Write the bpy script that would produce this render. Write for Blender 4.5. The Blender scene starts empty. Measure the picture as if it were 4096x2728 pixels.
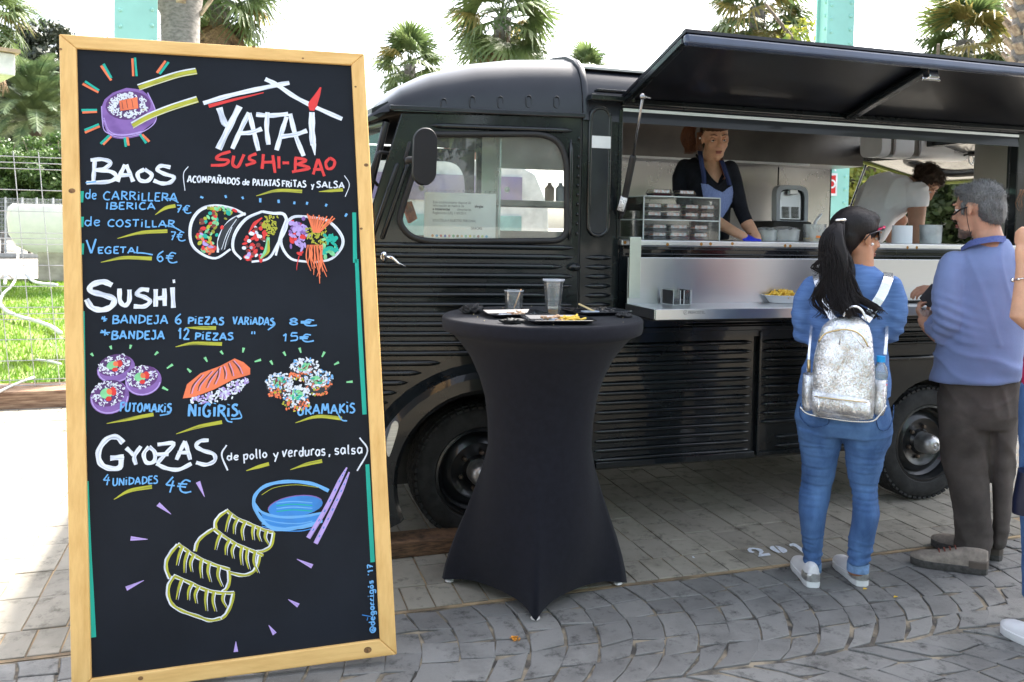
import bpy, bmesh, math, random
import numpy as np
from mathutils import Vector, Matrix, noise, Quaternion
from mathutils.geometry import tessellate_polygon, delaunay_2d_cdt
S = bpy.context.scene
C = S.collection
R = math.radians
random.seed(7)
# ---------------------------------------------------------------- camera, world, sun, exposure
cam = bpy.data.cameras.new('camera'); camo = bpy.data.objects.new('camera', cam); C.objects.link(camo)
rm = [[0.952268, -0.007504, -0.305171], [-0.304658, 0.039581, -0.951639], [0.01922, 0.999188, 0.035405]]
camo.matrix_world = Matrix([rm[0]+[0], rm[1]+[0], rm[2]+[1.45], [0, 0, 0, 1]])
cam.sensor_width = 36; cam.lens = 3344/4096*36; cam.shift_y = -.0831
cam.clip_start = .05; cam.clip_end = 2000
cam.dof.use_dof = True; cam.dof.focus_distance = 3.0; cam.dof.aperture_fstop = 9.0
S.camera = camo
S.render.resolution_x = 1024; S.render.resolution_y = 682
w = bpy.data.worlds.new('World'); S.world = w; w.use_nodes = True
nt = w.node_tree; bg = nt.nodes['Background']
sky = nt.nodes.new('ShaderNodeTexSky'); sky.sky_type = 'NISHITA'; sky.sun_disc = False
SUN_EL, SUN_AZ = R(50), R(52)
sky.sun_elevation = SUN_EL; sky.sun_rotation = SUN_AZ; sky.dust_density = 4.0; sky.air_density = 1.0; sky.ozone_density = 1.0
hs = nt.nodes.new('ShaderNodeHueSaturation'); hs.inputs['Saturation'].default_value = .5; nt.links.new(sky.outputs[0], hs.inputs['Color']); nt.links.new(hs.outputs[0], bg.inputs[0]); bg.inputs[1].default_value = .15
sl = bpy.data.lights.new('sun', 'SUN'); sl.energy = 5.0; sl.angle = R(3.0); sl.color = (1, .94, .85)
so = bpy.data.objects.new('sun', sl); C.objects.link(so)
sd = Vector((math.sin(SUN_AZ)*math.cos(SUN_EL), math.cos(SUN_AZ)*math.cos(SUN_EL), math.sin(SUN_EL)))
so.rotation_euler = sd.to_track_quat('Z', 'Y').to_euler()
S.view_settings.view_transform = 'Standard'; S.view_settings.look = 'None'
S.view_settings.exposure = 2.2; S.view_settings.gamma = 1.0
S.render.engine = 'CYCLES'

# ---------------------------------------------------------------- materials
_m = {}
def mat(name, col, rough=.6, metal=0, var=.12, vs=6, bump=0, bs=60, coat=0, col2=None, spec=.5, stretch=None, alpha=1, trans=0, ior=1.45, sheen=0, rvar=0, detail=6, vlo=.35, vhi=.65):
    if name in _m: return _m[name]
    m = bpy.data.materials.new(name); m.use_nodes = True; n = m.node_tree.nodes; l = m.node_tree.links
    b = n['Principled BSDF']
    tc = n.new('ShaderNodeTexCoord'); mp = n.new('ShaderNodeMapping'); l.new(tc.outputs['Object'], mp.inputs[0])
    if stretch: mp.inputs['Scale'].default_value = stretch
    nz = n.new('ShaderNodeTexNoise'); nz.inputs['Scale'].default_value = vs; nz.inputs['Detail'].default_value = detail; nz.inputs['Roughness'].default_value = .6
    l.new(mp.outputs[0], nz.inputs['Vector'])
    rp = n.new('ShaderNodeValToRGB'); l.new(nz.outputs['Fac'], rp.inputs[0])
    c2 = col2 or tuple(max(0, c*(1-var*2)) for c in col[:3]); c1 = col if col2 else tuple(c*(1+var) for c in col[:3])
    rp.color_ramp.elements[0].position = vlo; rp.color_ramp.elements[1].position = vhi
    rp.color_ramp.elements[0].color = (*c2[:3], 1); rp.color_ramp.elements[1].color = (*c1[:3], 1)
    l.new(rp.outputs[0], b.inputs['Base Color'])
    b.inputs['Metallic'].default_value = metal; b.inputs['Roughness'].default_value = rough
    b.inputs['Coat Weight'].default_value = coat; b.inputs['Coat Roughness'].default_value = .06
    b.inputs['Specular IOR Level'].default_value = spec; b.inputs['IOR'].default_value = ior
    b.inputs['Transmission Weight'].default_value = trans; b.inputs['Alpha'].default_value = alpha
    if sheen: b.inputs['Sheen Weight'].default_value = sheen
    if rvar:
        mr = n.new('ShaderNodeMapRange'); l.new(nz.outputs['Fac'], mr.inputs[0]); mr.inputs[1].default_value = .3; mr.inputs[2].default_value = .7
        mr.inputs[3].default_value = rough-rvar; mr.inputs[4].default_value = rough+rvar; l.new(mr.outputs[0], b.inputs['Roughness'])
    if bump:
        n2 = n.new('ShaderNodeTexNoise'); n2.inputs['Scale'].default_value = bs; n2.inputs['Detail'].default_value = 5
        l.new(mp.outputs[0], n2.inputs['Vector'])
        bp = n.new('ShaderNodeBump'); bp.inputs['Strength'].default_value = bump; bp.inputs['Distance'].default_value = .004
        l.new(n2.outputs['Fac'], bp.inputs['Height']); l.new(bp.outputs[0], b.inputs['Normal'])
    _m[name] = m
    return m
def emat(name, col, st):
    m = bpy.data.materials.new(name); m.use_nodes = True
    b = m.node_tree.nodes['Principled BSDF']; b.inputs['Base Color'].default_value = (*col, 1); b.inputs['Emission Color'].default_value = (*col, 1); b.inputs['Emission Strength'].default_value = st
    return m
def glass(name, tint=(1, 1, 1), rough=0.0, op=.12, refl=1.5):
    # thin sheet: mostly see-through, reflecting by fresnel
    if name in _m: return _m[name]
    m = bpy.data.materials.new(name); m.use_nodes = True; n = m.node_tree.nodes; l = m.node_tree.links
    n.remove(n['Principled BSDF']); out = n['Material Output']
    tr = n.new('ShaderNodeBsdfTransparent'); tr.inputs[0].default_value = (*tint, 1)
    gl = n.new('ShaderNodeBsdfGlossy'); gl.inputs['Roughness'].default_value = rough+.01
    df = n.new('ShaderNodeBsdfDiffuse'); df.inputs[0].default_value = (.75, .78, .78, 1)
    lw = n.new('ShaderNodeFresnel'); lw.inputs[0].default_value = refl
    m1 = n.new('ShaderNodeMixShader'); m2 = n.new('ShaderNodeMixShader')
    tc = n.new('ShaderNodeTexCoord'); nz = n.new('ShaderNodeTexNoise'); nz.inputs['Scale'].default_value = 9; nz.inputs['Detail'].default_value = 8
    l.new(tc.outputs['Object'], nz.inputs['Vector'])
    mu = n.new('ShaderNodeMath'); mu.operation = 'MULTIPLY'; mu.inputs[1].default_value = op*2; l.new(nz.outputs['Fac'], mu.inputs[0])
    l.new(mu.outputs[0], m1.inputs[0]); l.new(tr.outputs[0], m1.inputs[1]); l.new(df.outputs[0], m1.inputs[2])
    l.new(lw.outputs[0], m2.inputs[0]); l.new(m1.outputs[0], m2.inputs[1]); l.new(gl.outputs[0], m2.inputs[2])
    l.new(m2.outputs[0], out.inputs[0]); _m[name] = m
    return m

# ---------------------------------------------------------------- mesh helpers
class MB:
    def __init__(s): s.v = []; s.f = []; s.uv = []; s.mi = []; s.cm = 0
    def add(s, vs, fs, uvs=None):
        o = len(s.v); s.v += [tuple(p) for p in vs]
        for k, f in enumerate(fs):
            s.f.append(tuple(i+o for i in f)); s.mi.append(s.cm)
            s.uv.append(uvs[k] if uvs else None)
        return s
    def box(s, x0, x1, y0, y1, z0, z1, M=None):
        vs = [Vector((x, y, z)) for z in (z0, z1) for y in (y0, y1) for x in (x0, x1)]
        if M is not None: vs = [M @ p for p in vs]
        return s.add(vs, [(0, 2, 3, 1), (4, 5, 7, 6), (0, 1, 5, 4), (2, 6, 7, 3), (0, 4, 6, 2), (1, 3, 7, 5)])
    def bar(s, a, b, w, h, up=(0, 0, 1)):
        a = Vector(a); b = Vector(b); d = (b-a); L = d.length; d.normalize(); u = Vector(up)
        sx = d.cross(u)
        if sx.length < 1e-4: sx = d.cross(Vector((1, 0, 0)))
        sx.normalize(); sz = sx.cross(d)
        M = Matrix((( *[d[0], sx[0], sz[0]], a[0]), (*[d[1], sx[1], sz[1]], a[1]), (*[d[2], sx[2], sz[2]], a[2]), (0, 0, 0, 1)))
        return s.box(0, L, -w/2, w/2, -h/2, h/2, M)
    def loft(s, rings, cap=True, closed=True):
        n = len(rings[0]); o = len(s.v); fs = []
        vs = [p for r in rings for p in r]
        for i in range(len(rings)-1):
            for j in range(n if closed else n-1):
                a = i*n+j; b = i*n+(j+1) % n
                fs.append((a, b, b+n, a+n))
        if cap and closed:
            fs.append(tuple(range(n-1, -1, -1))); fs.append(tuple((len(rings)-1)*n+j for j in range(n)))
        return s.add(vs, fs)
    def tube(s, pts, rad, n=8, cap=True, flat=1.0, side=None, round_=False):
        pts = [Vector(p) for p in pts]
        if not hasattr(rad, '__len__'): rad = [rad]*len(pts)
        rad = list(rad)
        if round_:
            d0 = (pts[0]-pts[1]).normalized(); d1 = (pts[-1]-pts[-2]).normalized(); r0 = rad[0]; r1 = rad[-1]
            pts = [pts[0]+d0*r0*.92, pts[0]+d0*r0*.6]+pts+[pts[-1]+d1*r1*.6, pts[-1]+d1*r1*.92]
            rad = [r0*.38, r0*.8]+rad+[r1*.8, r1*.38]
        rings = []; px = Vector(side) if side else None
        for i, p in enumerate(pts):
            t = (pts[min(i+1, len(pts)-1)]-pts[max(i-1, 0)]).normalized()
            if px is None:
                px = t.cross(Vector((0, 0, 1)))
                if px.length < .1: px = t.cross(Vector((0, 1, 0)))
            px = (px-t*px.dot(t)).normalized(); py = t.cross(px)
            rings.append([p+px*math.cos(2*math.pi*k/n)*rad[i]+py*math.sin(2*math.pi*k/n)*rad[i]*flat for k in range(n)])
        return s.loft(rings, cap)
    def ell(s, c, r, M=None, nu=14, nv=9):
        c = Vector(c); rings = []
        if not hasattr(r, '__len__'): r = (r, r, r)
        for i in range(nv):
            a = math.pi*(i+.35)/(nv-.3); 
            ring = [Vector((math.cos(2*math.pi*k/nu)*math.sin(a)*r[0], math.sin(2*math.pi*k/nu)*math.sin(a)*r[1], -math.cos(a)*r[2])) for k in range(nu)]
            rings.append([c+(M @ p if M else p) for p in ring])
        return s.loft(rings)
    def lathe(s, prof, M=None, n=32, a0=0, a1=2*math.pi, cap=False):
        full = abs(a1-a0-2*math.pi) < 1e-6; m = n if full else n+1; rings = []
        for r, z in prof:
            ring = [Vector((r*math.cos(a0+(a1-a0)*k/n), r*math.sin(a0+(a1-a0)*k/n), z)) for k in range(m)]
            rings.append([M @ p if M is not None else p for p in ring])
        return s.loft(rings, cap, full)
    def plate(s, outer, holes, thick, fn):
        # fn(u,v,t)->xyz; t in 0..thick
        loops = [[Vector((a, b, 0)) for a, b in outer]]+[[Vector((a, b, 0)) for a, b in h] for h in holes]
        flat = [p for lp in loops for p in lp]; tr = tessellate_polygon(loops); N = len(flat)
        vs = [fn(p.x, p.y, 0) for p in flat]+[fn(p.x, p.y, thick) for p in flat]
        fs = []
        for t in tr:
            fs.append(tuple(t)); fs.append(tuple(i+N for i in reversed(t)))
        o = 0
        for lp in loops:
            k = len(lp)
            for i in range(k):
                a = o+i; b = o+(i+1) % k; fs.append((a, b, b+N, a+N))
            o += k
        return s.add(vs, fs)
    def ribbon(s, pts, w, fn, off=0, taper=True):
        n = len(pts)
        P = [Vector(p) for p in pts]; cum = [0]
        for i in range(1, n): cum.append(cum[-1]+(P[i]-P[i-1]).length)
        W = w if hasattr(w, '__len__') else [w]*n
        vs = []
        for i in range(n):
            t = (P[min(i+1, n-1)]-P[max(i-1, 0)])
            if t.length < 1e-9: t = Vector((1, 0))
            t.normalize(); q = Vector((-t.y, t.x))
            for k in (-.5, .5): 
                z = P[i]+q*W[i]*k; vs.append(fn(z.x, z.y, off))
        fs = []; uv = []; r0 = random.random()*50
        for i in range(n-1):
            fs.append((2*i, 2*i+2, 2*i+3, 2*i+1)); uv.append([(cum[i], r0), (cum[i+1], r0), (cum[i+1], r0+.02), (cum[i], r0+.02)])
        return s.add(vs, fs, uv)
    def build(s, name, m=None, parent=None, smooth=False, bevel=0, kind=None, label=None, fixn=True, seg=2):
        me = bpy.data.meshes.new(name); me.from_pydata(s.v, [], s.f)
        mats = m if isinstance(m, (list, tuple)) else [m]
        for k in mats: me.materials.append(k)
        if len(mats) > 1: me.polygons.foreach_set('material_index', s.mi)
        if any(s.uv):
            ul = me.uv_layers.new(name='uv'); i = 0; dat = np.zeros(len(me.loops)*2)
            for f, u in zip(s.f, s.uv):
                for k in range(len(f)):
                    if u: dat[2*i] = u[k][0]; dat[2*i+1] = u[k][1]
                    i += 1
            ul.data.foreach_set('uv', dat)
        if fixn:
            bm = bmesh.new(); bm.from_mesh(me); bmesh.ops.recalc_face_normals(bm, faces=bm.faces); bm.to_mesh(me); bm.free()
        if smooth: me.polygons.foreach_set('use_smooth', [True]*len(me.polygons))
        o = bpy.data.objects.new(name, me); C.objects.link(o)
        if parent: o.parent = parent
        if smooth == 'auto':
            me.set_sharp_from_angle(angle=R(35))
        if bevel:
            bv = o.modifiers.new('bevel', 'BEVEL'); bv.width = bevel; bv.segments = seg; bv.limit_method = 'ANGLE'; bv.angle_limit = R(40)
            if hasattr(bv, 'harden_normals'): bv.harden_normals = False
        if kind: o['kind'] = kind
        if label: o['label'] = label
        return o
def tag(o, label, cat, group=None, kind=None):
    o['label'] = label; o['category'] = cat
    if group: o['group'] = group
    if kind: o['kind'] = kind
    return o
def thing(name, label, cat, loc=(0, 0, 0), rz=0, group=None):
    o = bpy.data.objects.new(name, None); C.objects.link(o); o.location = loc; o.rotation_euler = (0, 0, rz); o.empty_display_size = .1
    return tag(o, label, cat, group)
def kids(o): return [c for c in C.objects if c.parent == o]
def copy_tree(o, parent=None):
    c = o.copy(); C.objects.link(c)
    if parent: c.parent = parent
    for ch in kids(o): copy_tree(ch, c)
    return c
def rrect(x0, x1, y0, y1, r, n=6):
    pts = []
    for cx, cy, a in ((x1-r, y1-r, 0), (x0+r, y1-r, 90), (x0+r, y0+r, 180), (x1-r, y0+r, 270)):
        for k in range(n+1): t = R(a+90*k/n); pts.append((cx+r*math.cos(t), cy+r*math.sin(t)))
    return pts
def rpoly(P, r, n=6):
    # round the corners of a polygon
    out = []; N = len(P)
    for i in range(N):
        p = Vector(P[i]); a = Vector(P[i-1]); b = Vector(P[(i+1) % N]); rr = r[i] if hasattr(r, '__len__') else r
        da = (a-p); db = (b-p); ra = min(rr, da.length*.49); rb = min(rr, db.length*.49)
        A = p+da.normalized()*ra; B = p+db.normalized()*rb
        for k in range(n+1):
            t = k/n; out.append(tuple(A*(1-t)**2+p*2*t*(1-t)+B*t*t))
    return out
def catmull(P, n=6, closed=False):
    P = [Vector(p) for p in P]; out = []; N = len(P)
    if N < 3: 
        return [tuple(P[0].lerp(P[-1], k/n)) for k in range(n+1)]
    rng = range(N if closed else N-1)
    for i in rng:
        p0 = P[(i-1) % N] if closed or i > 0 else P[0]*2-P[1]
        p1 = P[i]; p2 = P[(i+1) % N]; p3 = P[(i+2) % N] if closed or i+2 < N else P[-1]*2-P[-2]
        for k in range(n):
            t = k/n; out.append(tuple(.5*((2*p1)+(p2-p0)*t+(2*p0-5*p1+4*p2-p3)*t*t+(3*p1-p0-3*p2+p3)*t**3)))
    if not closed: out.append(tuple(P[-1]))
    return out
def evalmesh(o):
    dg = bpy.context.evaluated_depsgraph_get(); e = o.evaluated_get(dg); me = bpy.data.meshes.new_from_object(e)
    o.modifiers.clear(); old = o.data; mats = list(old.materials); o.data = me
    if not me.materials and mats:
        for m in mats: me.materials.append(m)
    return o
def organic(name, b, m, parent, voxel=.01, it=8, disp=None, label=None, fac=.6, sub=False):
    # closed shapes in b are fused into one continuous skin
    o = b.build(name, m, parent, label=label)
    md = o.modifiers.new('r', 'REMESH'); md.mode = 'VOXEL'; md.voxel_size = voxel; md.use_smooth_shade = True
    sm = o.modifiers.new('s', 'SMOOTH'); sm.factor = fac; sm.iterations = it
    evalmesh(o); me = o.data
    if disp:
        n = len(me.vertices); co = np.zeros(n*3); me.vertices.foreach_get('co', co); co = co.reshape(-1, 3)
        no = np.zeros(n*3); me.vertices.foreach_get('normal', no); no = no.reshape(-1, 3)
        d = np.array([disp(Vector(p), Vector(q)) for p, q in zip(co, no)])
        co += no*d[:, None]; me.vertices.foreach_set('co', co.ravel()); me.update()
    me.polygons.foreach_set('use_smooth', [True]*len(me.polygons))
    return o

# ---------------------------------------------------------------- setting
def stone_mat(name, c1, c2, stain, rough=.75, bump=.5, sheen=0, dirt=.5, sc=3.0):
    m = bpy.data.materials.new(name); m.use_nodes = True; n = m.node_tree.nodes; l = m.node_tree.links; b = n['Principled BSDF']
    tc = n.new('ShaderNodeTexCoord'); oi = n.new('ShaderNodeObjectInfo')
    def nz(s, d=8, r=.65):
        k = n.new('ShaderNodeTexNoise'); k.inputs['Scale'].default_value = s; k.inputs['Detail'].default_value = d; k.inputs['Roughness'].default_value = r
        l.new(tc.outputs['Object'], k.inputs['Vector']); return k
    def mix(a, bb, f, t='MIX'):
        x = n.new('ShaderNodeMix'); x.data_type = 'RGBA'; x.blend_type = t
        for s_, v in ((x.inputs[0], f), (x.inputs[6], a), (x.inputs[7], bb)):
            if hasattr(v, 'is_output'): l.new(v, s_)
            else: s_.default_value = v if isinstance(v, float) else (*v, 1)
        return x.outputs[2]
    def ramp(src, p0, p1):
        r = n.new('ShaderNodeMapRange'); l.new(src, r.inputs[0]); r.inputs[1].default_value = p0; r.inputs[2].default_value = p1; return r.outputs[0]
    base = mix(c1, c2, oi.outputs['Random'])
    base = mix(base, stain, ramp(nz(sc).outputs['Fac'], .48, .72))
    g = nz(38, 10, .8); base = mix(base, (.5, .5, .5), ramp(g.outputs['Fac'], .35, .65), 'OVERLAY')
    sp = nz(11, 9, .75); base = mix(base, tuple(k*(.38 if dirt > .4 else .62) for k in stain), ramp(sp.outputs['Fac'], .53, .68)) if dirt else base
    l.new(base, b.inputs['Base Color'])
    rr = n.new('ShaderNodeMapRange'); l.new(sp.outputs['Fac'], rr.inputs[0]); rr.inputs[1].default_value = .3; rr.inputs[2].default_value = .7; rr.inputs[3].default_value = rough-.12; rr.inputs[4].default_value = rough+.12
    l.new(rr.outputs[0], b.inputs['Roughness'])
    bp = n.new('ShaderNodeBump'); bp.inputs['Strength'].default_value = bump; bp.inputs['Distance'].default_value = .006
    ad = n.new('ShaderNodeMath'); l.new(g.outputs['Fac'], ad.inputs[0]); l.new(sp.outputs['Fac'], ad.inputs[1]); l.new(ad.outputs[0], bp.inputs['Height']); l.new(bp.outputs[0], b.inputs['Normal'])
    return m
M_dark = stone_mat('dark stone', (.150, .147, .142), (.205, .20, .19), (.095, .092, .088), rough=.68)
M_beige = stone_mat('beige stone', (.235, .215, .18), (.30, .275, .225), (.165, .15, .12), rough=.85, bump=.35, dirt=.3)
M_jd = mat('dark joint', (.06, .055, .05), .95, var=.4, vs=9, bump=.6, bs=200, col2=(.30, .25, .18), vlo=.38, vhi=.6)
M_jb = mat('sandy joint', (.40, .29, .17), .95, col2=(.16, .12, .08), vs=3, bump=.6, bs=200, vlo=.42, vhi=.6)
def ident(x, y, t): return (x, y, t)

def slab(P, z0, z1, ch=.0028):
    # one paving piece: chamfered prism with an uneven top
    n = len(P); c = Vector((sum(p[0] for p in P)/n, sum(p[1] for p in P)/n))
    tx, ty = random.uniform(-.006, .006), random.uniform(-.006, .006); dz = random.uniform(-.0016, .0016)
    lo = [(p[0], p[1], z0) for p in P]; mid = [(p[0], p[1], z1-ch*.7+dz) for p in P]; hi = []
    for p in P:
        d = Vector(p[:2])-c; q = c+d*(1-ch/max(d.length, .01)*1.3); hi.append((q.x, q.y, z1+dz+(q.x-c.x)*tx+(q.y-c.y)*ty))
    b = MB(); b.add(lo+mid+hi, [tuple(range(n-1, -1, -1))]+[(k, (k+1) % n, n+(k+1) % n, n+k) for k in range(n)]+[(n+k, n+(k+1) % n, 2*n+(k+1) % n, 2*n+k) for k in range(n)]+[tuple(range(2*n, 3*n))])
    return b
# far ground, one sheet to the horizon
g = MB(); g.add([(-900, -900, -.03), (900, -900, -.03), (900, 900, -.03), (-900, 900, -.03)], [(0, 1, 2, 3)])
gm = stone_mat('far paving', (.28, .26, .22), (.30, .28, .24), (.22, .20, .17), rough=.9, sc=.5)
g.build('ground', gm, kind='structure')
# dark stamped stones in arcs
b = MB(); b.box(-2.2, 8, -3, 3.045, -.028, -.0065); sp = b.build('stone_pavement', M_jd, kind='structure')
XS = -.93; Rr = .60
def arcx(k, y, yc): 
    dy = y-yc; return .601+.1275*k+math.sqrt(max(Rr*Rr-dy*dy, .01))-Rr+.006*math.sin(k*3.7+y*9)
cnt = 0
for yc, ya, yb, ks in ((2.86, 2.37, 3.035, range(-12, 27)), (1.87, 1.9, 2.362, range(-3, 20))):
    for k in ks:
        nseg = 5 if yc > 2 else 4
        ys = [ya+(yb-ya)*(i+(random.uniform(-.2, .2) if 0 < i < nseg else 0))/nseg for i in range(nseg+1)]
        for i in range(nseg):
            g_ = .0042; y0, y1 = ys[i]+g_, ys[i+1]-g_; ym = (y0+y1)/2; j = lambda: random.uniform(-.0048, .0048)
            sl_ = random.uniform(-.013, .013)
            P = []
            for y in (y0, ym, y1): P.append((arcx(k, y, yc)+g_+j(), y+j()-sl_))
            for y in (y1, ym, y0): P.append((arcx(k+1, y, yc)-g_+j(), y+j()+sl_))
            P = [(x, min(max(y, ya+.002 if yc < 2 else ya), yb)) for x, y in P]
            slab(P, -.012, 0).build('stone', M_dark, sp, fixn=False); cnt += 1
# the rest of the dark paving, too oblique or out of frame to pick apart
def far_pave(name, x0, x1, y0, y1, c, jc, bw, bh, z=-.006, kind='structure', stag=.5):
    m = mat(name+' mat', c, .8); n = m.node_tree.nodes; l = m.node_tree.links; bk = n.new('ShaderNodeTexBrick'); tc = n['Texture Coordinate'] if 'Texture Coordinate' in n else n.new('ShaderNodeTexCoord')
    mp = n.new('ShaderNodeMapping'); mp.inputs['Rotation'].default_value = (0, 0, R(90)); l.new(tc.outputs['Object'], mp.inputs[0]); l.new(mp.outputs[0], bk.inputs['Vector'])
    bk.inputs['Color1'].default_value = (*c, 1); bk.inputs['Color2'].default_value = (*[k*.82 for k in c], 1); bk.inputs['Mortar'].default_value = (*jc, 1)
    bk.inputs['Scale'].default_value = 1; bk.inputs['Brick Width'].default_value = bw; bk.inputs['Row Height'].default_value = bh; bk.inputs['Mortar Size'].default_value = .006; bk.offset = stag
    l.new(bk.outputs[0], n['Principled BSDF'].inputs['Base Color'])
    q = MB(); q.add([(x0, y0, z), (x1, y0, z), (x1, y1, z), (x0, y1, z)], [(0, 1, 2, 3)]); return q.build(name, m, kind=kind)
# beige paving: a border row, then columns running away from the kerb line
b = MB(); b.box(-2.2, 8, 3.049, 12, -.0285, -.0048); bp_ = b.build('beige_pavement', M_jb, kind='structure')
x = -1.0
while x < 3.7:
    w_ = random.uniform(.100, .112)
    slab([(x+.003, 3.068), (x+w_-.003, 3.066), (x+w_-.004, 3.256), (x+.003, 3.258)], -.008, 0, .0025).build('brick', M_beige, bp_, fixn=False); x += w_
k = 0; cw = .1445
for col in list(range(-19, -9))+list(range(-4, 21)):
    x = 1.0+col*cw; y = 3.262; ymax = 7.05 if x < -.55 else (3.9 if x < .6 else 4.9); y += random.uniform(-.0, .1)*0
    first = True
    if x < -.95: y += (-.95-x)*3.2
    while y < ymax:
        h_ = random.uniform(.2, .34); 
        if first: h_ = random.uniform(.12, .3); first = False
        if y > 5: h_ *= 2
        j = lambda: random.uniform(-.002, .002)
        slab([(x+.003+j(), y+.003), (x+cw-.003+j(), y+.003), (x+cw-.003+j(), y+h_-.003), (x+.003+j(), y+h_-.003)], -.008, 0, .0025).build('brick', M_beige, bp_, fixn=False); k += 1
        y += h_
far_pave('outer_pavement', 3.95, 8, 3.05, 12, (.30, .28, .24), (.14, .11, .08), .28, .1445, z=-.0015)
far_pave('outer_pavement', -2.19, -1.76, 3.27, 7.1, (.30, .28, .24), (.3, .22, .14), .28, .1445, z=-.0015); far_pave('outer_pavement', -.45, .42, 3.27, 7.1, (.30, .28, .24), (.3, .22, .14), .28, .1445, z=-.0015); far_pave('outer_pavement', -12, -2.2, 3.05, 7.1, (.30, .28, .24), (.3, .22, .14), .28, .1445, z=-.012)
far_pave('dark_pavement', -40, 40, -40, 3.04, (.10, .105, .11), (.05, .05, .05), .14, .12, z=-.0295)
# stencilled number on the pavement, painted on the beige border
b = MB(); wt = mat('stencil paint', (.62, .66, .72), .8, col2=(.4, .42, .44), vs=60, vlo=.3, vhi=.5)
f0 = lambda x, y, t: (x, y, .0032+t)
for P in ([(2.1862,3.235),(2.205,3.2498),(2.2263,3.2477),(2.2458,3.2354),(2.2522,3.2151),(2.2444,3.1942),(2.2283,3.1803),(2.2079,3.1722),(2.205,3.1752),(2.2209,3.1913),(2.2285,3.2099),(2.2257,3.228),(2.2127,3.2349),(2.2019,3.2285),(2.197,3.2137),(2.2024,3.2008),(2.186,3.195),(2.1777,3.2086)], [(2.1868,3.1521),(2.2111,3.1769),(2.2286,3.1734),(2.2592,3.1743),(2.2521,3.1513),(2.2171,3.1495)], [(2.3015,3.23),(2.3168,3.2424),(2.329,3.2415),(2.3197,3.1994),(2.3161,3.1659),(2.3028,3.1649),(2.2945,3.1888),(2.2932,3.2123)], [(2.339,3.2412),(2.3542,3.2301),(2.363,3.2065),(2.3604,3.1816),(2.3469,3.1645),(2.3225,3.1573),(2.3209,3.1692),(2.3296,3.2026)], [(2.4048,3.2237),(2.4162,3.2422),(2.4398,3.248),(2.4476,3.2338),(2.441,3.1729),(2.4291,3.13),(2.4101,3.1385),(2.4234,3.2046),(2.4206,3.2219),(2.409,3.2202)]):
    b.plate(P, [], .0008, f0)
tag(b.build('stencilled_number', wt), 'worn white stencilled number 201 painted on the beige border paving', 'road marking')
b = MB(); 
for P in ([(1.9051,3.2232),(1.9071,3.2326),(1.8986,3.226),(1.8972,3.2154),(1.9049,3.2122)],):
    b.plate(P, [], .001, f0)
tag(b.build('paint_spot', wt), 'small white round spot left of the stencilled number on the paving', 'spot')
# kerb, lawn
M_tim = mat('old timber', (.20, .11, .06), .85, col2=(.05, .03, .02), vs=6, stretch=(3, 3, 25), bump=.6, bs=30)
b = MB(); b.box(-7, .1, 7.10, 7.48, -.03, .13); tag(b.build('timber_kerb', mat('kerb timber', (.42, .28, .18), .9, col2=(.15, .08, .05), vs=5, stretch=(1, 8, 14), bump=.6), bevel=.012), 'long brown timber kerb edging the lawn', 'kerb')
gb = MB(); rows = []
def lawn_z(x, y): return .09+.03*noise.noise(Vector((x*.6, y*.6, 0)))
nx, ny = 30, 40
vs = [(-14+16*i/nx, 7.48+13*j/ny, lawn_z(-14+16*i/nx, 7.48+13*j/ny)) for j in range(ny+1) for i in range(nx+1)]
gb.add(vs, [(j*(nx+1)+i, j*(nx+1)+i+1, (j+1)*(nx+1)+i+1, (j+1)*(nx+1)+i) for j in range(ny) for i in range(nx)])
gb.build('lawn', mat('lawn soil', (.10, .19, .03), .9, col2=(.16, .17, .06), vs=2, bump=.4), kind='structure', smooth=True)
def leafmat(name, c1, c2, tr=.35, vs=1.5, rough=.5):
    m = bpy.data.materials.new(name); m.use_nodes = True; n = m.node_tree.nodes; l = m.node_tree.links; b = n['Principled BSDF']; out = n['Material Output']
    tc = n.new('ShaderNodeTexCoord'); nz = n.new('ShaderNodeTexNoise'); nz.inputs['Scale'].default_value = vs; nz.inputs['Detail'].default_value = 7; l.new(tc.outputs['Object'], nz.inputs['Vector'])
    rp = n.new('ShaderNodeValToRGB'); l.new(nz.outputs['Fac'], rp.inputs[0]); rp.color_ramp.elements[0].position = .35; rp.color_ramp.elements[1].position = .65
    rp.color_ramp.elements[0].color = (*c1, 1); rp.color_ramp.elements[1].color = (*c2, 1); l.new(rp.outputs[0], b.inputs['Base Color']); b.inputs['Roughness'].default_value = rough
    t = n.new('ShaderNodeBsdfTranslucent'); l.new(rp.outputs[0], t.inputs[0]); mx = n.new('ShaderNodeMixShader'); mx.inputs[0].default_value = tr
    l.new(b.outputs[0], mx.inputs[1]); l.new(t.outputs[0], mx.inputs[2]); l.new(mx.outputs[0], out.inputs[0]); return m
M_grass = leafmat('grass', (.10, .21, .02), (.24, .34, .05), .4, .9)
rg = np.random.default_rng(3)
N = 42000; gx = rg.uniform(-7, 0, N); gy = 7.5+12*rg.uniform(0, 1, N)**1.4; ga = rg.uniform(0, 6.28, N); gh = rg.uniform(.03, .09, N); gw = rg.uniform(.004, .009, N)*(1+(gy-7)*.1)
gz = np.array([lawn_z(a, b_) for a, b_ in zip(gx, gy)]); V = np.zeros((N, 3, 3)); lx = rg.normal(0, .025, N); ly = rg.normal(0, .025, N)
V[:, 0] = np.stack([gx-np.cos(ga)*gw, gy-np.sin(ga)*gw, gz], 1); V[:, 1] = np.stack([gx+np.cos(ga)*gw, gy+np.sin(ga)*gw, gz], 1); V[:, 2] = np.stack([gx+lx, gy+ly, gz+gh], 1)
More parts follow.
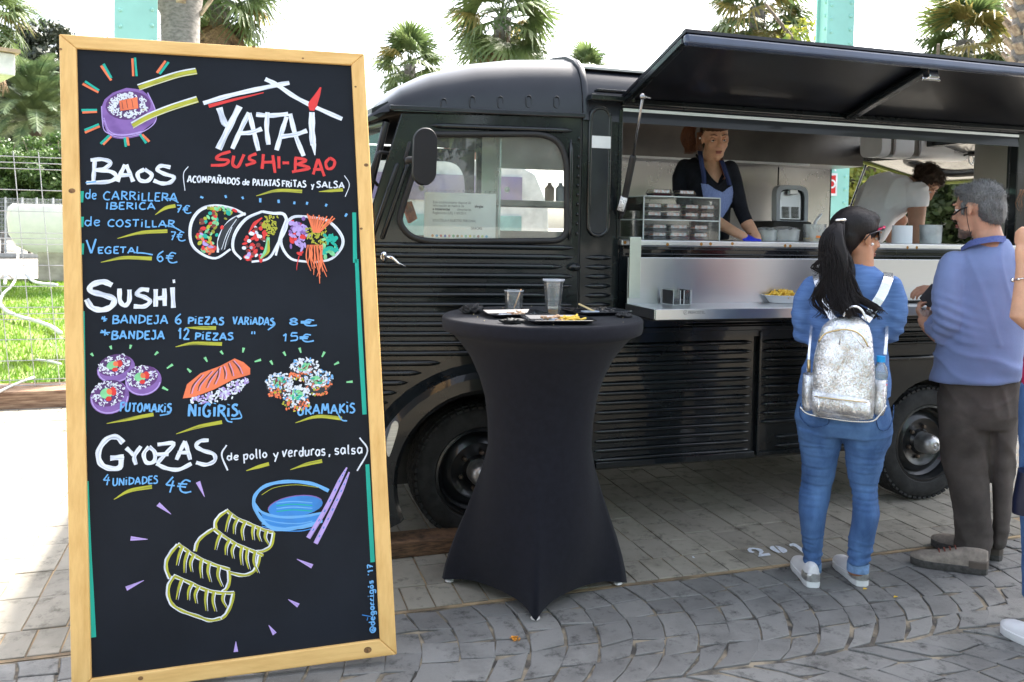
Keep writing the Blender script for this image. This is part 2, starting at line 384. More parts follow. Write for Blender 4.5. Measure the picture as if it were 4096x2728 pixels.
def npmesh(name, V, k, m, parent=None, kind=None):
    me = bpy.data.meshes.new(name); n = len(V); me.vertices.add(n*k); me.vertices.foreach_set('co', V.reshape(-1)); me.loops.add(n*k); me.loops.foreach_set('vertex_index', np.arange(n*k, dtype=np.int32))
    me.polygons.add(n); me.polygons.foreach_set('loop_start', np.arange(n, dtype=np.int32)*k); me.polygons.foreach_set('loop_total', np.full(n, k, dtype=np.int32)); me.update(calc_edges=True); me.materials.append(m)
    o = bpy.data.objects.new(name, me); C.objects.link(o); o.parent = parent
    if kind: o['kind'] = kind
    return o
tag(npmesh('grass', V, 3, M_grass, kind='stuff'), 'bright green sunlit grass behind the wire fence', 'grass', kind='stuff')

# foliage: leaf-sized quads spread through clumps in a crown
def leaves(cen, rad, nclump, per, size, seed, hollow=.45, flat=1.0):
    r = np.random.default_rng(seed); cen = np.array(cen); rad = np.array(rad)
    d = r.normal(size=(nclump, 3)); d /= np.linalg.norm(d, axis=1)[:, None]; rr = r.uniform(hollow, 1, nclump)[:, None]
    cc = cen+d*rr*rad*(1+.15*r.normal(size=(nclump, 1)))
    cr = r.uniform(.16, .34, nclump)*rad.mean()
    n = nclump*per; idx = np.repeat(np.arange(nclump), per); d2 = r.normal(size=(n, 3)); d2 /= np.linalg.norm(d2, axis=1)[:, None]
    p = cc[idx]+d2*(cr[idx]*r.uniform(.5, 1.05, n))[:, None]*np.array([1, 1, .75])
    u = r.normal(size=(n, 3)); u /= np.linalg.norm(u, axis=1)[:, None]; v = np.cross(u, d2+.4*r.normal(size=(n, 3))); v /= np.linalg.norm(v, axis=1)[:, None]
    s = (size*r.uniform(.6, 1.3, n))[:, None]
    return np.stack([p-u*s, p-v*s*.5, p+u*s, p+v*s*.5], 1)
def limb_mb(b, p, d, L, r, depth, rnd):
    p = Vector(p); d = Vector(d).normalized(); pts = [p]; q = p.copy()
    for i in range(4): d = (d+Vector((rnd.uniform(-.2, .2), rnd.uniform(-.2, .2), rnd.uniform(-.05, .2)))).normalized(); q = q+d*L/4; pts.append(q.copy())
    b.tube(pts, [r*(1-.14*i) for i in range(5)], 7)
    if depth:
        for k in range(3):
            a = rnd.uniform(0, 6.28); limb_mb(b, pts[2+k % 3], d+Vector((math.cos(a), math.sin(a), .3))*.9, L*.62, r*.5, depth-1, rnd)
M_bark = mat('bark', (.16, .12, .09), .9, var=.3, vs=12, bump=.8, stretch=(3, 3, .6))
def tree(name, label, loc, h, crown_r, cz, seed, lm, ncl=60, per=260, size=.09, group=None, trunk_r=.16, cat='tree'):
    t = thing(name, label, cat, loc, 0, group); rnd = random.Random(seed)
    b = MB(); limb_mb(b, (0, 0, -.05), (0, 0, 1), cz, trunk_r, 2, rnd); b.build('trunk', M_bark, t, smooth=True)
    npmesh('crown', leaves((0, 0, cz), crown_r, ncl, per, size, seed), 4, lm, t, None)
    return t
L_dark = leafmat('dark leaves', (.018, .035, .012), (.06, .09, .03), .2); L_mid = leafmat('mid leaves', (.04, .09, .02), (.13, .19, .05), .35); L_yel = leafmat('yellow leaves', (.08, .14, .02), (.32, .28, .05), .4, 2.5)
L_pine = leafmat('pine needles', (.014, .024, .014), (.038, .05, .026), .08, .4)
# ---------------------------------------------------------------- palms
M_trunk = mat('palm trunk', (.24, .22, .20), .95, col2=(.12, .11, .10), vs=3, stretch=(6, 6, 14), bump=.9, bs=18)
L_fan = leafmat('fan leaf', (.055, .10, .035), (.16, .21, .07), .35, 1.2); L_fan2 = leafmat('yellowing fan leaf', (.17, .17, .05), (.34, .25, .08), .4, 2)
M_dead = mat('dead frond', (.30, .20, .12), .95, col2=(.12, .08, .05), vs=8, stretch=(4, 4, 1))
def fan_leaf(seed, dead=False):
    r = random.Random(seed); b = MB(); L = 1.0; n = 26
    pts = []; 
    for i in range(6): t = i/5*.8; pts.append((0, t*L, .16*math.sin(t*2.2)-(.25*t*t)))
    b.tube(pts, [.022, .02, .017, .014, .012, .01], 5)
    hub = Vector(pts[-1]); spread = 118 if not dead else 50
    for k in range(n):
        a = R(-spread+2*spread*k/(n-1)); ln = (.78+.2*math.cos(a*.8))*r.uniform(.85, 1.08); d = Vector((math.sin(a), math.cos(a), 0)); sd_ = Vector((math.cos(a), -math.sin(a), 0)); wd = .064
        prev = None
        for s in range(5):
            t = s/4; dr = -.5*max(0, t-.35)**1.6*(1+r.random()*1.6); z = .03*(k % 2)*(1-t)
            wv = wd*(.25+1.1*t if t < .45 else max(.02, 1.25*(1-t)))
            c = hub+d*ln*t+Vector((0, 0, dr+z-.12*abs(math.sin(a))*t*0)); q = (c-sd_*wv, c+Vector((0, 0, .008)), c+sd_*wv)
            if prev: b.add(list(prev)+list(q), [(0, 1, 4, 3), (1, 2, 5, 4)])
            prev = q
    return b
fan_me = [fan_leaf(i).build('fan_src', L_fan if i < 3 else L_fan2).data for i in range(4)]
dead_me = [fan_leaf(9+i, True).build('fan_src', M_dead).data for i in range(2)]
for o in [o for o in C.objects if o.name.startswith('fan_src')]: bpy.data.objects.remove(o)
def fan_palm(label, top, sc, H, seed, ng=30, nd=26, tr=.2, group='fan palms against the white sky'):
    t = thing('fan_palm', label, 'palm tree', (top[0], top[1], 0), 0, group); r = random.Random(seed); z = top[2]
    b = MB(); pts = [(0, 0, z*k/6-.1) for k in range(7)]; b.tube(pts, [tr*1.25*sc, tr*1.05*sc]+[tr*sc]*4+[tr*1.1*sc], 14); b.build('trunk', M_trunk, t, smooth=True)
    for k in range(ng+nd):
        dead = k >= ng
        o = bpy.data.objects.new('dead_frond' if dead else 'frond', (dead_me if dead else fan_me)[r.randrange(2) if dead else (3 if r.random() < .14 else r.randrange(3))]); C.objects.link(o); o.parent = t
        az = k*2.39996+r.uniform(-.2, .2)
        if dead: el = R(r.uniform(-86, -62)); zz = z-r.uniform(.1, .9)*sc
        else: u = (k+.5)/ng; el = R(82-128*u+r.uniform(-9, 9)); zz = z-.35*sc*u
        s = sc*r.uniform(.85, 1.12)*(.9 if dead else 1)
        o.rotation_mode = 'XYZ'; o.scale = (s, s, s); o.location = (0, 0, zz)
        o.rotation_euler = (Matrix.Rotation(az, 3, 'Z') @ Matrix.Rotation(el, 3, 'X') @ Matrix.Rotation(r.uniform(-.5, .5), 3, 'Y')).to_euler()
    return t
fan_palm('fan palm just right of the menu board, fully seen above the van nose', [(5.6175,29.939,7.252)][0], 1.0, 6, 1)
fan_palm('largest fan palm, ragged crown with brown skirt behind the van cab roof', [(7.5969,25.1292,8.0098)][0], 1.28, 6, 2, ng=34, nd=44)
fan_palm('small fan palm whose tips just show over the van roof', [(18.6967,44.7776,10.4272)][0], 1.15, 6, 3, nd=8)
fan_palm('fan palm cut by the top of the picture above the raised awning', [(16.3118,24.4735,9.0132)][0], 1.25, 6, 4, ng=34)
fan_palm('fan palm at the right behind the awning, beside a thick patterned trunk', [(22.1187,21.5162,7.8231)][0], 1.25, 6, 5, ng=34)
fan_palm('fan palm with brown hanging skirt above the menu board', [(-.5377,19.2758,6.5199)][0], 1.0, 6, 6, nd=40)
fan_palm('fan palm at the top left corner over the pine hill', [(-6.004,23.1272,6.4362)][0], .8, 6, 7)
t = thing('palm_trunk', 'grey cut-stump palm trunk rising behind the menu board by the green column', 'palm tree', [(-.6443,9.6119,.0505)][0][:2]+(0,)); P = [(-.6693,9.744,3.3852),(-.6714,9.7547,3.6541),(-.6875,9.7638,3.7613),(-.7097,9.7789,3.9761),(-.735,9.811,4.621)]
b = MB(); o0 = Vector(t.location); pts = [(0, 0, -.1), (0, 0, 2.0)]+[tuple(Vector(p)-o0) for p in P]; b.tube(pts, [.20, .195, .195, .2, .24, .27, .25], 20); b.build('trunk', M_trunk, t, smooth=True)
b = MB(); rnd = random.Random(4)
for k in range(26):
    a = k*2.4; z0 = pts[3][2]+.02+k*.03; d = Vector((math.cos(a), math.sin(a), 0)); b.bar(Vector((pts[3][0], pts[3][1], z0))+d*.2, Vector((pts[3][0], pts[3][1], z0+.22))+d*.34, .1, .03)
b.build('frond_stub', mat('stub', (.42, .33, .22), .95, col2=(.16, .11, .08), vs=14), t, kind='stuff', bevel=.01)
# trunk on the right with diamond leaf bases
t = thing('palm_trunk', 'thick palm trunk patterned with old leaf bases at the top right edge', 'palm tree', [(12.4252,10.656,-.4559)][0][:2]+(0,))
b = MB(); b.tube([(0, 0, -.1), (0, 0, 3), (0, 0, 8)], [.36, .34, .36], 16); b.build('trunk', M_trunk, t, smooth=True)
b = MB()
for k in range(210):
    a = k*2.39996; z0 = 2.2+k*.024; d = Vector((math.cos(a), math.sin(a), 0)); b.bar(d*.33+Vector((0, 0, z0)), d*.47+Vector((0, 0, z0+.16)), .16, .045)
b.build('leaf_base', mat('leaf base', (.46, .38, .30), .95, col2=(.18, .13, .10), vs=9), t, kind='stuff', bevel=.012)
# date palm
def pinnate():
    b = MB(); pts = []; L = 3.2
    for i in range(13): t = i/12; pts.append(Vector((0, L*t*(1-.12*t), 1.15*math.sin(t*1.7)-1.5*t*t*.9)))
    b.tube(pts, [.035*(1-.07*i) for i in range(13)], 5)
    for i in range(84):
        t = .12+.88*i/84; j = min(int(t*12), 11); f = t*12-j; p = pts[j].lerp(pts[j+1], min(f, 1)); d = (pts[j+1]-pts[j]).normalized()
        for s in (-1, 1):
            q = (Vector((s, 0, 0))*.8+d*.75+Vector((0, 0, .15+random.uniform(-.15, .15)))).normalized(); l_ = .48*math.sin(math.pi*min(1, .12+t*.85))**.6; e = p+q*l_+Vector((0, 0, -.08)); w_ = d*.016
            b.add([p-w_, p+w_, p.lerp(e, .6)+w_, e, p.lerp(e, .6)-w_], [(0, 1, 2, 3, 4)])
    return b
L_date = leafmat('date frond', (.05, .09, .04), (.15, .20, .08), .25, 1); L_bush = leafmat('bush leaves', (.03, .075, .015), (.10, .17, .035), .3)
so_ = pinnate().build('frond', L_date); dme = so_.data; bpy.data.objects.remove(so_)
P = [(-8.8557,41.8717,5.523)][0]; t = thing('date_palm', 'date palm with arching feathery fronds left of the menu board', 'palm tree', (P[0], P[1], 0))
b = MB(); b.tube([(0, 0, 0), (0, 0, P[2]*.5), (0, 0, P[2])], [.24, .22, .26], 12); b.build('trunk', M_bark, t, smooth=True)
for k in range(78):
    o = bpy.data.objects.new('frond', dme); C.objects.link(o); o.parent = t; o.location = (0, 0, P[2]); u = (k+.5)/78
    o.rotation_euler = (Matrix.Rotation(k*2.4, 3, 'Z') @ Matrix.Rotation(R(75-105*u), 3, 'X')).to_euler(); s = random.uniform(1.0, 1.3); o.scale = (s, s, s)
# wooded hill, hedge and trees
P = [(-18.333,79.644,7.0318)][0]; b = MB(); b.ell((P[0]-6, P[1]+6, -4), (26, 16, 12), nu=32, nv=16); b.build('hill', mat('hill scrub', (.05, .07, .03), .95, var=.3, vs=.5), kind='structure', smooth=True)
for i, (px, D, cz, rr, lb) in enumerate((((150), 58, 9.8, (5.2, 5, 4.4), 'tall dark pine crown on the hill nearest the menu board'), ((40), 62, 8.2, (5.5, 5, 4.4), 'dark pine on the hill behind the corner palm'), ((230), 66, 8.5, (5, 5, 4), 'dark pine half hidden behind the menu board edge'))):
    q = {150: [(-13.3388,65.2269,1.5017)], 40: [(-16.7305,70.5161,1.4554)], 230: [(-12.9232,73.5021,1.5544)]}[px][0]
    tree('pine_tree', lb, (q[0], q[1], 0), 9, rr, cz, 20+i, L_pine, 150, 420, .2, 'pines on the hill')
for i, q in enumerate(([(-8.807,36.3992,.0722)][0], [(-8.0485,37.2059,.05)][0], [(-6.7567,35.7432,.1136)][0])):
    tree('bush', ('leafy bush behind the far fence at the left edge', 'leafy bush under the date palm', 'leafy bush against the menu board edge')[i], (q[0], q[1], 0), 3, (1.9, 1.6, 1.75), 2.75, 30+i, L_bush, 60, 420, .075, 'bushes behind the far fence', .06, 'bush')
# white wrapped tank on a concrete block
M_tarp = mat('white tarpaulin', (.74, .73, .68), .55, var=.04, bump=.25, bs=6)
P = [(-4.6624,19.9137),(-3.6204,19.8888)]; x0 = P[0][0]; y0 = P[0][1]
t = thing('wrapped_tank', 'tank wrapped in white tarpaulin on a concrete block across the lawn', 'tank', (x0, y0, .05))
b = MB(); b.box(.5, 2.6, 0, 1.3, 0, .72); b.build('concrete_block', mat('concrete', (.42, .38, .30), .9, var=.15, vs=4, bump=.4), t, bevel=.02)
b = MB(); n_ = 26; rings = []
for z, sx, sy, rr, ox in ((.62, .86, .7, .1, .5), (.8, .98, .9, .16, .25), (1.05, 1.0, 1.0, .2, .08), (1.4, .99, 1.0, .16, .02), (1.58, .97, .98, .1, .02), (1.66, .93, .9, .06, .05)):
    ring = []
    for i, p in enumerate(rrect(-1.6*sx, 1.6*sx, -.8*sy, .8*sy, rr+.02, 6)): ring.append((p[0]+1.5+ox*.6, p[1]+.6, z-(.25*max(0, p[0]/1.6)*max(0, 1.2-z) if z < 1 else 0)+.02*math.sin(i*1.9+z*4)))
    rings.append(ring)
b.loft(rings); b.build('tarpaulin', M_tarp, t, smooth='auto')
M_hose = mat('white hose', (.66, .66, .62), .5, var=.05); M_gh = mat('green hose', (.12, .42, .12), .5)
for lab, P, rr, mm in (('white hose curving from the tank down across the lawn', [(-7.5812,33.361),(-5.8354,25.6382),(-4.6288,20.1832),(-4.097,17.5236),(-3.8217,15.86),(-3.4967,14.3285),(-3.0938,12.9286),(-2.7258,12.0807),(-2.4214,11.5258),(-2.1427,10.9252),(-1.9305,10.306)], .024, M_hose), ('pale pipe arching from the tank base toward the board', [(-4.3199,17.9937),(-5.223,21.9908),(-5.6145,24.249),(-4.8006,21.6125),(-3.9303,18.5588),(-3.3812,17.7169)], .03, M_hose), ('thin white hose lying in the grass near the kerb', [(-1.7442,6.9857),(-1.7184,7.2276),(-1.6769,7.4861),(-1.6305,7.664)], .012, M_hose), ('short white hose end on the grass by the board', [(-1.8103,8.6155),(-1.6791,8.485),(-1.5563,8.3081)], .012, M_hose)):
    b = MB(); pts = catmull([(*p, .14 if rr < .02 else .17) for p in P], 5)
    if rr == .024: pts = [(p[0], p[1], .17+max(0, .8-(i*.09))) for i, p in enumerate(pts)]
    b.tube(pts, rr, 8); tag(b.build('garden_hose', mm, smooth=True), lab, 'hose', 'white hoses on the lawn')
# near wire fence
t = thing('wire_fence', 'thin metal wire mesh fence between the kerb and the lawn', 'fence', (0, 7.3, 0)); b = MB(); M_w = mat('galvanised wire', (.50, .50, .50), .45, .6, var=.1)
zs = [z for _, z in [(-1.6578,1.9125),(-1.6579,1.8661),(-1.6579,1.8197),(-1.6582,1.6579),(-1.6584,1.4929),(-1.6587,1.3262),(-1.6587,1.2838),(-1.6588,1.2385),(-1.659,1.0756),(-1.6593,.9124),(-1.6595,.749),(-1.6596,.6992),(-1.6597,.6564),(-1.6599,.4997),(-1.6601,.3354),(-1.6604,.1853),(-1.6604,.1423),(-1.6605,.0922)]]
for z in zs: b.tube([(-7, 0, z), (.15, 0, z)], .0035, 5)
ztop = zs[0]
for k in range(42): 
    x = -6.95+.172*k; b.tube([(x-.075, 0, ztop+.04), (x+.075, 0, .12)], .0035, 5)
b.build('wire_mesh', M_w, t, kind='stuff')
b = MB(); b.tube([(.1, 0, 0), (.1, 0, ztop+.1)], .022, 8); b.build('post', M_w, t, smooth=True)
# far temporary fence panels
M_gal = mat('fence steel', (.42, .45, .47), .5, .5)
far = [(-8.7208,34.2862,.5116),(-8.1443,34.1028,.5495),(-7.5804,33.9233,.5872),(-7.0916,33.7675,.6103),(-6.5276,33.5875,.6348),(-5.9635,33.407,.6462)]
far = [Vector((a, b_, 0)) for a, b_, c_ in far]
for i in range(len(far)-1):
    p, q = far[i], far[i+1]; t = thing('fence_panel', ('metal site fence panel at the left picture edge', 'leftmost whole metal site fence panel beyond the lawn', 'second metal site fence panel beyond the lawn', 'third metal site fence panel, above the white tank', 'metal site fence panel hidden mostly by the menu board')[i], 'fence', p, 0, 'site fence panels far behind the lawn'); d = q-p; b = MB()
    for a in (Vector((0, 0, 0)), d*.98): b.tube([a, a+Vector((0, 0, 2.15))], .03, 6); 
    b.build('frame', M_gal, t); b = MB()
    for z in np.linspace(.2, 2.1, 14): b.tube([(0, 0, z), (*(d*.98)[:2], z)], .006, 4)
    for k in range(1, 11): b.tube([d*(k/11)+Vector((0, 0, .2)), d*(k/11)+Vector((0, 0, 2.1))], .006, 4)
    b.build('wire_mesh', M_gal, t, kind='stuff'); b = MB(); b.box(-.35, .35, -.12, .12, 0, .14); b.build('foot_block', mat('foot concrete', (.4, .4, .38), .9), t, bevel=.02)
# green riveted columns
M_teal = mat('sea green paint', (.30, .62, .54), .45, var=.05, vs=2, bump=.05, bs=30)
def column(label, loc, w_, d_, rz, H=9):
    t = thing('steel_column', label, 'column', (loc[0], loc[1], 0), rz, 'sea green riveted steel columns'); b = MB(); b.box(-w_/2, w_/2, -.012, .012, 0, H); b.box(-w_/2, w_/2, d_-.012, d_+.012, 0, H)
    b.box(-w_/2+.03, -w_/2+.05, .012, d_-.012, 0, H); b.box(w_/2-.05, w_/2-.03, .012, d_-.012, 0, H); b.build('shaft', M_teal, t, bevel=.003)
    b = MB(); z = .1
    while z < H-.1:
        for x in (-w_/2+.045, w_/2-.045): b.ell((x, -.012, z+(.035 if x > 0 else 0)), (.019, .015, .019), nu=10, nv=7)
        b.ell((-w_/2+.025, d_*.35, z+.05), (.015, .019, .019), nu=8, nv=6); z += .135
    b.build('rivet', M_teal, t, kind='stuff', smooth=True); b = MB(); b.box(-w_/2-.12, w_/2+.12, -.12, d_+.12, 0, .03); b.build('base_plate', M_teal, t, bevel=.004)
    return t
q = [(-.8886,7.8089,.3229)][0]; column('sea green riveted steel column behind the top of the menu board', q, .335, .2, R(8))
q = [(5.742,7.1507,.2411)][0]; cr_ = column('sea green riveted steel column rising behind the awning', q, .30, .20, R(-8))
b = MB(); # red notice on the right column
P = [(5.8113,7.1958,2.0509),(5.8131,7.1868,1.8223)]; b.box(-.17, .02, -.004, .004, P[1][2], P[0][2]); t = b.build('notice', mat('white enamel', (.8, .8, .8), .4)); t.location = (q[0]-.02, q[1]-.03, 0); t.rotation_euler = (0, 0, R(-8))
tag(t, 'white edged red notice with white letters on the right green column', 'sign')
b = MB(); b.box(-.15, .0, -.003, 0, P[1][2]+.025, P[0][2]-.02); o = b.build('red_panel', mat('red enamel', (.62, .02, .02), .4), t); o.location = (0, -.0045, 0)
b = MB()
for k in range(5): z = P[1][2]+.08+k*.13; b.lathe([(.028, 0), (.046, 0), (.046, .002), (.028, .002)], Matrix.Translation((-.045, -.0095, z+.04)) @ Matrix.Rotation(R(90), 4, 'X'), 14, 0, R(300 if k % 2 else 360))
b.build('lettering', _m['white enamel'], t)
# kiosk canopy corner, top left
P = [(-2.3076,10.2635,3.2282)][0]; t = thing('kiosk', 'cream canopy corner of a kiosk at the top left edge', 'kiosk', (P[0], P[1], 0), R(25))
b = MB(); b.box(-3, 0, -.0, 2.6, P[2]-.02, P[2]+.02); b.build('roof_edge', mat('tan board', (.45, .33, .22), .8), t)
b = MB(); b.box(-3, -.04, .05, 2.5, P[2]-.26, P[2]-.025); b.build('canopy', mat('white fascia', (.75, .74, .70), .5), t, bevel=.01)
b = MB(); 
for x in (-2.8, -1.0): b.box(x, x+.08, 1.2, 1.28, 0, P[2]-.2)
b.build('post', M_gal, t)
# trees behind and to the right of the van, seen through it
for i, (x, y, cz, rr, lm, n_, pr, sz, lb) in enumerate(((13.5, 13.5, 2.4, (2.2, 2.2, 1.9), L_dark, 70, 330, .09, 'dark tree seen through the raised tailgate, behind the bent man'), (18, 15, 2.7, (2.8, 2.8, 2.2), L_mid, 70, 330, .1, 'bright green tree seen through the van rear next to a thin trunk'), (7.6, 9.9, 2.6, (1.0, 1.0, 1.7), L_yel, 60, 300, .05, 'yellow green shrub tree right beside the green column through the van'), (22, 24, 3.2, (4.5, 4, 2.8), L_mid, 70, 330, .16, 'large pale tree farthest behind the van rear'), (15, 19, 3.0, (3.6, 3.5, 2.4), L_mid, 60, 300, .13, 'broad tree behind the tailgate window'), (25, 17, 3.0, (4.5, 4, 2.6), L_dark, 60, 300, .15, 'dark broad tree behind the grey haired man'))):
    tree('park_tree', lb, (x, y, 0), 5, rr, cz, 40+i, lm, n_, pr, sz, 'park trees behind the van')
# unseen tree added right of the frame to block the sun and a tree belt behind the photographer (they shade and are mirrored in the van)
tree('added_shade_tree', 'tall leafy tree added unseen beyond the right picture edge for its shade', (10.3, 6.6, 0), 9, (3.0, 2.8, 2.2), 8.0, 61, L_mid, 80, 260, .14)
for i, (x, y) in enumerate(((-9, -13), (-3, -14.5), (3.5, -13.5), (9.5, -14), (16, -10))):
    tree('avenue_tree', ('leafy avenue tree behind the photographer, first of five from the left', 'leafy avenue tree behind the photographer, second of five', 'leafy avenue tree behind the photographer, middle of five', 'leafy avenue tree behind the photographer, fourth of five', 'leafy avenue tree behind the photographer, last of five')[i], (x, y, 0), 7, (3.6, 2.6, 2.7), 3.6, 70+i, L_mid, 40, 110, .3, 'avenue trees behind the photographer')
column('sea green riveted steel column behind the photographer, to the left', (-1.2, -6), .5, .3, 0)
column('sea green riveted steel column behind the photographer, to the right', (3.6, -6), .5, .3, 0)
# ---------------------------------------------------------------- the food van
M_blk = mat('black green paint', (.006, .0085, .010), .27, coat=.5, spec=.3, var=.25, vs=3, rvar=.06, bump=.05, bs=25)
M_roof = mat('roof paint', (.009, .011, .016), .34, coat=.25, spec=.4, var=.2, vs=2, rvar=.05)
M_rub = mat('black rubber', (.012, .012, .013), .55, var=.2)
M_tyre = mat('tyre rubber', (.022, .022, .022), .8, var=.3, vs=14, bump=.3, bs=70)
M_steel = mat('brushed steel', (.58, .59, .60), .30, 1, var=.025, vs=6, stretch=(1.2, 90, 90), detail=3, vlo=.2, vhi=.8)
M_steel2 = mat('satin steel wall', (.60, .59, .57), .28, 1, var=.05, vs=1.2, stretch=(1, 1, .6), rvar=.07, vlo=.2, vhi=.8)
M_alu = mat('aluminium', (.66, .67, .67), .38, 1, var=.08, vs=8, stretch=(1, 20, 20))
M_chr = mat('chrome', (.75, .75, .76), .12, 1, var=.03)
M_white = mat('white plastic', (.72, .73, .74), .45, var=.03)
M_int = mat('dark interior', (.035, .033, .03), .7, var=.3)
def YS(x): return 3.55 if x >= 1.46 else 3.55+.13*(1.46-x)/.86
van = thing('food_truck', 'black green vintage corrugated food van with its serving hatch raised', 'food truck', (0, 0, 0))
fD = lambda y0=0: (lambda u, v, t: (u, YS(u)+y0+t, v))
FH = (1.04, .315); RH = (3.54, .315)
def arch(c, r, a0, a1, n=20): return [(c[0]+r*math.cos(R(a0+(a1-a0)*k/n)), c[1]+r*math.sin(R(a0+(a1-a0)*k/n))) for k in range(n+1)]
win = rpoly([(.7598,1.8493),(1.3179,1.8698),(1.3913,1.7873),(1.4015,1.3888),(.7288,1.3721),(.648,1.4468),(.6608,1.5175)], [.05, .09, .09, .07, .12, .12, .05], 7)
outer = [(1.458, 1.955)]+[(.655, 1.94)]+[(.6043,1.7648),(.5379,1.5379)]+[(.50, 1.33), (.36, 1.28), (.2, 1.2), (.1, 1.08), (.06, .95), (.05, .5)]+arch(FH, .43, 175, 0, 18)+[(1.458, .33)]
b = MB(); b.plate(outer, [win], .025, fD()); door = b.build('cab_side', M_blk, van, bevel=.004)
# far cab side mirrored
YF = 5.42
def YFs(x): return YF-(YS(x)-3.55)
b = MB(); b.plate(outer, [win], .025, lambda u, v, t: (u, YFs(u)-t, v)); b.build('cab_side', M_blk, van, bevel=.004)
def bead(x0, x1, z, par, h=.0135, d=.017, yf=YS, name='bead', vertical=False, P=None):
    b = MB(); n = 7; L = x1-x0; st = [0, .012, .03, .055] ; xs = [x0+s for s in st if s < L/2]+([x0+L*.5] if L < 1 else [x0+L*.33, x0+L*.66])+[x1-s for s in reversed(st) if s < L/2]
    rings = []
    for x in xs:
        e = min(x-x0, x1-x, .055)/.055; s = math.sin(e*math.pi/2)**.7 if e > 0 else .02
        ring = []
        for k in range(n):
            a = math.pi*k/(n-1); c_ = math.cos(a)*h*max(s, .15); q = -math.sin(a)*d*max(s, .02)
            if vertical: ring.append((z+c_+ (P(x) if P else 0), yf(z)+q+.001, x))
            else: ring.append((x, yf(x)+q+.001, z+c_))
        rings.append(ring)
    b.loft(rings, False, False); o = b.build(name, M_blk, par, smooth=True, fixn=False)
    return o
zr = [p[1] for p in [(1.1984,1.3132),(1.2062,.9193)]]; dz = (zr[0]-zr[1])/9
for i in range(-1, 17):
    z = zr[0]-i*dz; xe = {1: 1.40-.05, 4: 1.345}.get(i, 1.435) if i not in (1, 4) else (1.385 if i == 1 else 1.325)
    dzh = abs(z-FH[1]); rc = .56
    if dzh < rc and i > 7:
        ex = math.sqrt(rc*rc-dzh*dzh); 
        bead(.10, FH[0]-ex+.02, z, door)
        if FH[0]+ex < 1.33: bead(FH[0]+ex, 1.435, z, door)
    else: bead(.10, xe, z, door)
b = MB(); b.ell((1.435, 3.545, zr[0]-dz), (.032, .03, .02)); b.build('hinge', M_blk, door, smooth=True)
bead(.78, 1.42, [(1.1153,1.8887)][0][1], door)   # long bead over the window
p = [(1.4266,1.8536),(1.4369,1.3893)]; bead(p[1][1], p[0][1], 1.412, door, h=.012, vertical=True, yf=YS)
sl = (lambda q: (lambda z: 0))(0)
a_, b_ = [(.6822,1.7085),(.5806,1.3916)]; bm_ = MB()
for da in (0, .045):
    bm_.tube([(a_[0]-da, YS(a_[0])-.001, a_[1]), (b_[0]-da, YS(b_[0])-.001, b_[1])], .011, 8, flat=1, round_=True)
bm_.build('pillar_bead', M_blk, door, smooth=True)
b = MB(); 
for y in (870, 985, 1050, 1110, 1170, 1230, 1290, 1355, 1415, 1480): b.ell((1.447, 3.546, [(1.4502,1.8544)][0][1]-(y-870)*.00071), (.006, .007, .009), nu=8, nv=5)
b.build('rivet', M_blk, door, kind='stuff', smooth=True)
b = MB(); b.box(.6, 1.47, 0, .03, -.010, .012); 
for v_ in range(len(b.v)): x, y, z = b.v[v_]; b.v[v_] = (x, YS(x)-.022+y, 1.958+z)
b.build('gutter', M_roof, van, bevel=.004)
# window rubber, glass
b = MB(); b.tube([(u, YS(u)-.004, v) for u, v in win+win[:1]], .014, 8, cap=False); b.build('window_rubber', M_rub, door, smooth=True)
G_cab = glass('cab glass', (.94, .97, .96), .0, .06)
b = MB(); b.plate(win, [], .004, fD(.012)); b.build('window_pane', G_cab, door)
b = MB(); b.plate(win, [], .004, lambda u, v, t: (u, YFs(u)-.012-t, v)); b.build('window_pane', G_cab, van)
b = MB(); m_ = [(1.103,1.8562),(1.1119,1.3826)]; b.box(m_[0][0]-.004, m_[0][0]+.004, 3.55+.085, 3.55+.090, m_[1][1], m_[0][1]); b.build('pane_edge', mat('pane edge', (.55, .62, .60), .2), door)
# handle, mirror, grab bar
b = MB(); h0 = [(.5865,1.3078),(.6155,1.3033),(.6434,1.279),(.6762,1.2638)]; y_ = YS(h0[0][0]); b.lathe([(0, .0), (.016, 0), (.018, .008), (.012, .014), (0, .016)], Matrix.Translation((h0[0][0], y_-.001, h0[0][1])) @ Matrix.Rotation(R(90), 4, 'X') @ Matrix.Scale(1.35, 4, (0, 1, 0)), 18)
b.tube([(h0[0][0], y_-.02, h0[0][1])]+[(p[0], y_-.045, p[1]) for p in h0[1:]], [.008, .009, .006, .004], 8); b.build('handle', M_chr, door, smooth=True)
mc = [(.7046,1.7298)][0]; b = MB(); rr = rrect(-.052, .052, -.118, .118, .045, 8); rings = []
for s, y in ((.72, .0), (.93, -.010), (.96, -.02), (1, -.028), (1, -.045), (.96, -.055)):
    rings.append([(mc[0]+p[0]*s*(1.06-.26*(p[1]/.118)**2)+.06*p[1]*.3, 3.44+y+.03*0, mc[1]+p[1]*s) for p in rr])
b.loft(rings[::-1]); b.loft([[(p[0]*1, p[1]+.0012, p[2]) for p in rings[0]], [(mc[0]+(p[0]-mc[0])*.8, p[1]+.004, mc[1]+(p[2]-mc[1])*.8) for p in rings[0]]]); mir = b.build('mirror', mat('mirror plastic', (.013, .013, .016), .5, var=.1, spec=.25), van, smooth='auto')
b = MB(); q = [(.6866,1.8044),(.6697,1.7376),(.6724,1.7181)]; yy = YS(.7); mz = mc[1]-.012
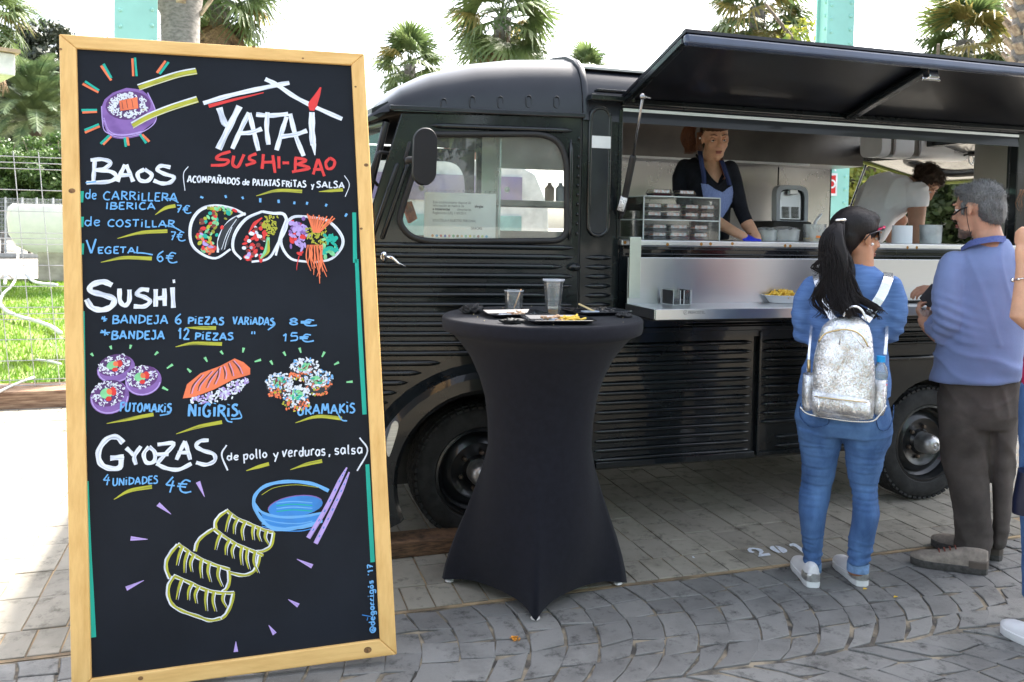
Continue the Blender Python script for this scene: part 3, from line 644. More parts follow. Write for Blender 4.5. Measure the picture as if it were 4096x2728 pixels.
b.tube([(q[0][0], yy-.02, q[0][1]), (q[1][0], yy-.022, q[1][1])], .009, 8, round_=True); b.tube([(q[1][0], yy-.02, q[1][1]), (q[2][0], yy-.05, q[2][1]), (mc[0]-.03, 3.45, mz)], .009, 8); b.tube([(mc[0]-.055, 3.46, mz), (mc[0]-.015, 3.435, mz)], .015, 10, round_=True); b.build('mirror_arm', M_rub, mir, smooth=True)
b = MB(); q = [(.596,1.7598),(.5512,1.7588),(.5408,1.7478),(.5177,1.6798),(.5211,1.6416),(.5522,1.6177)]; b.tube([(p[0], 3.66-(.05 if 0 < i < 5 else 0), p[1]) for i, p in enumerate(q)], .0075, 8); b.build('grab_bar', M_rub, van, smooth=True)
# roof: cross-sections from nose to tail
rx = [(.50, 1.90, .0), (.56, 2.00, .02), (.66, 2.10, .10), (.80, 2.18, .35), (1.0, 2.245, .75), (1.2, 2.28, 1), (1.44, 2.295, 1), (1.455, 2.298, 1), (1.462, 2.30, 1)]
def roof_ring(x, zt, f, off=0, z0=None):
    y0 = YS(max(x, .6)); z0 = (1.955 if x > .6 else 1.955-(.6-x)*.5) if z0 is None else z0; H = max(zt-z0, .01); y1 = YFs(max(x, .6)); half = []
    for dy, g in ((.0, 0), (.003, .12), (.012, .30), (.035, .50), (.075, .655), (.14, .78), (.24, .88), (.42, .955), (.68, .99), (.935, 1.0)): half.append((dy, g))
    pts = [(x, y0+dy-off, z0+H*g+off*(g > .6)) for dy, g in half]; pts += [(x, y1-dy+off, z0+H*g+off*(g > .6)) for dy, g in reversed(half[:-1])]
    return pts
b = MB(); b.loft([roof_ring(x, z, f) for x, z, f in rx], False, False); b.build('cab_roof', M_roof, van, smooth=True)
b = MB(); b.loft([roof_ring(x, 2.30, 1, o_, 1.94) for x, o_ in ((1.463, .0), (1.463, .012), (1.478, .016), (1.492, .012), (1.492, .001))], False, False); b.build('roof_rib', M_roof, van, smooth='auto')
b = MB(); b.loft([roof_ring(x, 2.285, 1, .0, 1.94) for x in (1.49, 2.4, 3.4, 4.29)], False, False); b.build('box_roof', M_roof, van, smooth=True)
# dimples pressed in the cab roof flank
def roofy(z, zt): 
    g = (z-1.955)/(zt-1.955); 
    return YS(1.0)+(.003 if g < .2 else .003+.03*max(0, g-.2)/.3)
for q, ztop in zip([(.8377,1.9872),(.9639,1.9996),(1.0895,2.005),(1.217,2.0141),(1.344,2.016)], (2.14, 2.2, 2.24, 2.27, 2.29)):
    b = MB(); hgt = .045 if q[0] < .85 else .052; lp = rrect(-.012, .012, -hgt/2, hgt/2, .011, 4)
    b.tube([(q[0]+p[0], YS(q[0])+.004+.05*max(0, (q[1]+p[1]-2.0)), q[1]+p[1]) for p in lp+lp[:1]], .0032, 6, cap=False); b.build('dimple', M_roof, van, smooth=True)
# windscreen (two flat panes in a V) with rubber
for s in (0, 1):
    Y = (lambda y: y) if s == 0 else (lambda y: 8.97-y)
    cr = [Vector((.595, Y(3.72), 1.90)), Vector((.505, Y(4.46), 1.925)), Vector((.375, Y(4.46), 1.40)), Vector((.475, Y(3.72), 1.37))]
    b = MB(); b.add(cr, [(0, 1, 2, 3)]); b.build('windscreen_pane', G_cab, van)
    b = MB(); b.tube(cr+cr[:1], .016, 8, cap=False); b.build('windscreen_frame', M_roof, van, smooth=True)
b = MB(); rings = []
for y in (3.70, 3.9, 4.2, 4.485, 4.77, 5.07, 5.27):
    c_ = 1-abs(y-4.485)/.8; fx = -.10*c_; rings.append([(.62+fx, y, 1.955+.0*c_), (.60+fx, y, 1.99), (.53+fx, y, 1.955), (.53+fx, y, 1.925), (.56+fx, y, 1.915)])
b.loft(rings, True, True); b.build('brow', M_roof, van, smooth='auto')
prof = [(.50, 1.34), (.36, 1.28), (.2, 1.2), (.1, 1.08), (.06, .95), (.05, .5)]; b = MB(); rings = []
for y in np.linspace(3.69, 5.28, 13):
    c_ = 1-((y-4.485)/.8)**2; rings.append([(x-.16*c_, y, z+.04*c_*(z > 1)) for x, z in prof])
b.loft(rings, False, False); b.build('bonnet', M_blk, van, smooth='auto')
b = MB()
for k in range(9): b.box(-.13, -.10, 3.9, 5.07, .55+k*.06, .575+k*.06)
b.build('grille', M_rub, van, bevel=.004)
for y in (3.86, 5.11):
    b = MB(); b.lathe([(0, 0), (.075, .01), (.095, .03), (.095, .1)], Matrix.Translation((-.03, y, .86)) @ Matrix.Rotation(R(90), 4, 'Y'), 20); b.build('headlight', M_chr, van, smooth=True)
b = MB(); b.box(-.22, -.15, 3.66, 5.3, .42, .52); b.build('bumper', M_blk, van, bevel=.01)
# front wing flange round the wheel and its bright end plate
b = MB(); rings = []
for k in range(27):
    a = 203-k*8; ra = R(a); ex = max(0, (a-120)/80); ro = .50+.05*ex; ri = .395; y0 = YS(FH[0]+ro*math.cos(ra))+.005; dp = .10+.03*ex
    sec = [(ro+.02, 0), (ro+.004, -.02), (ro-.01, -dp*.8), (ro-.035, -dp), (ri+.02, -dp*1.02), (ri, -dp*.86), (ri+.003, 0)]
    rings.append([(FH[0]+r_*math.cos(ra), y0+q, FH[1]+r_*math.sin(ra)) for r_, q in sec])
b.loft(rings); b.build('front_wing', M_blk, van, smooth='auto', fixn=True)
pl = [(.5912,.4564),(.6003,.4454),(.6115,.4759),(.6333,.5474),(.6404,.5817),(.636,.5993),(.6221,.6049),(.6099,.5937),(.6007,.5631),(.5889,.5223),(.5866,.4878)]; b = MB(); b.plate(rpoly(pl, .01, 3), [], .006, lambda u, v, t: (u, 3.548+t, v)); b.build('wing_trim', M_alu, van, bevel=.002)
# mid panel between cab and hatch
b = MB(); b.box(1.466, 1.662, 3.552, 3.575, .34, 1.96); b.box(1.645, 1.664, 3.545, 3.58, 1.40, 2.0); mid = b.build('mid_panel', M_blk, van, bevel=.003)
b = MB(); b.box(1.459, 1.465, 3.556, 3.6, .34, 1.96); b.build('door_gap', M_rub, van)
for i in range(0, 12): 
    z = zr[0]-i*dz
    if z > .93: bead(1.492, 1.628, z, mid, yf=lambda x: 3.552)
p = [(1.5023,1.9992),(1.5996,2.0051),(1.6147,1.4155),(1.5166,1.4141)]; cx0, cx1 = p[0][0], p[1][0]; sl = rrect(cx0, cx1, p[2][1], p[0][1], .045, 7)
b = MB(); b.tube([(u, 3.550, v) for u, v in sl+sl[:1]], .010, 8, cap=False); b.build('slot_rim', M_blk, mid, smooth=True)
b = MB(); b.plate(rrect(cx0+.008, cx1-.008, p[2][1]+.008, p[0][1]-.008, .04, 6), [], .004, lambda u, v, t: (u, 3.544+t, v)); b.build('slot_panel', mat('slot paint', (.012, .014, .020), .28, coat=.4, var=.2, bump=.3, bs=18), mid)
p = [(1.5078,1.8707),(1.6013,1.8157)]; b = MB(); b.box(p[0][0], p[1][0], 3.540, 3.5432, p[1][1], p[0][1]); b.build('sticker', mat('blank sticker', (.62, .65, .66), .6, var=.05), mid)
p = [(1.4615,2.0542),(1.4683,2.0295),(1.6901,2.0533)]; b = MB(); b.box(1.485, 1.70, 3.50, 3.552, p[1][1]-.002, p[0][1]); b.box(1.52, 1.70, 3.515, 3.56, p[0][1]+.016, p[0][1]+.028); b.build('rail', M_blk, van, bevel=.004)
# strip under the counter, lower panels
b = MB(); b.box(1.664, 4.05, 3.552, 3.575, .93, 1.372); b.build('side_panel', M_blk, van)
b = MB(); zz = [q[1] for q in [(2.161,1.3717),(2.1616,1.3533),(2.162,1.3397),(2.1625,1.3225)]]; b.box(1.70, 4.05, 3.515, 3.552, zz[1], zz[0]); b.box(1.70, 4.05, 3.535, 3.552, zz[3]+.004, zz[2]-.004); b.build('trim_strip', M_blk, van, bevel=.004)
low = MB(); low.box(1.50, 2.405, 3.556, 3.58, .335, .955); low = low.build('lower_panel', M_blk, van)
z1 = [(2.3783,.9011),(2.3948,.4115)]; dzl = (z1[0][1]-z1[1][1])/11
for i in range(13): bead(1.55, 2.395, z1[0][1]-i*dzl, low, yf=lambda x: 3.555, h=.0125)
b = MB(); b.box(1.56, 2.41, 3.53, 3.56, .333, .362); b.box(1.55, 4.05, 3.535, 3.556, .962, .985); b.build('sill_rail', M_blk, van, bevel=.003)
low2 = MB(); low2.box(2.432, 3.13, 3.556, 3.58, .335, .955); low2 = low2.build('lower_panel', M_blk, van)
for i in range(10): bead(2.45, 3.10, z1[0][1]-i*dzl, low2, yf=lambda x: 3.555, h=.0125)
for i in (10.8, 11.8): bead(2.54, 3.10, z1[0][1]-i*dzl, low2, yf=lambda x: 3.555, h=.0125)
b = MB(); b.box(2.432, 3.13, 3.54, 3.556, .333, .352); b.box(2.432, 2.446, 3.545, 3.556, .352, .955); b.build('sill_rail', M_blk, van, bevel=.003)
b = MB(); b.box(2.406, 2.431, 3.575, 3.6, .33, .96); b.build('panel_gap', M_rub, van)
b = MB(); b.plate([(3.14, .335), (3.14, .958), (4.29, .958), (4.29, .335)]+arch(RH, .36, 3, 177, 18), [], .02, lambda u, v, t: (u, 3.556+t, v)); wp = b.build('wheel_panel', mat('matte wing paint', (.022, .021, .020), .42, coat=.1, spec=.3, var=.2, vs=3), van, bevel=.003)
zz = [(3.3049,.7952)][0][1]; b = MB(); b.tube([(3.16, 3.55, .36), (3.16, 3.55, zz-.03), (3.19, 3.55, zz), (4.1, 3.55, zz)], .012, 8); b.build('wing_edge', M_blk, wp, smooth=True)
for y in (520, 552, 590, 632, 668, 700): 
    zq = [(3.3044,1.0164)][0][1]-(y-520)*.00078; 
    if zq < 1.05: bead(2.0 if zq > .99 else 3.2, 4.1, zq, wp, yf=lambda x: 3.553, h=.010)
b = MB(); b.box(4.05, 4.29, 3.55, 3.60, .34, 2.05); b.box(4.05, 4.24, 3.60, 3.62, .34, 2.04); b.box(4.25, 4.29, 5.38, 5.42, .34, 2.05); b.box(4.20, 4.285, 3.63, 5.37, .34, .95); b.build('rear_post', M_blk, van, bevel=.004)
b = MB(); b.box(4.24, 4.285, 3.60, 4.02, .95, 2.03); b.build('post_lining', M_steel2, van)
# far side, floor, wheel houses
b = MB(); hole = [(1.62, 1.42), (2.25, 1.42), (2.25, 1.84), (1.62, 1.84)]; b.plate([(1.47, .34), (4.29, .34), (4.29, 1.99), (1.47, 1.99)], [hole], .03, lambda u, v, t: (u, 5.39+t, v)); b.build('far_side', M_blk, van)
b = MB(); b.box(.1, 4.1, 3.99, 5.0, .40, .44); b.box(.2, 4.0, 3.95, 4.0, .2, .40); b.box(.2, 4.0, 4.95, 5.0, .2, .40); b.build('floor', M_int, van); b = MB(); b.box(1.55, 3.1, 3.62, 5.36, .30, .345); b.box(.5, 4.2, 4.0, 4.95, .25, .39); b.build('chassis', M_int, van)
b = MB(); b.box(3.15, 3.93, 3.80, 3.83, .40, .9); b.box(.55, 1.5, 3.92, 3.95, .40, .9); b.box(3.15, 3.93, 3.58, 3.82, .72, .74); b.box(.6, 1.45, 3.72, 3.94, .74, .76); b.build('wheel_house', M_rub, van)
# interior: steel lining, extractor cabinet, ceiling, worktops
b = MB(); b.plate([(1.5, .44), (3.80, .44), (3.80, 2.19), (1.5, 2.19)], [[(1.62, 1.42), (2.25, 1.42), (2.25, 1.84), (1.62, 1.84)]], .004, lambda u, v, t: (u, 5.375+t, v)); b.box(3.81, 4.27, 5.372, 5.379, .44, 2.18); b.build('back_lining', M_steel2, van)
b = MB(); b.box(2.28, 4.27, 5.02, 5.37, 1.93, 2.18); b.build('extractor_cabinet', mat('dark steel', (.16, .15, .14), .32, 1, var=.1, vs=3), van, bevel=.004)
b = MB(); b.box(2.28, 3.8, 5.0, 5.02, 1.915, 1.93); b.build('light_strip', M_alu, van)
b = MB(); b.box(1.5, 4.27, 3.63, 5.37, 2.19, 2.20); b.build('ceiling', mat('ceiling steel', (.40, .38, .35), .35, 1, var=.1, vs=3), van)
b = MB(); b.box(1.664, 4.05, 3.548, 3.60, 1.992, 2.006); b.build('hatch_trim', M_alu, van)
b = MB(); b.box(1.664, 4.05, 3.528, 3.95, 1.372, 1.397); b.build('counter', M_alu, van, bevel=.003)
b = MB()
for x in (1.68, 1.90, 2.08, 2.13, 2.25, 2.55, 2.58, 3.0, 3.3, 3.36): b.lathe([(0, 0), (.008, .0)], Matrix.Translation((x, 3.5276, 1.383+.004*math.sin(x*9))) @ Matrix.Rotation(R(90), 4, 'X'), 9)
b.build('rust_spot', mat('rust', (.35, .16, .03), .9), van, kind='stuff')
b = MB(); b.box(2.3, 3.6, 4.95, 5.36, .85, .9); b.build('worktop', M_steel, van)
# serving shelf
p = [(1.6728,1.3186),(1.6801,1.1168)]; b = MB(); b.box(p[0][0], 3.78, 3.474, 3.486, 1.10, p[0][1]); b.build('splash_panel', M_steel, van, bevel=.002)
b = MB(); b.box(p[0][0], 3.78, 3.2, 3.474, 1.098, 1.105); b.box(p[0][0], 3.78, 3.194, 3.2, 1.062, 1.107); b.box(p[0][0]-.004, p[0][0], 3.2, 3.486, 1.064, 1.107); shf = b.build('shelf', M_steel, van, bevel=.0015)
b = MB(); b.box(p[0][0], 3.78, 3.22, 3.54, 1.055, 1.07); b.build('shelf_bracket', M_rub, van)
p = [(1.6696,1.4093),(1.7258,1.1324)]; b = MB(); b.box(p[0][0], p[1][0], 3.452, 3.462, p[1][1], 1.412); b.box(p[0][0], p[1][0], 3.462, 3.60, 1.403, 1.412); b.build('strap', mat('green tinted steel', (.50, .55, .52), .33, 1, var=.05), van, bevel=.002)
def text(s, size, parent, M, m, name='lettering', ext=.0006, align='LEFT', bold=0, label=None, shear=0, sp=1.0):
    cu = bpy.data.curves.new(name, 'FONT'); cu.body = s; cu.size = size; cu.extrude = ext; cu.align_x = align; cu.offset = bold; cu.shear = shear; cu.space_character = sp; cu.resolution_u = 3
    o = bpy.data.objects.new('tmp', cu); C.objects.link(o); dg = bpy.context.evaluated_depsgraph_get(); me = bpy.data.meshes.new_from_object(o.evaluated_get(dg)); bpy.data.objects.remove(o)
    me.transform(M); me.materials.clear(); me.materials.append(m); o = bpy.data.objects.new(name, me); C.objects.link(o); o.parent = parent; return o
MF = lambda x, y, z: Matrix.Translation((x, y, z)) @ Matrix.Rotation(R(90), 4, 'X')
p = [(1.8273,1.0871)]; lg = mat('engraved grey', (.20, .20, .21), .5); text('FRIHOSTEL', .017, shf, MF(p[0][0], 3.1935, p[0][1]), lg, bold=.0003)
b = MB(); q = Matrix.Translation((p[0][0]-.013, 3.1935, p[0][1]+.006)) @ Matrix.Rotation(R(90), 4, 'X'); b.lathe([(.008, 0), (.0095, 0), (.0095, .0006), (.008, .0006)], q, 16, 0.6, 6); b.bar((p[0][0]-.018, 3.1932, p[0][1]), (p[0][0]-.008, 3.1932, p[0][1]+.012), .0012, .0012); b.build('logo', lg, shf)
# raised hatch (awning)
A0 = Vector((0, 3.545, 2.04)); A1 = Vector((0, 2.95, 2.225)); du = (A1-A0); XL, XR = 1.645, 4.42
def aw(x, s, t): 
    n_ = Vector((0, .297, .955)); q = A0+du*s+n_*t; return (x, q.y, q.z)
b = MB()
def abox(b, x0, x1, s0, s1, t0, t1): return b.add([aw(x, s, t) for t in (t0, t1) for s in (s0, s1) for x in (x0, x1)], [(0, 1, 3, 2), (4, 6, 7, 5), (0, 4, 5, 1), (2, 3, 7, 6), (0, 2, 6, 4), (1, 5, 7, 3)])
abox(b, XL, XR, 0, 1, .0, .014); hatch = b.build('hatch', mat('hatch paint', (.006, .007, .011), .34, coat=.15, spec=.3, var=.2, rvar=.05), van)
b = MB(); abox(b, XL, XR, .945, 1.0, -.045, -.001); b.build('hatch_lip', mat('lip paint', (.03, .045, .085), .25, coat=.4, var=.1), hatch, bevel=.012, seg=3)
b = MB(); abox(b, XL, XL+.03, .05, .94, -.03, -.001); abox(b, XR-.03, XR, .05, .94, -.03, -.001); abox(b, XL, XR, .0, .05, -.03, -.001); b.build('hatch_frame', M_blk, hatch, bevel=.005)
p0 = [(2.8949,2.0223)][0]; b = MB(); abox(b, p0[0]-.03, p0[0]+.03, .05, .94, -.035, -.001); b.build('hatch_rib', M_blk, hatch, bevel=.012)
p1 = [(2.9432,2.1765)][0]; b = MB(); abox(b, p0[0]-.02, p0[0]+.035, .86, .92, -.07, -.03); abox(b, p0[0]-.05, p0[0]+.05, .88, .90, -.078, -.062); b.build('latch', M_chr, hatch, bevel=.004)
b = MB(); abox(b, XL+.0, XL+.12, .955, 1.0, .0141, .016); b.build('rust_patch', mat('rust edge', (.20, .09, .03), .9, var=.4), hatch)
# gas struts
s0 = [(1.5747,1.9993)][0]; s1 = [(1.6476,1.7665)][0]; s2 = [(1.6586,1.4954)][0]
b = MB(); b.tube([(s0[0], 3.17, s0[1]), (s1[0], 3.40, s1[1])], .0055, 8); b.ell((s0[0], 3.17, s0[1]), .013); b.tube([(s0[0], 3.17, s0[1]), (s0[0]+.035, 3.17, s0[1]-.003)], .005, 6); b.build('strut_rod', mat('strut rod', (.35, .35, .36), .25, .9), van, smooth=True)
b = MB(); b.tube([(s1[0], 3.40, s1[1]), (s2[0], 3.525, s2[1]+.03)], .0155, 12, round_=True); b.tube([(s2[0], 3.52, s2[1]+.03), (s2[0]-.002, 3.53, s2[1])], .008, 8); b.build('strut_cylinder', M_rub, van, smooth=True)
s3 = [(1.651,1.5941),(1.6436,1.5321)]; b = MB(); b.tube([(s3[0][0], 3.487, s3[0][1]), (s3[1][0], 3.508, s3[1][1])], .0163, 12); b.build('strut_label', mat('strut label', (.75, .75, .75), .5, var=.1, vs=300, col2=(.05, .05, .05), vlo=.44, vhi=.46), van, smooth=True)
# raised tailgate seen from inside
b = MB(); TZ = 2.05; T0 = Vector((4.29, 0, TZ)); tg = lambda y, s: (4.29+s*.92, y, TZ-s*.20)
wy = rrect(3.95, 5.0, .30, .78, .12, 6)
b.plate([(3.6, 0), (5.36, 0), (5.36, 1), (3.6, 1)], [wy], .03, lambda u, v, t: (tg(u, v)[0], u, tg(u, v)[2]+t)); tgate = b.build('tailgate', M_blk, van, bevel=.004)
b = MB(); b.tube([tg(u, v) for u, v in wy+wy[:1]], .02, 8, cap=False); b.build('window_rubber', M_rub, tgate, smooth=True)
b = MB(); b.plate(wy, [], .004, lambda u, v, t: (tg(u, v)[0], u, tg(u, v)[2]+.01+t)); b.build('window_pane', G_cab, tgate)
ye = mat('lime lit edge', (.33, .40, .08), .5)  # yellow-green light along the tailgate edges, put into the frame colour
b = MB(); b.bar(tg(3.65, .1), tg(3.65, .97), .02, .03); b.bar(tg(5.32, .1), tg(5.32, .97), .02, .03); b.bar(tg(3.65, .97), tg(5.32, .97), .02, .03); b.build('tailgate_frame', ye, tgate)
for k in range(9):
    b = MB(); b.bar(tg(5.28, .10+k*.018), tg(4.9-.02*k, .12+k*.022), .03, .012); b.build('slat', M_blk, tgate)
b = MB(); b.box(4.24, 4.31, 3.6, 5.4, TZ-.03, TZ+.035); b.build('rear_header', M_blk, van, bevel=.006)
for y, s in ((5.33, .3), (3.64, .5)):
    b = MB(); e = tg(y, s); b.tube([(4.27, y, 1.25), (4.27+(e[0]-4.27)*.55, y, 1.25+(e[2]-1.25)*.55)], .016, 10); b.tube([(4.27, y, 1.25), e], .008, 8); b.build('strut_cylinder', M_blk, van, smooth=True)
# air conditioner hung inside
acx0 = [(3.8836,1.9718)][0][0]; acx1 = [(4.5988,2.0042)][0][0]; zb = [(4.1908,1.9461)][0][1]; t = thing('air_conditioner', 'white box air conditioner hanging under the van ceiling above the bent man', 'air conditioner', (acx0, 4.4, zb))
W_ = acx1-acx0; b = MB()
for a, c_ in ((0, .10), (.155, .36), (.44, 1.0)):
    rings = []
    for s, x in ((.9, 0), (1, .02), (1, -.02), (.9, 0)): pass
    b.loft([[(a*W_+(c_-a)*W_*fx, p[0], p[1]) for p in rrect(0, .2, 0, .26, .05, 5)] for fx in (0, .04, .96, 1)], True, True)
b.build('housing', M_white, t, smooth='auto'); b = MB(); b.box(.03, W_-.03, .02, .18, .015, .25); b.build('grille', mat('ac grille', (.14, .13, .11), .6), t)
b = MB(); b.box(W_*.82, W_*.90, -.003, .0, .045, .07); b.box(W_*.76, W_*.86, -.001, .0, .17, .20); b.build('label', mat('ac label', (.35, .36, .38), .6, col2=(.7, .7, .7), vs=160, vlo=.45, vhi=.5), t)
b = MB(); P = catmull([(4.4946,2.1017),(4.5273,2.0467),(4.5597,2.0009),(4.5123,1.9845),(4.5192,1.9659),(4.573,1.9778),(4.6042,1.9601),(4.5939,1.9217),(4.5692,1.9302),(4.5644,1.9679),(4.5746,2.0063),(4.5806,2.0682)], 5); b.tube([(x-acx0, -.03, z-zb) for x, z in P], .0045, 6); b.build('cable', M_white, t, smooth=True)
# wheels
def wheel(c, y, cap):
    w_ = thing('wheel', '', '', (c[0], y, c[1])); del w_['label']; del w_['category']; w_.parent = van; w_.name = 'wheel'
    Mx = Matrix.Rotation(R(90), 4, 'X'); b = MB(); b.lathe([(.205, .0), (.215, .012), (.25, .014), (.285, .006), (.303, -.012), (.311, -.03), (.312, -.14), (.30, -.165), (.26, -.172), (.21, -.165)], Mx, 64); ty = b.build('tyre', M_tyre, w_, smooth='auto')
    b = MB()
    for k in range(56):
        a = 2*math.pi*k/56; c_, s_ = math.cos(a), math.sin(a)
        for r_, z_, w2 in ((.306, .006, .018), (.3135, .04, .03), (.3135, .085, .03), (.3135, .13, .028)):
            M = Matrix.Rotation(-a-(.02 if z_ > .06 else 0), 4, 'Y') @ Matrix.Translation((r_-.006, z_, 0)); b.box(-.006, .006, -w2/2, w2/2, -.011, .011, M)
    b.build('tread_block', M_tyre, w_, kind='stuff')
    b = MB(); b.lathe([(.212, -.005), (.208, .006), (.198, .008), (.190, -.004), (.186, -.04), (.170, -.055), (.16, -.045), (.13, -.03), (.118, -.034), (.1, -.045), (.07, -.045), (.06, -.03), (.0, -.03)], Mx, 48); b.build('rim', mat('rim paint', (.008, .009, .01), .30, coat=.3, var=.2), w_, smooth='auto')
    b = MB()
    for k in range(6): a = k*math.pi/3+.3; b.lathe([(0, .016), (.010, .014), (.012, 0)], Matrix.Translation((.083*math.cos(a), .044, .083*math.sin(a))) @ Mx, 6)
    b.build('wheel_nut', mat('dirty nut', (.12, .09, .07), .5, .6), w_, kind='stuff')
    b = MB(); b.lathe([(.056, -.03), (.056, .02), (.05, .045), (.038, .062), (.022, .068), (.018, .062), (.008, .063), (.0, .070)], Mx, 28); b.build('hub_cap', mat('hub alloy', (.50, .50, .50), .38, .85, var=.2, vs=16, rvar=.1), w_, smooth='auto')
    return w_
wheel(FH, 3.665, 1); wheel(RH, 3.60, 1)
for c_ in (FH, RH): wheel(c_, 5.48, 0)
# plank in front of the front wheel
p = [(.6142,3.5459),(.8563,3.5263)]; y0 = p[0][1]; x1 = p[1][0]+.35
b = MB(); b.box(-.1, x1, y0, y0+.14, 0, .072); tag(b.build('timber_beam', M_tim, bevel=.008), 'worn dark timber beam on the paving against the front wheel', 'beam')
# allergen notice in the cab window
n_ = [(.7641,1.5948),(1.0835,1.6047),(1.0779,1.3878),(.7688,1.3836)]; x0, z1, x1_, z0 = n_[0][0], n_[0][1], n_[1][0], n_[3][1]; YN = YS(x0)-.012; t = thing('window_notice', 'white allergen notice in a plastic sleeve inside the cab window', 'notice', (x0, YN, z0)); W_, H_ = x1_-x0, z1-z0
t.rotation_euler = (0, 0, -math.atan(.13/.86)); t.location = (x0, YS(x0)+.022, z0); W_ *= 1.01
b = MB(); b.box(0, W_, -.001, 0, 0, H_); b.build('sheet', mat('notice paper', (.86, .87, .90), .8, var=.02), t)
b = MB(); b.box(-.002, W_+.012, .0005, .0015, -.004, H_+.016); b.build('sleeve', glass('sleeve', (.98, .98, .99), .05, .03), t)
ink = mat('grey ink', (.16, .17, .22), .8); bk_ = mat('dark ink', (.05, .05, .08), .8); fs = H_*.078
for s_, xx, zz_, bb, mm in (('Este establecimiento dispone de', .115, .77, 0, ink), ('información en materia de', .115, .70, 0, ink), ('alergias', .70, .70, .0004, bk_), ('e intolerancias', .115, .625, .0004, bk_), ('alimentarias.', .455, .625, 0, ink), ('Reglamento (UE) 1169/2011.', .115, .545, 0, ink), ('SOLICÍTELA A NUESTRO PERSONAL', .115, .385, 0, ink), ('GRACIAS.', .65, .23, .0003, bk_)):
    text(s_, fs, t, Matrix.Translation((W_*xx, -.0015, H_*zz_)) @ Matrix.Rotation(R(90), 4, 'X') @ Matrix.Scale(.80 if zz_ > .5 else .74, 4, (1, 0, 0)), mm, bold=bb, ext=.0001)
cols = ((.6, .3, .1), (.1, .4, .7), (.6, .2, .2), (.1, .15, .5), (.6, .3, .3), (.2, .5, .3), (.3, .25, .1), (.7, .5, .3), (.3, .6, .4), (.7, .6, .1), (.5, .6, .5), (.4, .2, .2), (.6, .7, .3), (.2, .5, .8))
for k, cc in enumerate(cols): b = MB(); b.lathe([(0, 0), (.0062, 0)], Matrix.Translation((W_*(.12+.058*k), -.0016, H_*.085)) @ Matrix.Rotation(R(90), 4, 'X'), 12); b.build('icon', mat('icon %d' % k, cc, .7, var=0), t)
b = MB(); 
for k in range(16): b.lathe([(0, 0), (.0028, 0)], Matrix.Translation((W_*(.04+.062*k), -.0002, H_+.009)) @ Matrix.Rotation(R(90), 4, 'X'), 8)
b.build('punch_hole', bk_, t, kind='stuff')
b = MB()
for q in [(.7495,1.6126),(1.1312,1.6156)]: b.lathe([(0, .006), (.006, .005), (.009, 0), (.014, 0)], Matrix.Translation((q[0], YS(q[0])+.02, q[1])) @ Matrix.Rotation(R(90), 4, 'X'), 14)
b.build('sucker', mat('sucker', (.5, .52, .5), .25), door, smooth=True)
# things seen in the cab through the glass
b = MB(); b.box(.6, 1.45, 3.9, 4.25, 1.22, 1.36); b.box(.62, 1.2, 4.3, 5.2, .8, 1.05); b.build('dashboard', M_int, van, bevel=.02)
q = [(.7182,1.5531),(.7603,1.5603),(.7885,1.4788),(.7542,1.4553)]; b = MB(); b.plate(q, [], .06, lambda u, v, t: (u, 3.95+t, v)); tag(b.build('carton', mat('orange carton', (.45, .12, .04), .7, var=.3, vs=20)), 'orange printed carton leaning in the lower front corner of the cab window', 'carton')
for i, (px) in enumerate((0, 1)):
    q = ([(1.5874,1.5926)] if px == 0 else [(1.6508,1.5926)])[0]; b = MB(); b.lathe([(0, 0), (.024, 0), (.026, .01), (.026, .07), (.011, .088), (.011, .10), (0, .10)], n=16); t = tag(b.build('spray_bottle', mat('bottle %d' % i, ((.42, .26, .16), (.45, .47, .55))[i], .4), smooth='auto'), ('brown bottle on the cab ledge', 'pale bottle beside the brown bottle on the cab ledge')[i], 'bottle'); t.location = (q[0], 4.3, q[1])
b = MB(); q = [(1.5578,1.5901),(1.7074,1.5828)]; b.box(q[0][0]-.3, 2.3, 4.2, 4.6, q[0][1]-.03, q[0][1]-.002); b.build('ledge', mat('ledge cream', (.45, .42, .35), .6), van)
# stalls beyond, seen through the cab
q = [(1.7885,2.1159),(2.7689,2.1418),(2.8703,1.8826)]; t = thing('market_stall', 'white roofed market truck with a purple side panel seen through the cab window', 'market stall', (q[0][0], 8.2, 0)); w2 = q[1][0]-q[0][0]; zt = q[0][1]
b = MB(); b.loft([[(x, y, z) for x, z in ((-1.2, .5), (-1.2, zt-.1), (-1.0, zt), (w2-.15, zt), (w2+.1, zt-.12), (w2+.25, zt-.45), (w2+.3, .5))] for y in (0, 1.8)]); b.build('body', mat('truck cream', (.66, .66, .63), .4), t, smooth=False, bevel=.02)
b = MB(); b.box(-.9, w2-.05, -.02, -.001, zt-.42, zt-.16); b.build('side_panel', mat('purple panel', (.20, .17, .34), .6, col2=(.30, .24, .20), vs=1.2), t)
b = MB(); b.box(-.9, w2-.05, -.02, -.001, .8, zt-.56); b.build('lower_panel', mat('pale teal panel', (.25, .42, .40), .6, var=.3, vs=1.5), t)
q = [(2.3104,2.4146),(2.3957,2.1924),(2.7065,2.2058)]; t = thing('steel_frame', 'rust brown riveted steel frame standing behind the market truck', 'frame', (q[0][0], 9.9, 0)); b = MB(); z_ = q[0][1]
for x in (0, .3, .9): b.box(x, x+.12, 0, .12, 0, z_+.8)
b.box(0, 1.0, -.01, .13, z_-.75, z_-.6); b.box(0, 1.0, -.01, .13, z_+.1, z_+.25); b.build('beam', mat('red oxide', (.24, .07, .04), .6), t, bevel=.005)
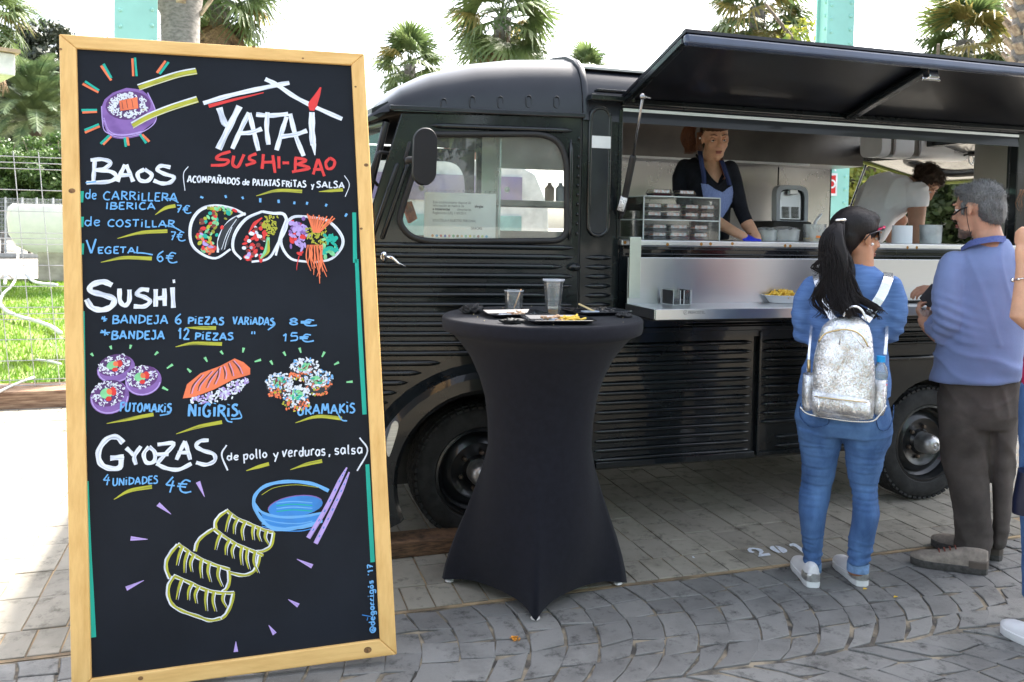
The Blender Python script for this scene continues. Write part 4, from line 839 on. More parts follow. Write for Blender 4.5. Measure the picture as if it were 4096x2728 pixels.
# ---------------------------------------------------------------- menu board
BO, BU, BV = Vector((-0.48762,2.75861,0.00000)), Vector((0.99699,-0.07126,0.03058)), Vector((-0.02028,0.14104,0.98980)); BN = BU.cross(BV)
bd = thing('menu_board', 'tall chalk-style menu board in a pine frame leaning at the left', 'menu board', BO)
fB = lambda u, v, t: tuple(BU*u+BV*v+BN*t)
M_pine = mat('pine wood', (.76, .48, .18), .5, col2=(.62, .36, .115), vs=3.2, stretch=(14, 14, 1.3), bump=.15, bs=30, detail=8, vlo=.3, vhi=.62)
M_pineh = mat('pine wood across', (.76, .48, .18), .5, col2=(.62, .36, .115), vs=3.2, stretch=(1.3, 14, 14), bump=.15, bs=30, detail=8, vlo=.3, vhi=.62)
M_board = mat('blackboard', (.0095, .0125, .020), .6, col2=(.006, .008, .013), vs=2.2, spec=.22, bump=.05, bs=120)
oc = [(0,0),(.9809,0),(.9283,2.0387),(-.0478,2.0676)]; ic = [(.0546,.0459),(.9263,.0545)]+[(.8826,1.9968),(.0036,2.0221)]
def quadbar(P, m, name='rail'):
    b = MB(); b.add([fB(*p, 0) for p in P]+[fB(*p, -.032) for p in P], [(0, 1, 2, 3), (7, 6, 5, 4)]+[(k, (k+1) % 4, 4+(k+1) % 4, 4+k) for k in range(4)]); return b.build(name, m, bd, bevel=.004)
for i in range(4): j = (i+1) % 4; quadbar([oc[i], oc[j], ic[j], ic[i]], M_pineh if i % 2 == 0 else M_pine)
P = [tuple(Vector(a).lerp(Vector(c_), .3)) for a, c_ in zip(ic, oc)]
b = MB(); b.add([fB(*p, -.012) for p in P]+[fB(*p, -.028) for p in P], [(0, 1, 2, 3), (7, 6, 5, 4)]+[(k, (k+1) % 4, 4+(k+1) % 4, 4+k) for k in range(4)]); b.build('panel', M_board, bd)
# knots
b = MB()
for q, r_ in list(zip([(.5566,2.0486),(.7186,2.0137),(.9243,1.6408),(.9014,1.4188),(-.0061,1.5522),(-.0421,2.0163),(.8952,1.918)]+[(.8862,.0273),(.195,.0305)], (.004, .003, .006, .004, .008, .004, .003, .010, .006))):
    b.add([fB(q[0]+r_*1.3*math.cos(k), q[1]+r_*math.sin(k), .0006) for k in [i*math.pi/6 for i in range(12)]], [tuple(range(12))])
b.build('knot', mat('knot', (.22, .11, .04), .6, var=.3, vs=80), bd, kind='stuff')
b = MB(); # prop legs behind the board
for u in (.08, .86): b.bar(fB(u, 1.75, -.05), (fB(u, 1.75, -.05)[0], .75, .0), .035, .05)
b.build('back_leg', M_pine, bd, kind='stuff')
def paint(name, c, dark):
    m = bpy.data.materials.new(name); m.use_nodes = True; n = m.node_tree.nodes; l = m.node_tree.links; bs_ = n['Principled BSDF']; uv = n.new('ShaderNodeUVMap'); mp = n.new('ShaderNodeMapping'); l.new(uv.outputs[0], mp.inputs[0]); mp.inputs['Scale'].default_value = (12, 130, 1)
    z = n.new('ShaderNodeTexNoise'); z.inputs['Scale'].default_value = 1; z.inputs['Detail'].default_value = 4; l.new(mp.outputs[0], z.inputs['Vector'])
    r = n.new('ShaderNodeValToRGB'); l.new(z.outputs['Fac'], r.inputs[0]); r.color_ramp.elements[0].position = .30; r.color_ramp.elements[1].position = .52
    r.color_ramp.elements[0].color = (*[c[i]*.15+dark[i]*.75 for i in range(3)], 1); r.color_ramp.elements[1].color = (*c, 1); l.new(r.outputs[0], bs_.inputs['Base Color']); bs_.inputs['Roughness'].default_value = .55; return m
DK = (.02, .025, .035)
PM = [paint('paint %d' % i, c, d) for i, (c, d) in enumerate((((.72, .76, .86), (.35, .40, .52)), ((.66, .03, .03), (.5, .02, .02)), ((.13, .38, .74), (.12, .34, .66)), ((.42, .42, .03), (.10, .12, .02)), ((.0, .38, .30), (.0, .36, .28)), ((.80, .18, .07), (.6, .12, .05)), ((.22, .11, .38), (.12, .05, .24)), ((.10, .03, .16), (.05, .02, .10)), ((.22, .62, .30), (.12, .4, .2)), ((.20, .035, .03), (.1, .02, .02)), ((.44, .32, .70), (.3, .22, .5)), ((.03, .22, .62), (.03, .18, .5)), ((.017, .021, .03), (.012, .015, .022)), ((.62, .62, .45), (.5, .5, .3))))]
WH, RD, LB, YG, TL, OR, PU, DP, GR, MA, LI, DB, BK, CR = range(14)
K_ = .00050; _off = [0]
def nxt(): _off[0] += 1; return -.0113+.000009*_off[0]
def st(b, pts, w, c, n=5, taper=None):
    b.cm = c; P = catmull(pts, n) if n > 1 else [tuple(p) for p in pts]; m = len(P)
    if hasattr(w, '__len__'): W = [np.interp(k/(m-1), np.linspace(0, 1, len(w)), w)*K_ for k in range(m)]
    else: W = [w*K_*(1+.10*math.sin(k*1.3+pts[0][0]*90)) for k in range(m)]
    b.ribbon(P, W, fB, nxt())
def fill(b, pts, c): 
    b.cm = c; lp = [Vector((p[0], p[1], 0)) for p in pts]; tr = tessellate_polygon([lp]); o = nxt(); r0 = random.random()*9
    b.add([fB(p[0], p[1], o) for p in pts], [tuple(t) for t in tr], [[(pts[i][0], r0+pts[i][1]*.1) for i in t] for t in tr])
def blob(b, c_, rx, ry, a, c): fill(b, [(c_[0]+rx*math.cos(k)*math.cos(a)-ry*math.sin(k)*math.sin(a), c_[1]+rx*math.cos(k)*math.sin(a)+ry*math.sin(k)*math.cos(a)) for k in [i*math.pi/4.5 for i in range(9)]], c)
def ellp(c_, rx, ry, a=0, n=22): return [(c_[0]+rx*math.cos(k)*math.cos(a)-ry*math.sin(k)*math.sin(a), c_[1]+rx*math.cos(k)*math.sin(a)+ry*math.sin(k)*math.cos(a)) for k in [i*2*math.pi/n for i in range(n)]]
def inside(p, P):
    r = False; j = len(P)-1
    for i in range(len(P)):
        if (P[i][1] > p[1]) != (P[j][1] > p[1]) and p[0] < (P[j][0]-P[i][0])*(p[1]-P[i][1])/(P[j][1]-P[i][1])+P[i][0]: r = not r
        j = i
    return r
def scatter(b, P, n, pal, rx=.005, ry=.003, rnd=random):
    xs = [p[0] for p in P]; ys = [p[1] for p in P]; k = 0; tries = 0
    while k < n and tries < n*20:
        tries += 1; q = (rnd.uniform(min(xs), max(xs)), rnd.uniform(min(ys), max(ys)))
        if inside(q, P): blob(b, q, rx*rnd.uniform(.6, 1.3), ry*rnd.uniform(.6, 1.3), rnd.uniform(0, 3.1), rnd.choice(pal)); k += 1
def curls(b, P, n, c, r=.006, w=4, hole=None):
    xs = [p[0] for p in P]; ys = [p[1] for p in P]; k = 0
    while k < n:
        q = (random.uniform(min(xs), max(xs)), random.uniform(min(ys), max(ys)))
        if inside(q, P) and not (hole and inside(q, hole)):
            a = random.uniform(0, 6.3); st(b, [(q[0]+r*math.cos(a+t)*(1-.1*t), q[1]+r*math.sin(a+t)*.8) for t in (0, 1, 2, 3)], w, c, 2); k += 1
# a hand drawn alphabet: strokes in a unit box
F_ = {'A': (.75, ['.02,0 .2,.5 .38,1', '.38,1 .55,.5 .72,0', '.1,.3 .4,.33 .68,.3']), 'B': (.65, ['.1,1 .08,0', '.1,1 .55,.9 .4,.55 .1,.52', '.1,.52 .65,.4 .5,.05 0,0']), 'C': (.62, ['.6,.9 .3,1 .05,.6 .1,.15 .35,0 .6,.08']), 'D': (.68, ['.1,1 .1,0', '.05,1 .6,.8 .6,.25 .05,0']), 'E': (.55, ['.55,1 .08,.98', '.1,1 .08,0', '.1,.52 .45,.52', '.08,0 .55,.02']), 'F': (.55, ['.6,1 .05,.98', '.12,1 .1,0', '.1,.55 .5,.52']), 'G': (.72, ['.65,.85 .35,1 .06,.6 .15,.1 .5,0 .66,.3', '.66,.4 .4,.42']), 'I': (.25, ['.12,1 .12,0']), 'i': (.25, ['.12,.75 .12,0', '.12,1 .13,1.08']), 'J': (.5, ['.4,1 .42,.2 .2,0 .02,.15', '.15,1 .5,1']), 'K': (.62, ['.1,1 .08,0', '.6,1 .12,.5', '.15,.5 .62,0']), 'L': (.5, ['.1,1 .08,.1 .12,0 .5,.02']), 'M': (.85, ['.05,0 .18,1', '.18,1 .42,.3', '.42,.3 .66,1', '.66,1 .8,0']), 'N': (.7, ['.08,0 .1,1', '.1,1 .6,.02', '.6,0 .62,1']), 'O': (.68, ['.35,1 .05,.6 .15,.1 .45,0 .65,.45 .5,.9 .3,1']), 'P': (.58, ['.1,1 .08,0', '.05,1 .55,.9 .5,.55 .1,.45']), 'R': (.65, ['.1,1 .08,0', '.05,1 .55,.88 .45,.55 .12,.48', '.25,.5 .65,0']), 'S': (.55, ['.52,.92 .25,1 .08,.75 .4,.5 .5,.2 .25,0 0,.08']), 'T': (.62, ['.02,.98 .62,1', '.32,1 .3,0']), 'U': (.65, ['.08,1 .1,.2 .3,0 .55,.2 .58,1']), 'V': (.65, ['.02,1 .3,0', '.3,0 .62,1.05']), 'Z': (.6, ['.05,.97 .58,1', '.58,1 .05,.02', '.05,.02 .6,0']),
 'Ñ': (.7, ['.08,0 .1,1', '.1,1 .6,.02', '.6,0 .62,1', '.15,1.2 .3,1.27 .42,1.2 .55,1.27']), 'Á': (.75, ['.02,0 .2,.5 .38,1', '.38,1 .55,.5 .72,0', '.1,.3 .4,.33 .68,.3']),
 'a': (.5, ['.42,.55 .15,.58 .05,.25 .25,0 .42,.25', '.44,.6 .45,0']), 'd': (.5, ['.42,.5 .12,.55 .05,.2 .25,0 .42,.25', '.45,1 .45,0']), 'e': (.5, ['.06,.3 .4,.36 .38,.56 .15,.55 .05,.25 .2,0 .45,.08']), 'g': (.5, ['.42,.55 .15,.58 .05,.25 .25,0 .42,.25', '.44,.6 .42,-.3 .05,-.3']), 'l': (.22, ['.1,1 .1,.1 .2,0']), 'o': (.5, ['.25,.58 .05,.3 .22,0 .45,.25 .28,.58']), 'ó': (.5, ['.25,.58 .05,.3 .22,0 .45,.25 .28,.58', '.22,.75 .35,.95']), 'p': (.5, ['.08,.58 .08,-.4', '.08,.5 .42,.55 .4,.1 .1,.05']), 'r': (.38, ['.08,.58 .08,0', '.08,.4 .2,.6 .36,.55']), 's': (.42, ['.38,.55 .12,.58 .1,.35 .36,.22 .3,0 .04,.04']), 'u': (.5, ['.06,.58 .1,.08 .3,0 .42,.2', '.44,.58 .44,0']), 'v': (.5, ['.04,.62 .2,0', '.2,0 .5,.75']), 'y': (.48, ['.05,.6 .22,.15', '.45,.65 .12,-.4']), '@': (.75, ['.5,.5 .3,.6 .2,.3 .4,.15 .52,.4 .55,.2 .72,.3 .68,.75 .35,.95 .05,.6 .08,.15 .35,-.08 .65,0']),
 '1': (.35, ['.05,.7 .22,1', '.22,1 .2,0']), '2': (.55, ['.05,.8 .25,1 .48,.8 .3,.4 .03,.02', '.03,.02 .55,.02']), '4': (.6, ['.35,1 .03,.4', '.03,.4 .58,.42', '.42,.75 .38,-.08']), '5': (.5, ['.48,1 .12,1', '.12,1 .08,.58', '.08,.58 .45,.6 .45,.15 .05,0']), '6': (.55, ['.42,1 .1,.6 .06,.2 .28,0 .48,.2 .3,.48 .08,.3']), '7': (.55, ['.02,.97 .52,1', '.52,1 .2,0', '.15,.5 .45,.52']), '8': (.55, ['.28,.52 .08,.75 .28,1 .46,.78 .28,.52 .05,.25 .26,0 .5,.22 .28,.52']), '€': (.85, ['.75,.9 .4,.95 .18,.5 .3,.1 .6,0 .95,.15', '.0,.6 .6,.66', '0,.4 .55,.42']), '*': (.6, ['.3,.9 .3,.1', '.02,.52 .6,.5', '.08,.8 .5,.2']), '(': (.3, ['.28,1.1 .05,.5 .28,-.15']), ')': (.3, ['.05,1.1 .28,.5 .05,-.15']), ',': (.25, ['.15,.1 .05,-.2']), "'": (.2, ['.1,1 .08,.8']), '"': (.35, ['.08,1 .08,.7', '.25,1 .25,.7']), ' ': (.4, [])}
def word(s, P, h, w, c, name='lettering', b=None):
    own = b is None; b = b or MB(); _off[0] = 620; p0, p1 = Vector(P[0]), Vector(P[1]); h *= K_; d = p1-p0; L = d.length; d.normalize(); q = Vector((-d.y, d.x)); tw = sum(F_[k][0]+.14 for k in s)-.14; sx = L/tw; x = 0
    for ch in s:
        wd, ss = F_[ch]; ju = random.uniform(-.04, .04); jh = random.uniform(.94, 1.08)
        for t in ss:
            pts = [tuple(map(float, k.split(','))) for k in t.split()]; st(b, [p0+d*((x+a)*sx+random.uniform(-.0006, .0006))+q*((e*jh+ju)*h) for a, e in pts], w, c, 4)
        x += wd+.14
    return b.build(name, PM, bd, fixn=False) if own else None
def B_(f, name='lettering', label=None): b = MB(); _off[0] = 0; f(b); return b.build(name, PM, bd, fixn=False, label=label)
def multi(b, L, w, c, n=5): 
    for p in L: st(b, p, w, c, n)
def title(b):
    multi(b, [[(.3916,1.851),(.4834,1.8819),(.6066,1.9141),(.6717,1.9293)], [(.5921,1.9402),(.6315,1.9202),(.6909,1.8793),(.7609,1.8437),(.8469,1.8054)]], 30, WH)
    st(b, [(.4083,1.8411),(.4832,1.8636),(.5864,1.8925)], [24, 18, 6], RD); st(b, [(.7767,1.9163),(.7643,1.8865),(.7484,1.8541),(.7454,1.8327)], [10, 36, 62, 30], RD)
    multi(b, [[(.4418,1.8366),(.4582,1.7851),(.4773,1.7725)], [(.5073,1.8433),(.4749,1.7751),(.438,1.6946)], [(.7453,1.8274),(.744,1.7637),(.747,1.7109)]], 40, WH)
    multi(b, [[(.5373,1.822),(.5112,1.7653),(.4823,1.6966)], [(.5387,1.8205),(.5525,1.7555),(.5663,1.6907)], [(.5013,1.7506),(.5402,1.7527),(.5786,1.7664)], [(.5607,1.8157),(.605,1.8129),(.6657,1.8194)], [(.5978,1.8243),(.5944,1.7666),(.5995,1.7118)], [(.6606,1.8098),(.6437,1.7569),(.6253,1.6928)], [(.6722,1.8206),(.6884,1.747),(.7146,1.6737)], [(.6424,1.7401),(.6884,1.7481),(.7274,1.7624)]], 30, WH)
    st(b, [(.7481,1.7162),(.7502,1.6951),(.7523,1.6767)], [36, 20, 6], WH)
B_(title)
B_(lambda b: multi(b, [[(.4764,1.6872),(.4426,1.6756),(.4319,1.6611),(.4688,1.6573),(.4566,1.6418),(.4136,1.6395)], [(.4868,1.6729),(.4831,1.6435),(.4999,1.6359),(.5198,1.6773)], [(.5598,1.6802),(.5401,1.6723),(.5366,1.6609),(.5545,1.6517),(.5242,1.6401)], [(.5823,1.6789),(.5776,1.6285)], [(.6127,1.6755),(.6191,1.6147)], [(.5779,1.6508),(.6172,1.6521)], [(.6324,1.672),(.6327,1.6303)], [(.6444,1.6492),(.6657,1.6493)], [(.6879,1.6672),(.6851,1.6201)], [(.6844,1.6672),(.7228,1.6591),(.6915,1.6447)], [(.6915,1.6447),(.7338,1.6319),(.6751,1.618)], [(.7621,1.6636),(.7449,1.6099)], [(.7632,1.6636),(.7821,1.6037)], [(.7452,1.6267),(.7776,1.6279)], [(.8028,1.6681),(.7882,1.6506),(.7943,1.6295),(.8122,1.6349),(.8178,1.656),(.8018,1.6681)]], 19, RD))
B_(lambda b: multi(b, [[(.058,1.6559),(.0558,1.6187),(.0537,1.5841)], [(.0454,1.6548),(.0804,1.6576),(.1052,1.6463),(.085,1.6263),(.0581,1.6212)], [(.0625,1.6227),(.1075,1.6165),(.122,1.5991),(.0986,1.5842),(.0337,1.5802)], [(.1492,1.6401),(.1369,1.6141),(.1256,1.5842)], [(.1515,1.6401),(.162,1.6142),(.1733,1.5842)], [(.1324,1.6051),(.1665,1.6067)], [(.2077,1.6254),(.1871,1.6117),(.1939,1.5893),(.2168,1.5868),(.2298,1.6069),(.2077,1.6254)], [(.2873,1.6323),(.2585,1.6372),(.2469,1.6245),(.2677,1.6105),(.2979,1.5995),(.2861,1.5818),(.2606,1.5783),(.2352,1.5883)]], 25, WH))
B_(lambda b: multi(b, [[(.11,1.2476),(.0829,1.2593),(.0503,1.2493),(.0473,1.2305),(.083,1.2176),(.1157,1.2023),(.107,1.1789),(.0787,1.1695),(.0505,1.1785),(.0345,1.205)]], 34, WH) or multi(b, [[(.1319,1.236),(.1337,1.197),(.1477,1.1813),(.1609,1.1961),(.1618,1.2318)], [(.2204,1.2286),(.1973,1.2313),(.1839,1.2168),(.2083,1.2051),(.223,1.1917),(.206,1.1765),(.1742,1.1776)], [(.2405,1.2309),(.2403,1.1743)], [(.2665,1.2321),(.2676,1.1758)], [(.2395,1.2007),(.2677,1.2022)], [(.2913,1.2352),(.2937,1.1686)]], 27, WH) or st(b, [(.2923,1.2545),(.2996,1.2553)], 22, WH))
B_(lambda b: multi(b, [[(.1431,.7471),(.1231,.7673),(.0947,.7617),(.0721,.728),(.0759,.6914),(.0995,.673),(.1327,.6719),(.1374,.7054)], [(.1446,.7034),(.1052,.7028)]], 32, WH) or multi(b, [[(.1517,.7312),(.1732,.7078)], [(.1949,.7332),(.1756,.7025),(.1804,.6768)], [(.219,.7299),(.2035,.7081),(.2116,.681),(.2334,.6829),(.2359,.7107),(.219,.7299)], [(.2442,.7347),(.293,.7348),(.2674,.7033),(.242,.6756)], [(.2383,.7044),(.2771,.7025)], [(.2406,.6757),(.2672,.6598),(.3062,.6516),(.3456,.6675)], [(.3264,.7401),(.3124,.7102),(.3005,.6828)], [(.3264,.7391),(.335,.7085),(.3418,.6797)], [(.3041,.7046),(.337,.7032)], [(.3983,.7376),(.3734,.7367),(.3599,.7222),(.3806,.7062),(.4128,.6924),(.4161,.6714),(.3901,.6605),(.3595,.6696)]], 24, WH))
for s, P, h, w_, c in (('ACOMPAÑADOS', [(.3399,1.5824),(.504,1.5743)], 42, 9, WH), ('de', [(.5136,1.5732),(.5354,1.5717)], 42, 8, WH), ('PATATAS', [(.5465,1.5702),(.6331,1.5681)], 42, 9, WH), ('FRiTAS', [(.6405,1.566),(.7199,1.5638)], 42, 9, WH), ('y', [(.7374,1.5628),(.7474,1.5628)], 40, 8, WH), ('SALSA', [(.755,1.5638),(.8487,1.5606)], 42, 9, WH),
    ('de', [(.0316,1.5271),(.065,1.526)], 62, 8, LB), ('CARRiLLERA', [(.0852,1.5249),(.3082,1.5179)], 52, 9, LB), ('IBERICA', [(.092,1.4934),(.2405,1.4913)], 42, 9, LB), ('7€', [(.3042,1.4813),(.3485,1.4775)], 52, 8, LB), ('de', [(.0298,1.4401),(.0764,1.4395)], 62, 8, LB), ('COSTiLLAR', [(.0979,1.4373),(.3002,1.4319)], 44, 9, LB), ('7€', [(.2852,1.3913),(.3293,1.3866)], 58, 8, LB), ('V', [(.0367,1.3505),(.0655,1.3514)], 92, 11, LB), ('EGETAL', [(.0686,1.3508),(.198,1.3488)], 40, 9, LB), ('6€', [(.2436,1.3218),(.3033,1.3135)], 66, 9, LB),
    ('*', [(.0788,1.13),(.097,1.1292)], 44, 8, LB), ('BANDEJA', [(.1114,1.1249),(.2772,1.1184)], 52, 10, LB), ('6', [(.2988,1.1166),(.32,1.1153)], 62, 10, LB), ('PiEZAS', [(.3381,1.1146),(.4493,1.1078)], 44, 11, LB), ('VARiADAS', [(.4771,1.1077),(.607,1.0996)], 48, 10, LB), ('8€', [(.6546,1.1007),(.7412,1.0923)], 44, 10, LB), ('*', [(.0746,1.0851),(.1049,1.0838)], 46, 9, LB), ('BANDEJA', [(.1093,1.0751),(.2672,1.0692)], 52, 11, LB), ('12', [(.3084,1.0664),(.3423,1.0659)], 66, 11, LB), ('PiEZAS', [(.3591,1.0633),(.4774,1.0562)], 44, 11, LB), ('"', [(.5323,1.0508),(.5496,1.0501)], 60, 9, LB), ('15€', [(.6332,1.0464),(.7305,1.0406)], 50, 10, LB),
    ('FUTOMAKiS', [(.1334,.847),(.2857,.8346)], 52, 11, LB), ('NiGiRiS', [(.3361,.8172),(.4893,.8092)], 76, 15, LB), ('URAMAKiS', [(.6778,.8009),(.8647,.7968)], 62, 12, LB),
    ('de', [(.4542,.6695),(.4905,.6688)], 50, 9, WH), ('pollo', [(.5047,.6688),(.5797,.6704)], 56, 9, WH), ('y', [(.5987,.6648),(.6157,.6656)], 56, 9, WH), ('verduras', [(.6261,.6685),(.7638,.6629)], 62, 9, WH), (',', [(.7754,.6609),(.7818,.6615)], 60, 9, WH), ('salsa', [(.7941,.6627),(.8853,.6602)], 62, 9, WH),
    ('4', [(.0846,.6255),(.1043,.6229)], 62, 8, LB), ('UNiDADES', [(.1128,.6181),(.2452,.6142)], 44, 9, LB), ('4€', [(.2645,.5923),(.3391,.5747)], 84, 10, LB), ("@degarrigós '17", [(.9126,.078),(.9095,.2973)], 36, 8, LB)):
    word(s, P, h, w_, c)
def tails(b):
    multi(b, [[(.2743,1.5291),(.2952,1.524),(.3114,1.5139)], [(.2716,1.4392),(.2993,1.4314),(.3215,1.4176)], [(.1754,1.3517),(.2071,1.3486),(.2322,1.3432)], [(.6002,1.1176),(.6103,1.1024),(.5878,1.0847)], [(.2858,.8496),(.2804,.8312),(.2515,.826)], [(.4449,.823),(.456,.7962),(.472,.7903)], [(.4922,.8272),(.4998,.8028),(.4675,.8002)], [(.8076,.7975),(.8216,.7745),(.8386,.77)], [(.0314,1.5802),(.0627,1.5842)]], 9, LB)
    multi(b, [[(.3426,1.6351),(.3274,1.6097),(.3317,1.5541)], [(.8498,1.606),(.8659,1.5743),(.8506,1.5321)]], 5, WH); multi(b, [[(.4532,.718),(.4378,.6879),(.4558,.6372)], [(.8785,.7115),(.9034,.6664),(.8676,.6035)]], 10, WH)
    st(b, [(.9059,.1246),(.9104,.1921),(.9077,.2291)], 5, LB)
B_(tails, 'flourish')['kind'] = 'stuff'
def marks():
    for p in ([(.5567,1.5357),(.6255,1.5536),(.7072,1.5508)], [(.7623,1.5497),(.8053,1.5533),(.8435,1.5564)], [(.2395,1.4744),(.2718,1.4966),(.302,1.5039)], [(.1258,1.3982),(.1982,1.4163),(.277,1.4202)], [(.0767,1.322),(.1438,1.3352),(.229,1.3309)], [(.3303,1.1029),(.3767,1.1001),(.4247,1.0981)], [(.2993,1.042),(.3535,1.051),(.4426,1.0451)], [(.0946,.8107),(.1703,.8219),(.2326,.8305)], [(.3,.7643),(.3696,.783),(.44,.7925)], [(.6702,.7748),(.7422,.791),(.8217,.7789)], [(.5128,.6316),(.5511,.6411),(.5845,.648)], [(.6513,.6238),(.7011,.6368),(.7539,.6444)], [(.1162,.5747),(.1612,.5975),(.2273,.6045)]): B_(lambda b: st(b, p, [4, 22, 24], YG), 'underline')
marks()
def edges():
    for p, w_ in (([(.016,1.5532),(.0157,1.5164)], 36), ([(.0164,1.47),(.0165,1.4363)], 36), ([(.0176,1.3838),(.0178,1.348)], 36), ([(.8799,1.4767),(.8785,1.3027)], 28), ([(.8839,1.3147),(.8883,1.0814),(.897,.7878)], 28), ([(.0204,1.1669),(.0285,.7799)], 34), ([(.0349,.6366),(.0451,.402),(.0569,.1649)], 34), ([(.9016,.6218),(.9107,.3014)], 27)): B_(lambda b: st(b, p, w_, TL, 2), 'edge_band')
edges()
def ticks():
    for p in ([(.3795,1.5337),(.3889,1.5297)], [(.4579,1.5386),(.4612,1.5294)], [(.5117,1.5333),(.5154,1.5251)], [(.5698,1.528),(.5695,1.5136)], [(.6289,1.5226),(.6297,1.5112)], [(.6816,1.5161),(.68,1.5068)], [(.7239,1.5143),(.7212,1.505)], [(.7881,1.5072),(.7838,1.4984)], [(.8552,1.4733),(.8489,1.4628)]): B_(lambda b: st(b, p, 14, LB, 2), 'dash')
    for p in ([(.0554,1.0242),(.0489,1.0334)], [(.1085,1.0432),(.105,1.0542)], [(.163,1.0421),(.1661,1.0547)], [(.2367,1.0188),(.2465,1.0288)], [(.273,.9744),(.2909,.9863)], [(.2763,.9043),(.2594,.9147)], [(.3349,.9707),(.3461,.9587)], [(.3963,.9896),(.3886,1.0043)], [(.4455,1.0112),(.4378,1.0222)], [(.5071,1.0141),(.5105,1.0295)], [(.544,.9822),(.5642,.988)], [(.6011,.9697),(.5942,.9832)], [(.6433,.9969),(.6364,1.0104)], [(.6926,1.0044),(.6882,1.0213)], [(.7608,.9873),(.7699,1.0042)], [(.8001,.9596),(.816,.9672)], [(.8393,.8991),(.86,.8999)]): B_(lambda b: st(b, p, [9, 17], GR, 2), 'dash')
    for p in ([(.3649,.6084),(.3843,.5596)], [(.245,.5489),(.2835,.5145)], [(.1644,.4509),(.2144,.4435)], [(.1516,.2997),(.2027,.3193)], [(.7153,.3082),(.6667,.3366)], [(.6691,.1895),(.6372,.2126)], [(.5938,.1098),(.5756,.1393)], [(.4742,.0694),(.4746,.1013)]): B_(lambda b: st(b, p, [28, 16, 3], LI, 3), 'dash')
ticks()
def roll(b):
    fill(b, [(.0769,1.8285),(.0824,1.7784),(.0938,1.7485),(.1392,1.7382),(.1988,1.7501),(.2414,1.7863),(.2383,1.8321),(.2268,1.8676),(.199,1.8924),(.1529,1.8972),(.1117,1.8798),(.0868,1.8565)], PU)
    c_ = [(.1584,1.8379),(.2277,1.8395),(.1584,1.8862)]; rx = c_[1][0]-c_[0][0]; ry = c_[2][1]-c_[0][1]; fill(b, ellp(c_[0], rx, ry, .12), DP)
    for k in range(5): st(b, [(x-.0, y-.004*k) for x, y in [(.0846,1.7985),(.1028,1.7537),(.1437,1.7433),(.1988,1.7552)]], 6, LI if k % 2 else PU)
    st(b, [(.0778,1.8336),(.0801,1.7884),(.0902,1.7485),(.1392,1.7382),(.1988,1.7491),(.2405,1.7838),(.2397,1.8296),(.2176,1.8827)], 6, LI); O_ = ellp(c_[0], rx*.86, ry*.86, .12); H_ = [(.1255,1.8549),(.1944,1.8718),(.1966,1.8261),(.13,1.812)]; curls(b, O_, 130, WH, .0052, 7, H_)
    scatter(b, O_, 30, [CR, WH], .003, .002)
    fill(b, [(.1309,1.8525),(.186,1.8665),(.1897,1.8285),(.1346,1.8187)], OR); multi(b, [[(.1392,1.8502),(.1428,1.8249)], [(.1529,1.8556),(.1575,1.8278)], [(.169,1.8585),(.1736,1.8307)]], 4, MA, 2)
    for p in ([(.1907,1.8983),(.2456,1.9203),(.3162,1.9472),(.371,1.9604)], [(.1712,1.7699),(.222,1.8012),(.2921,1.8333),(.3736,1.8635)]): st(b, p, [22, 40, 44], YG); st(b, [(x-.004, y+.009) for x, y in p], 9, WH); st(b, [(x+.002, y-.008) for x, y in p], 6, CR)
    for o_, t_ in (([(.0765,1.969),(.1071,1.9202)], [(.0834,1.9753),(.108,1.9279)]), ([(.1714,1.9969),(.1741,1.9366)], [(.1793,2.0002),(.1843,1.9369)]), ([(.274,1.9924),(.2471,1.9502)], [(.2834,1.9885),(.255,1.9463)]), ([(.0212,1.9066),(.0686,1.8787)], [(.0283,1.9149),(.0708,1.8853)]), ([(.0207,1.8113),(.0647,1.8142)], [(.018,1.8187),(.0647,1.8207)]), ([(.0286,1.7446),(.073,1.7662)], [(.0272,1.7525),(.0702,1.7732)]), ([(.0826,1.7059),(.1074,1.7337)], [(.0758,1.7083),(.1019,1.7366)]), ([(.1552,1.7319),(.1597,1.7033)], [(.1483,1.7303),(.1515,1.6992)]), ([(.2011,1.7411),(.2227,1.7171)], [(.1941,1.741),(.2134,1.7119)])): st(b, o_, 15, OR, 2); st(b, t_, 15, TL, 2)
B_(roll, 'drawing', 'painted purple sushi roll held by chopsticks with coloured rays')
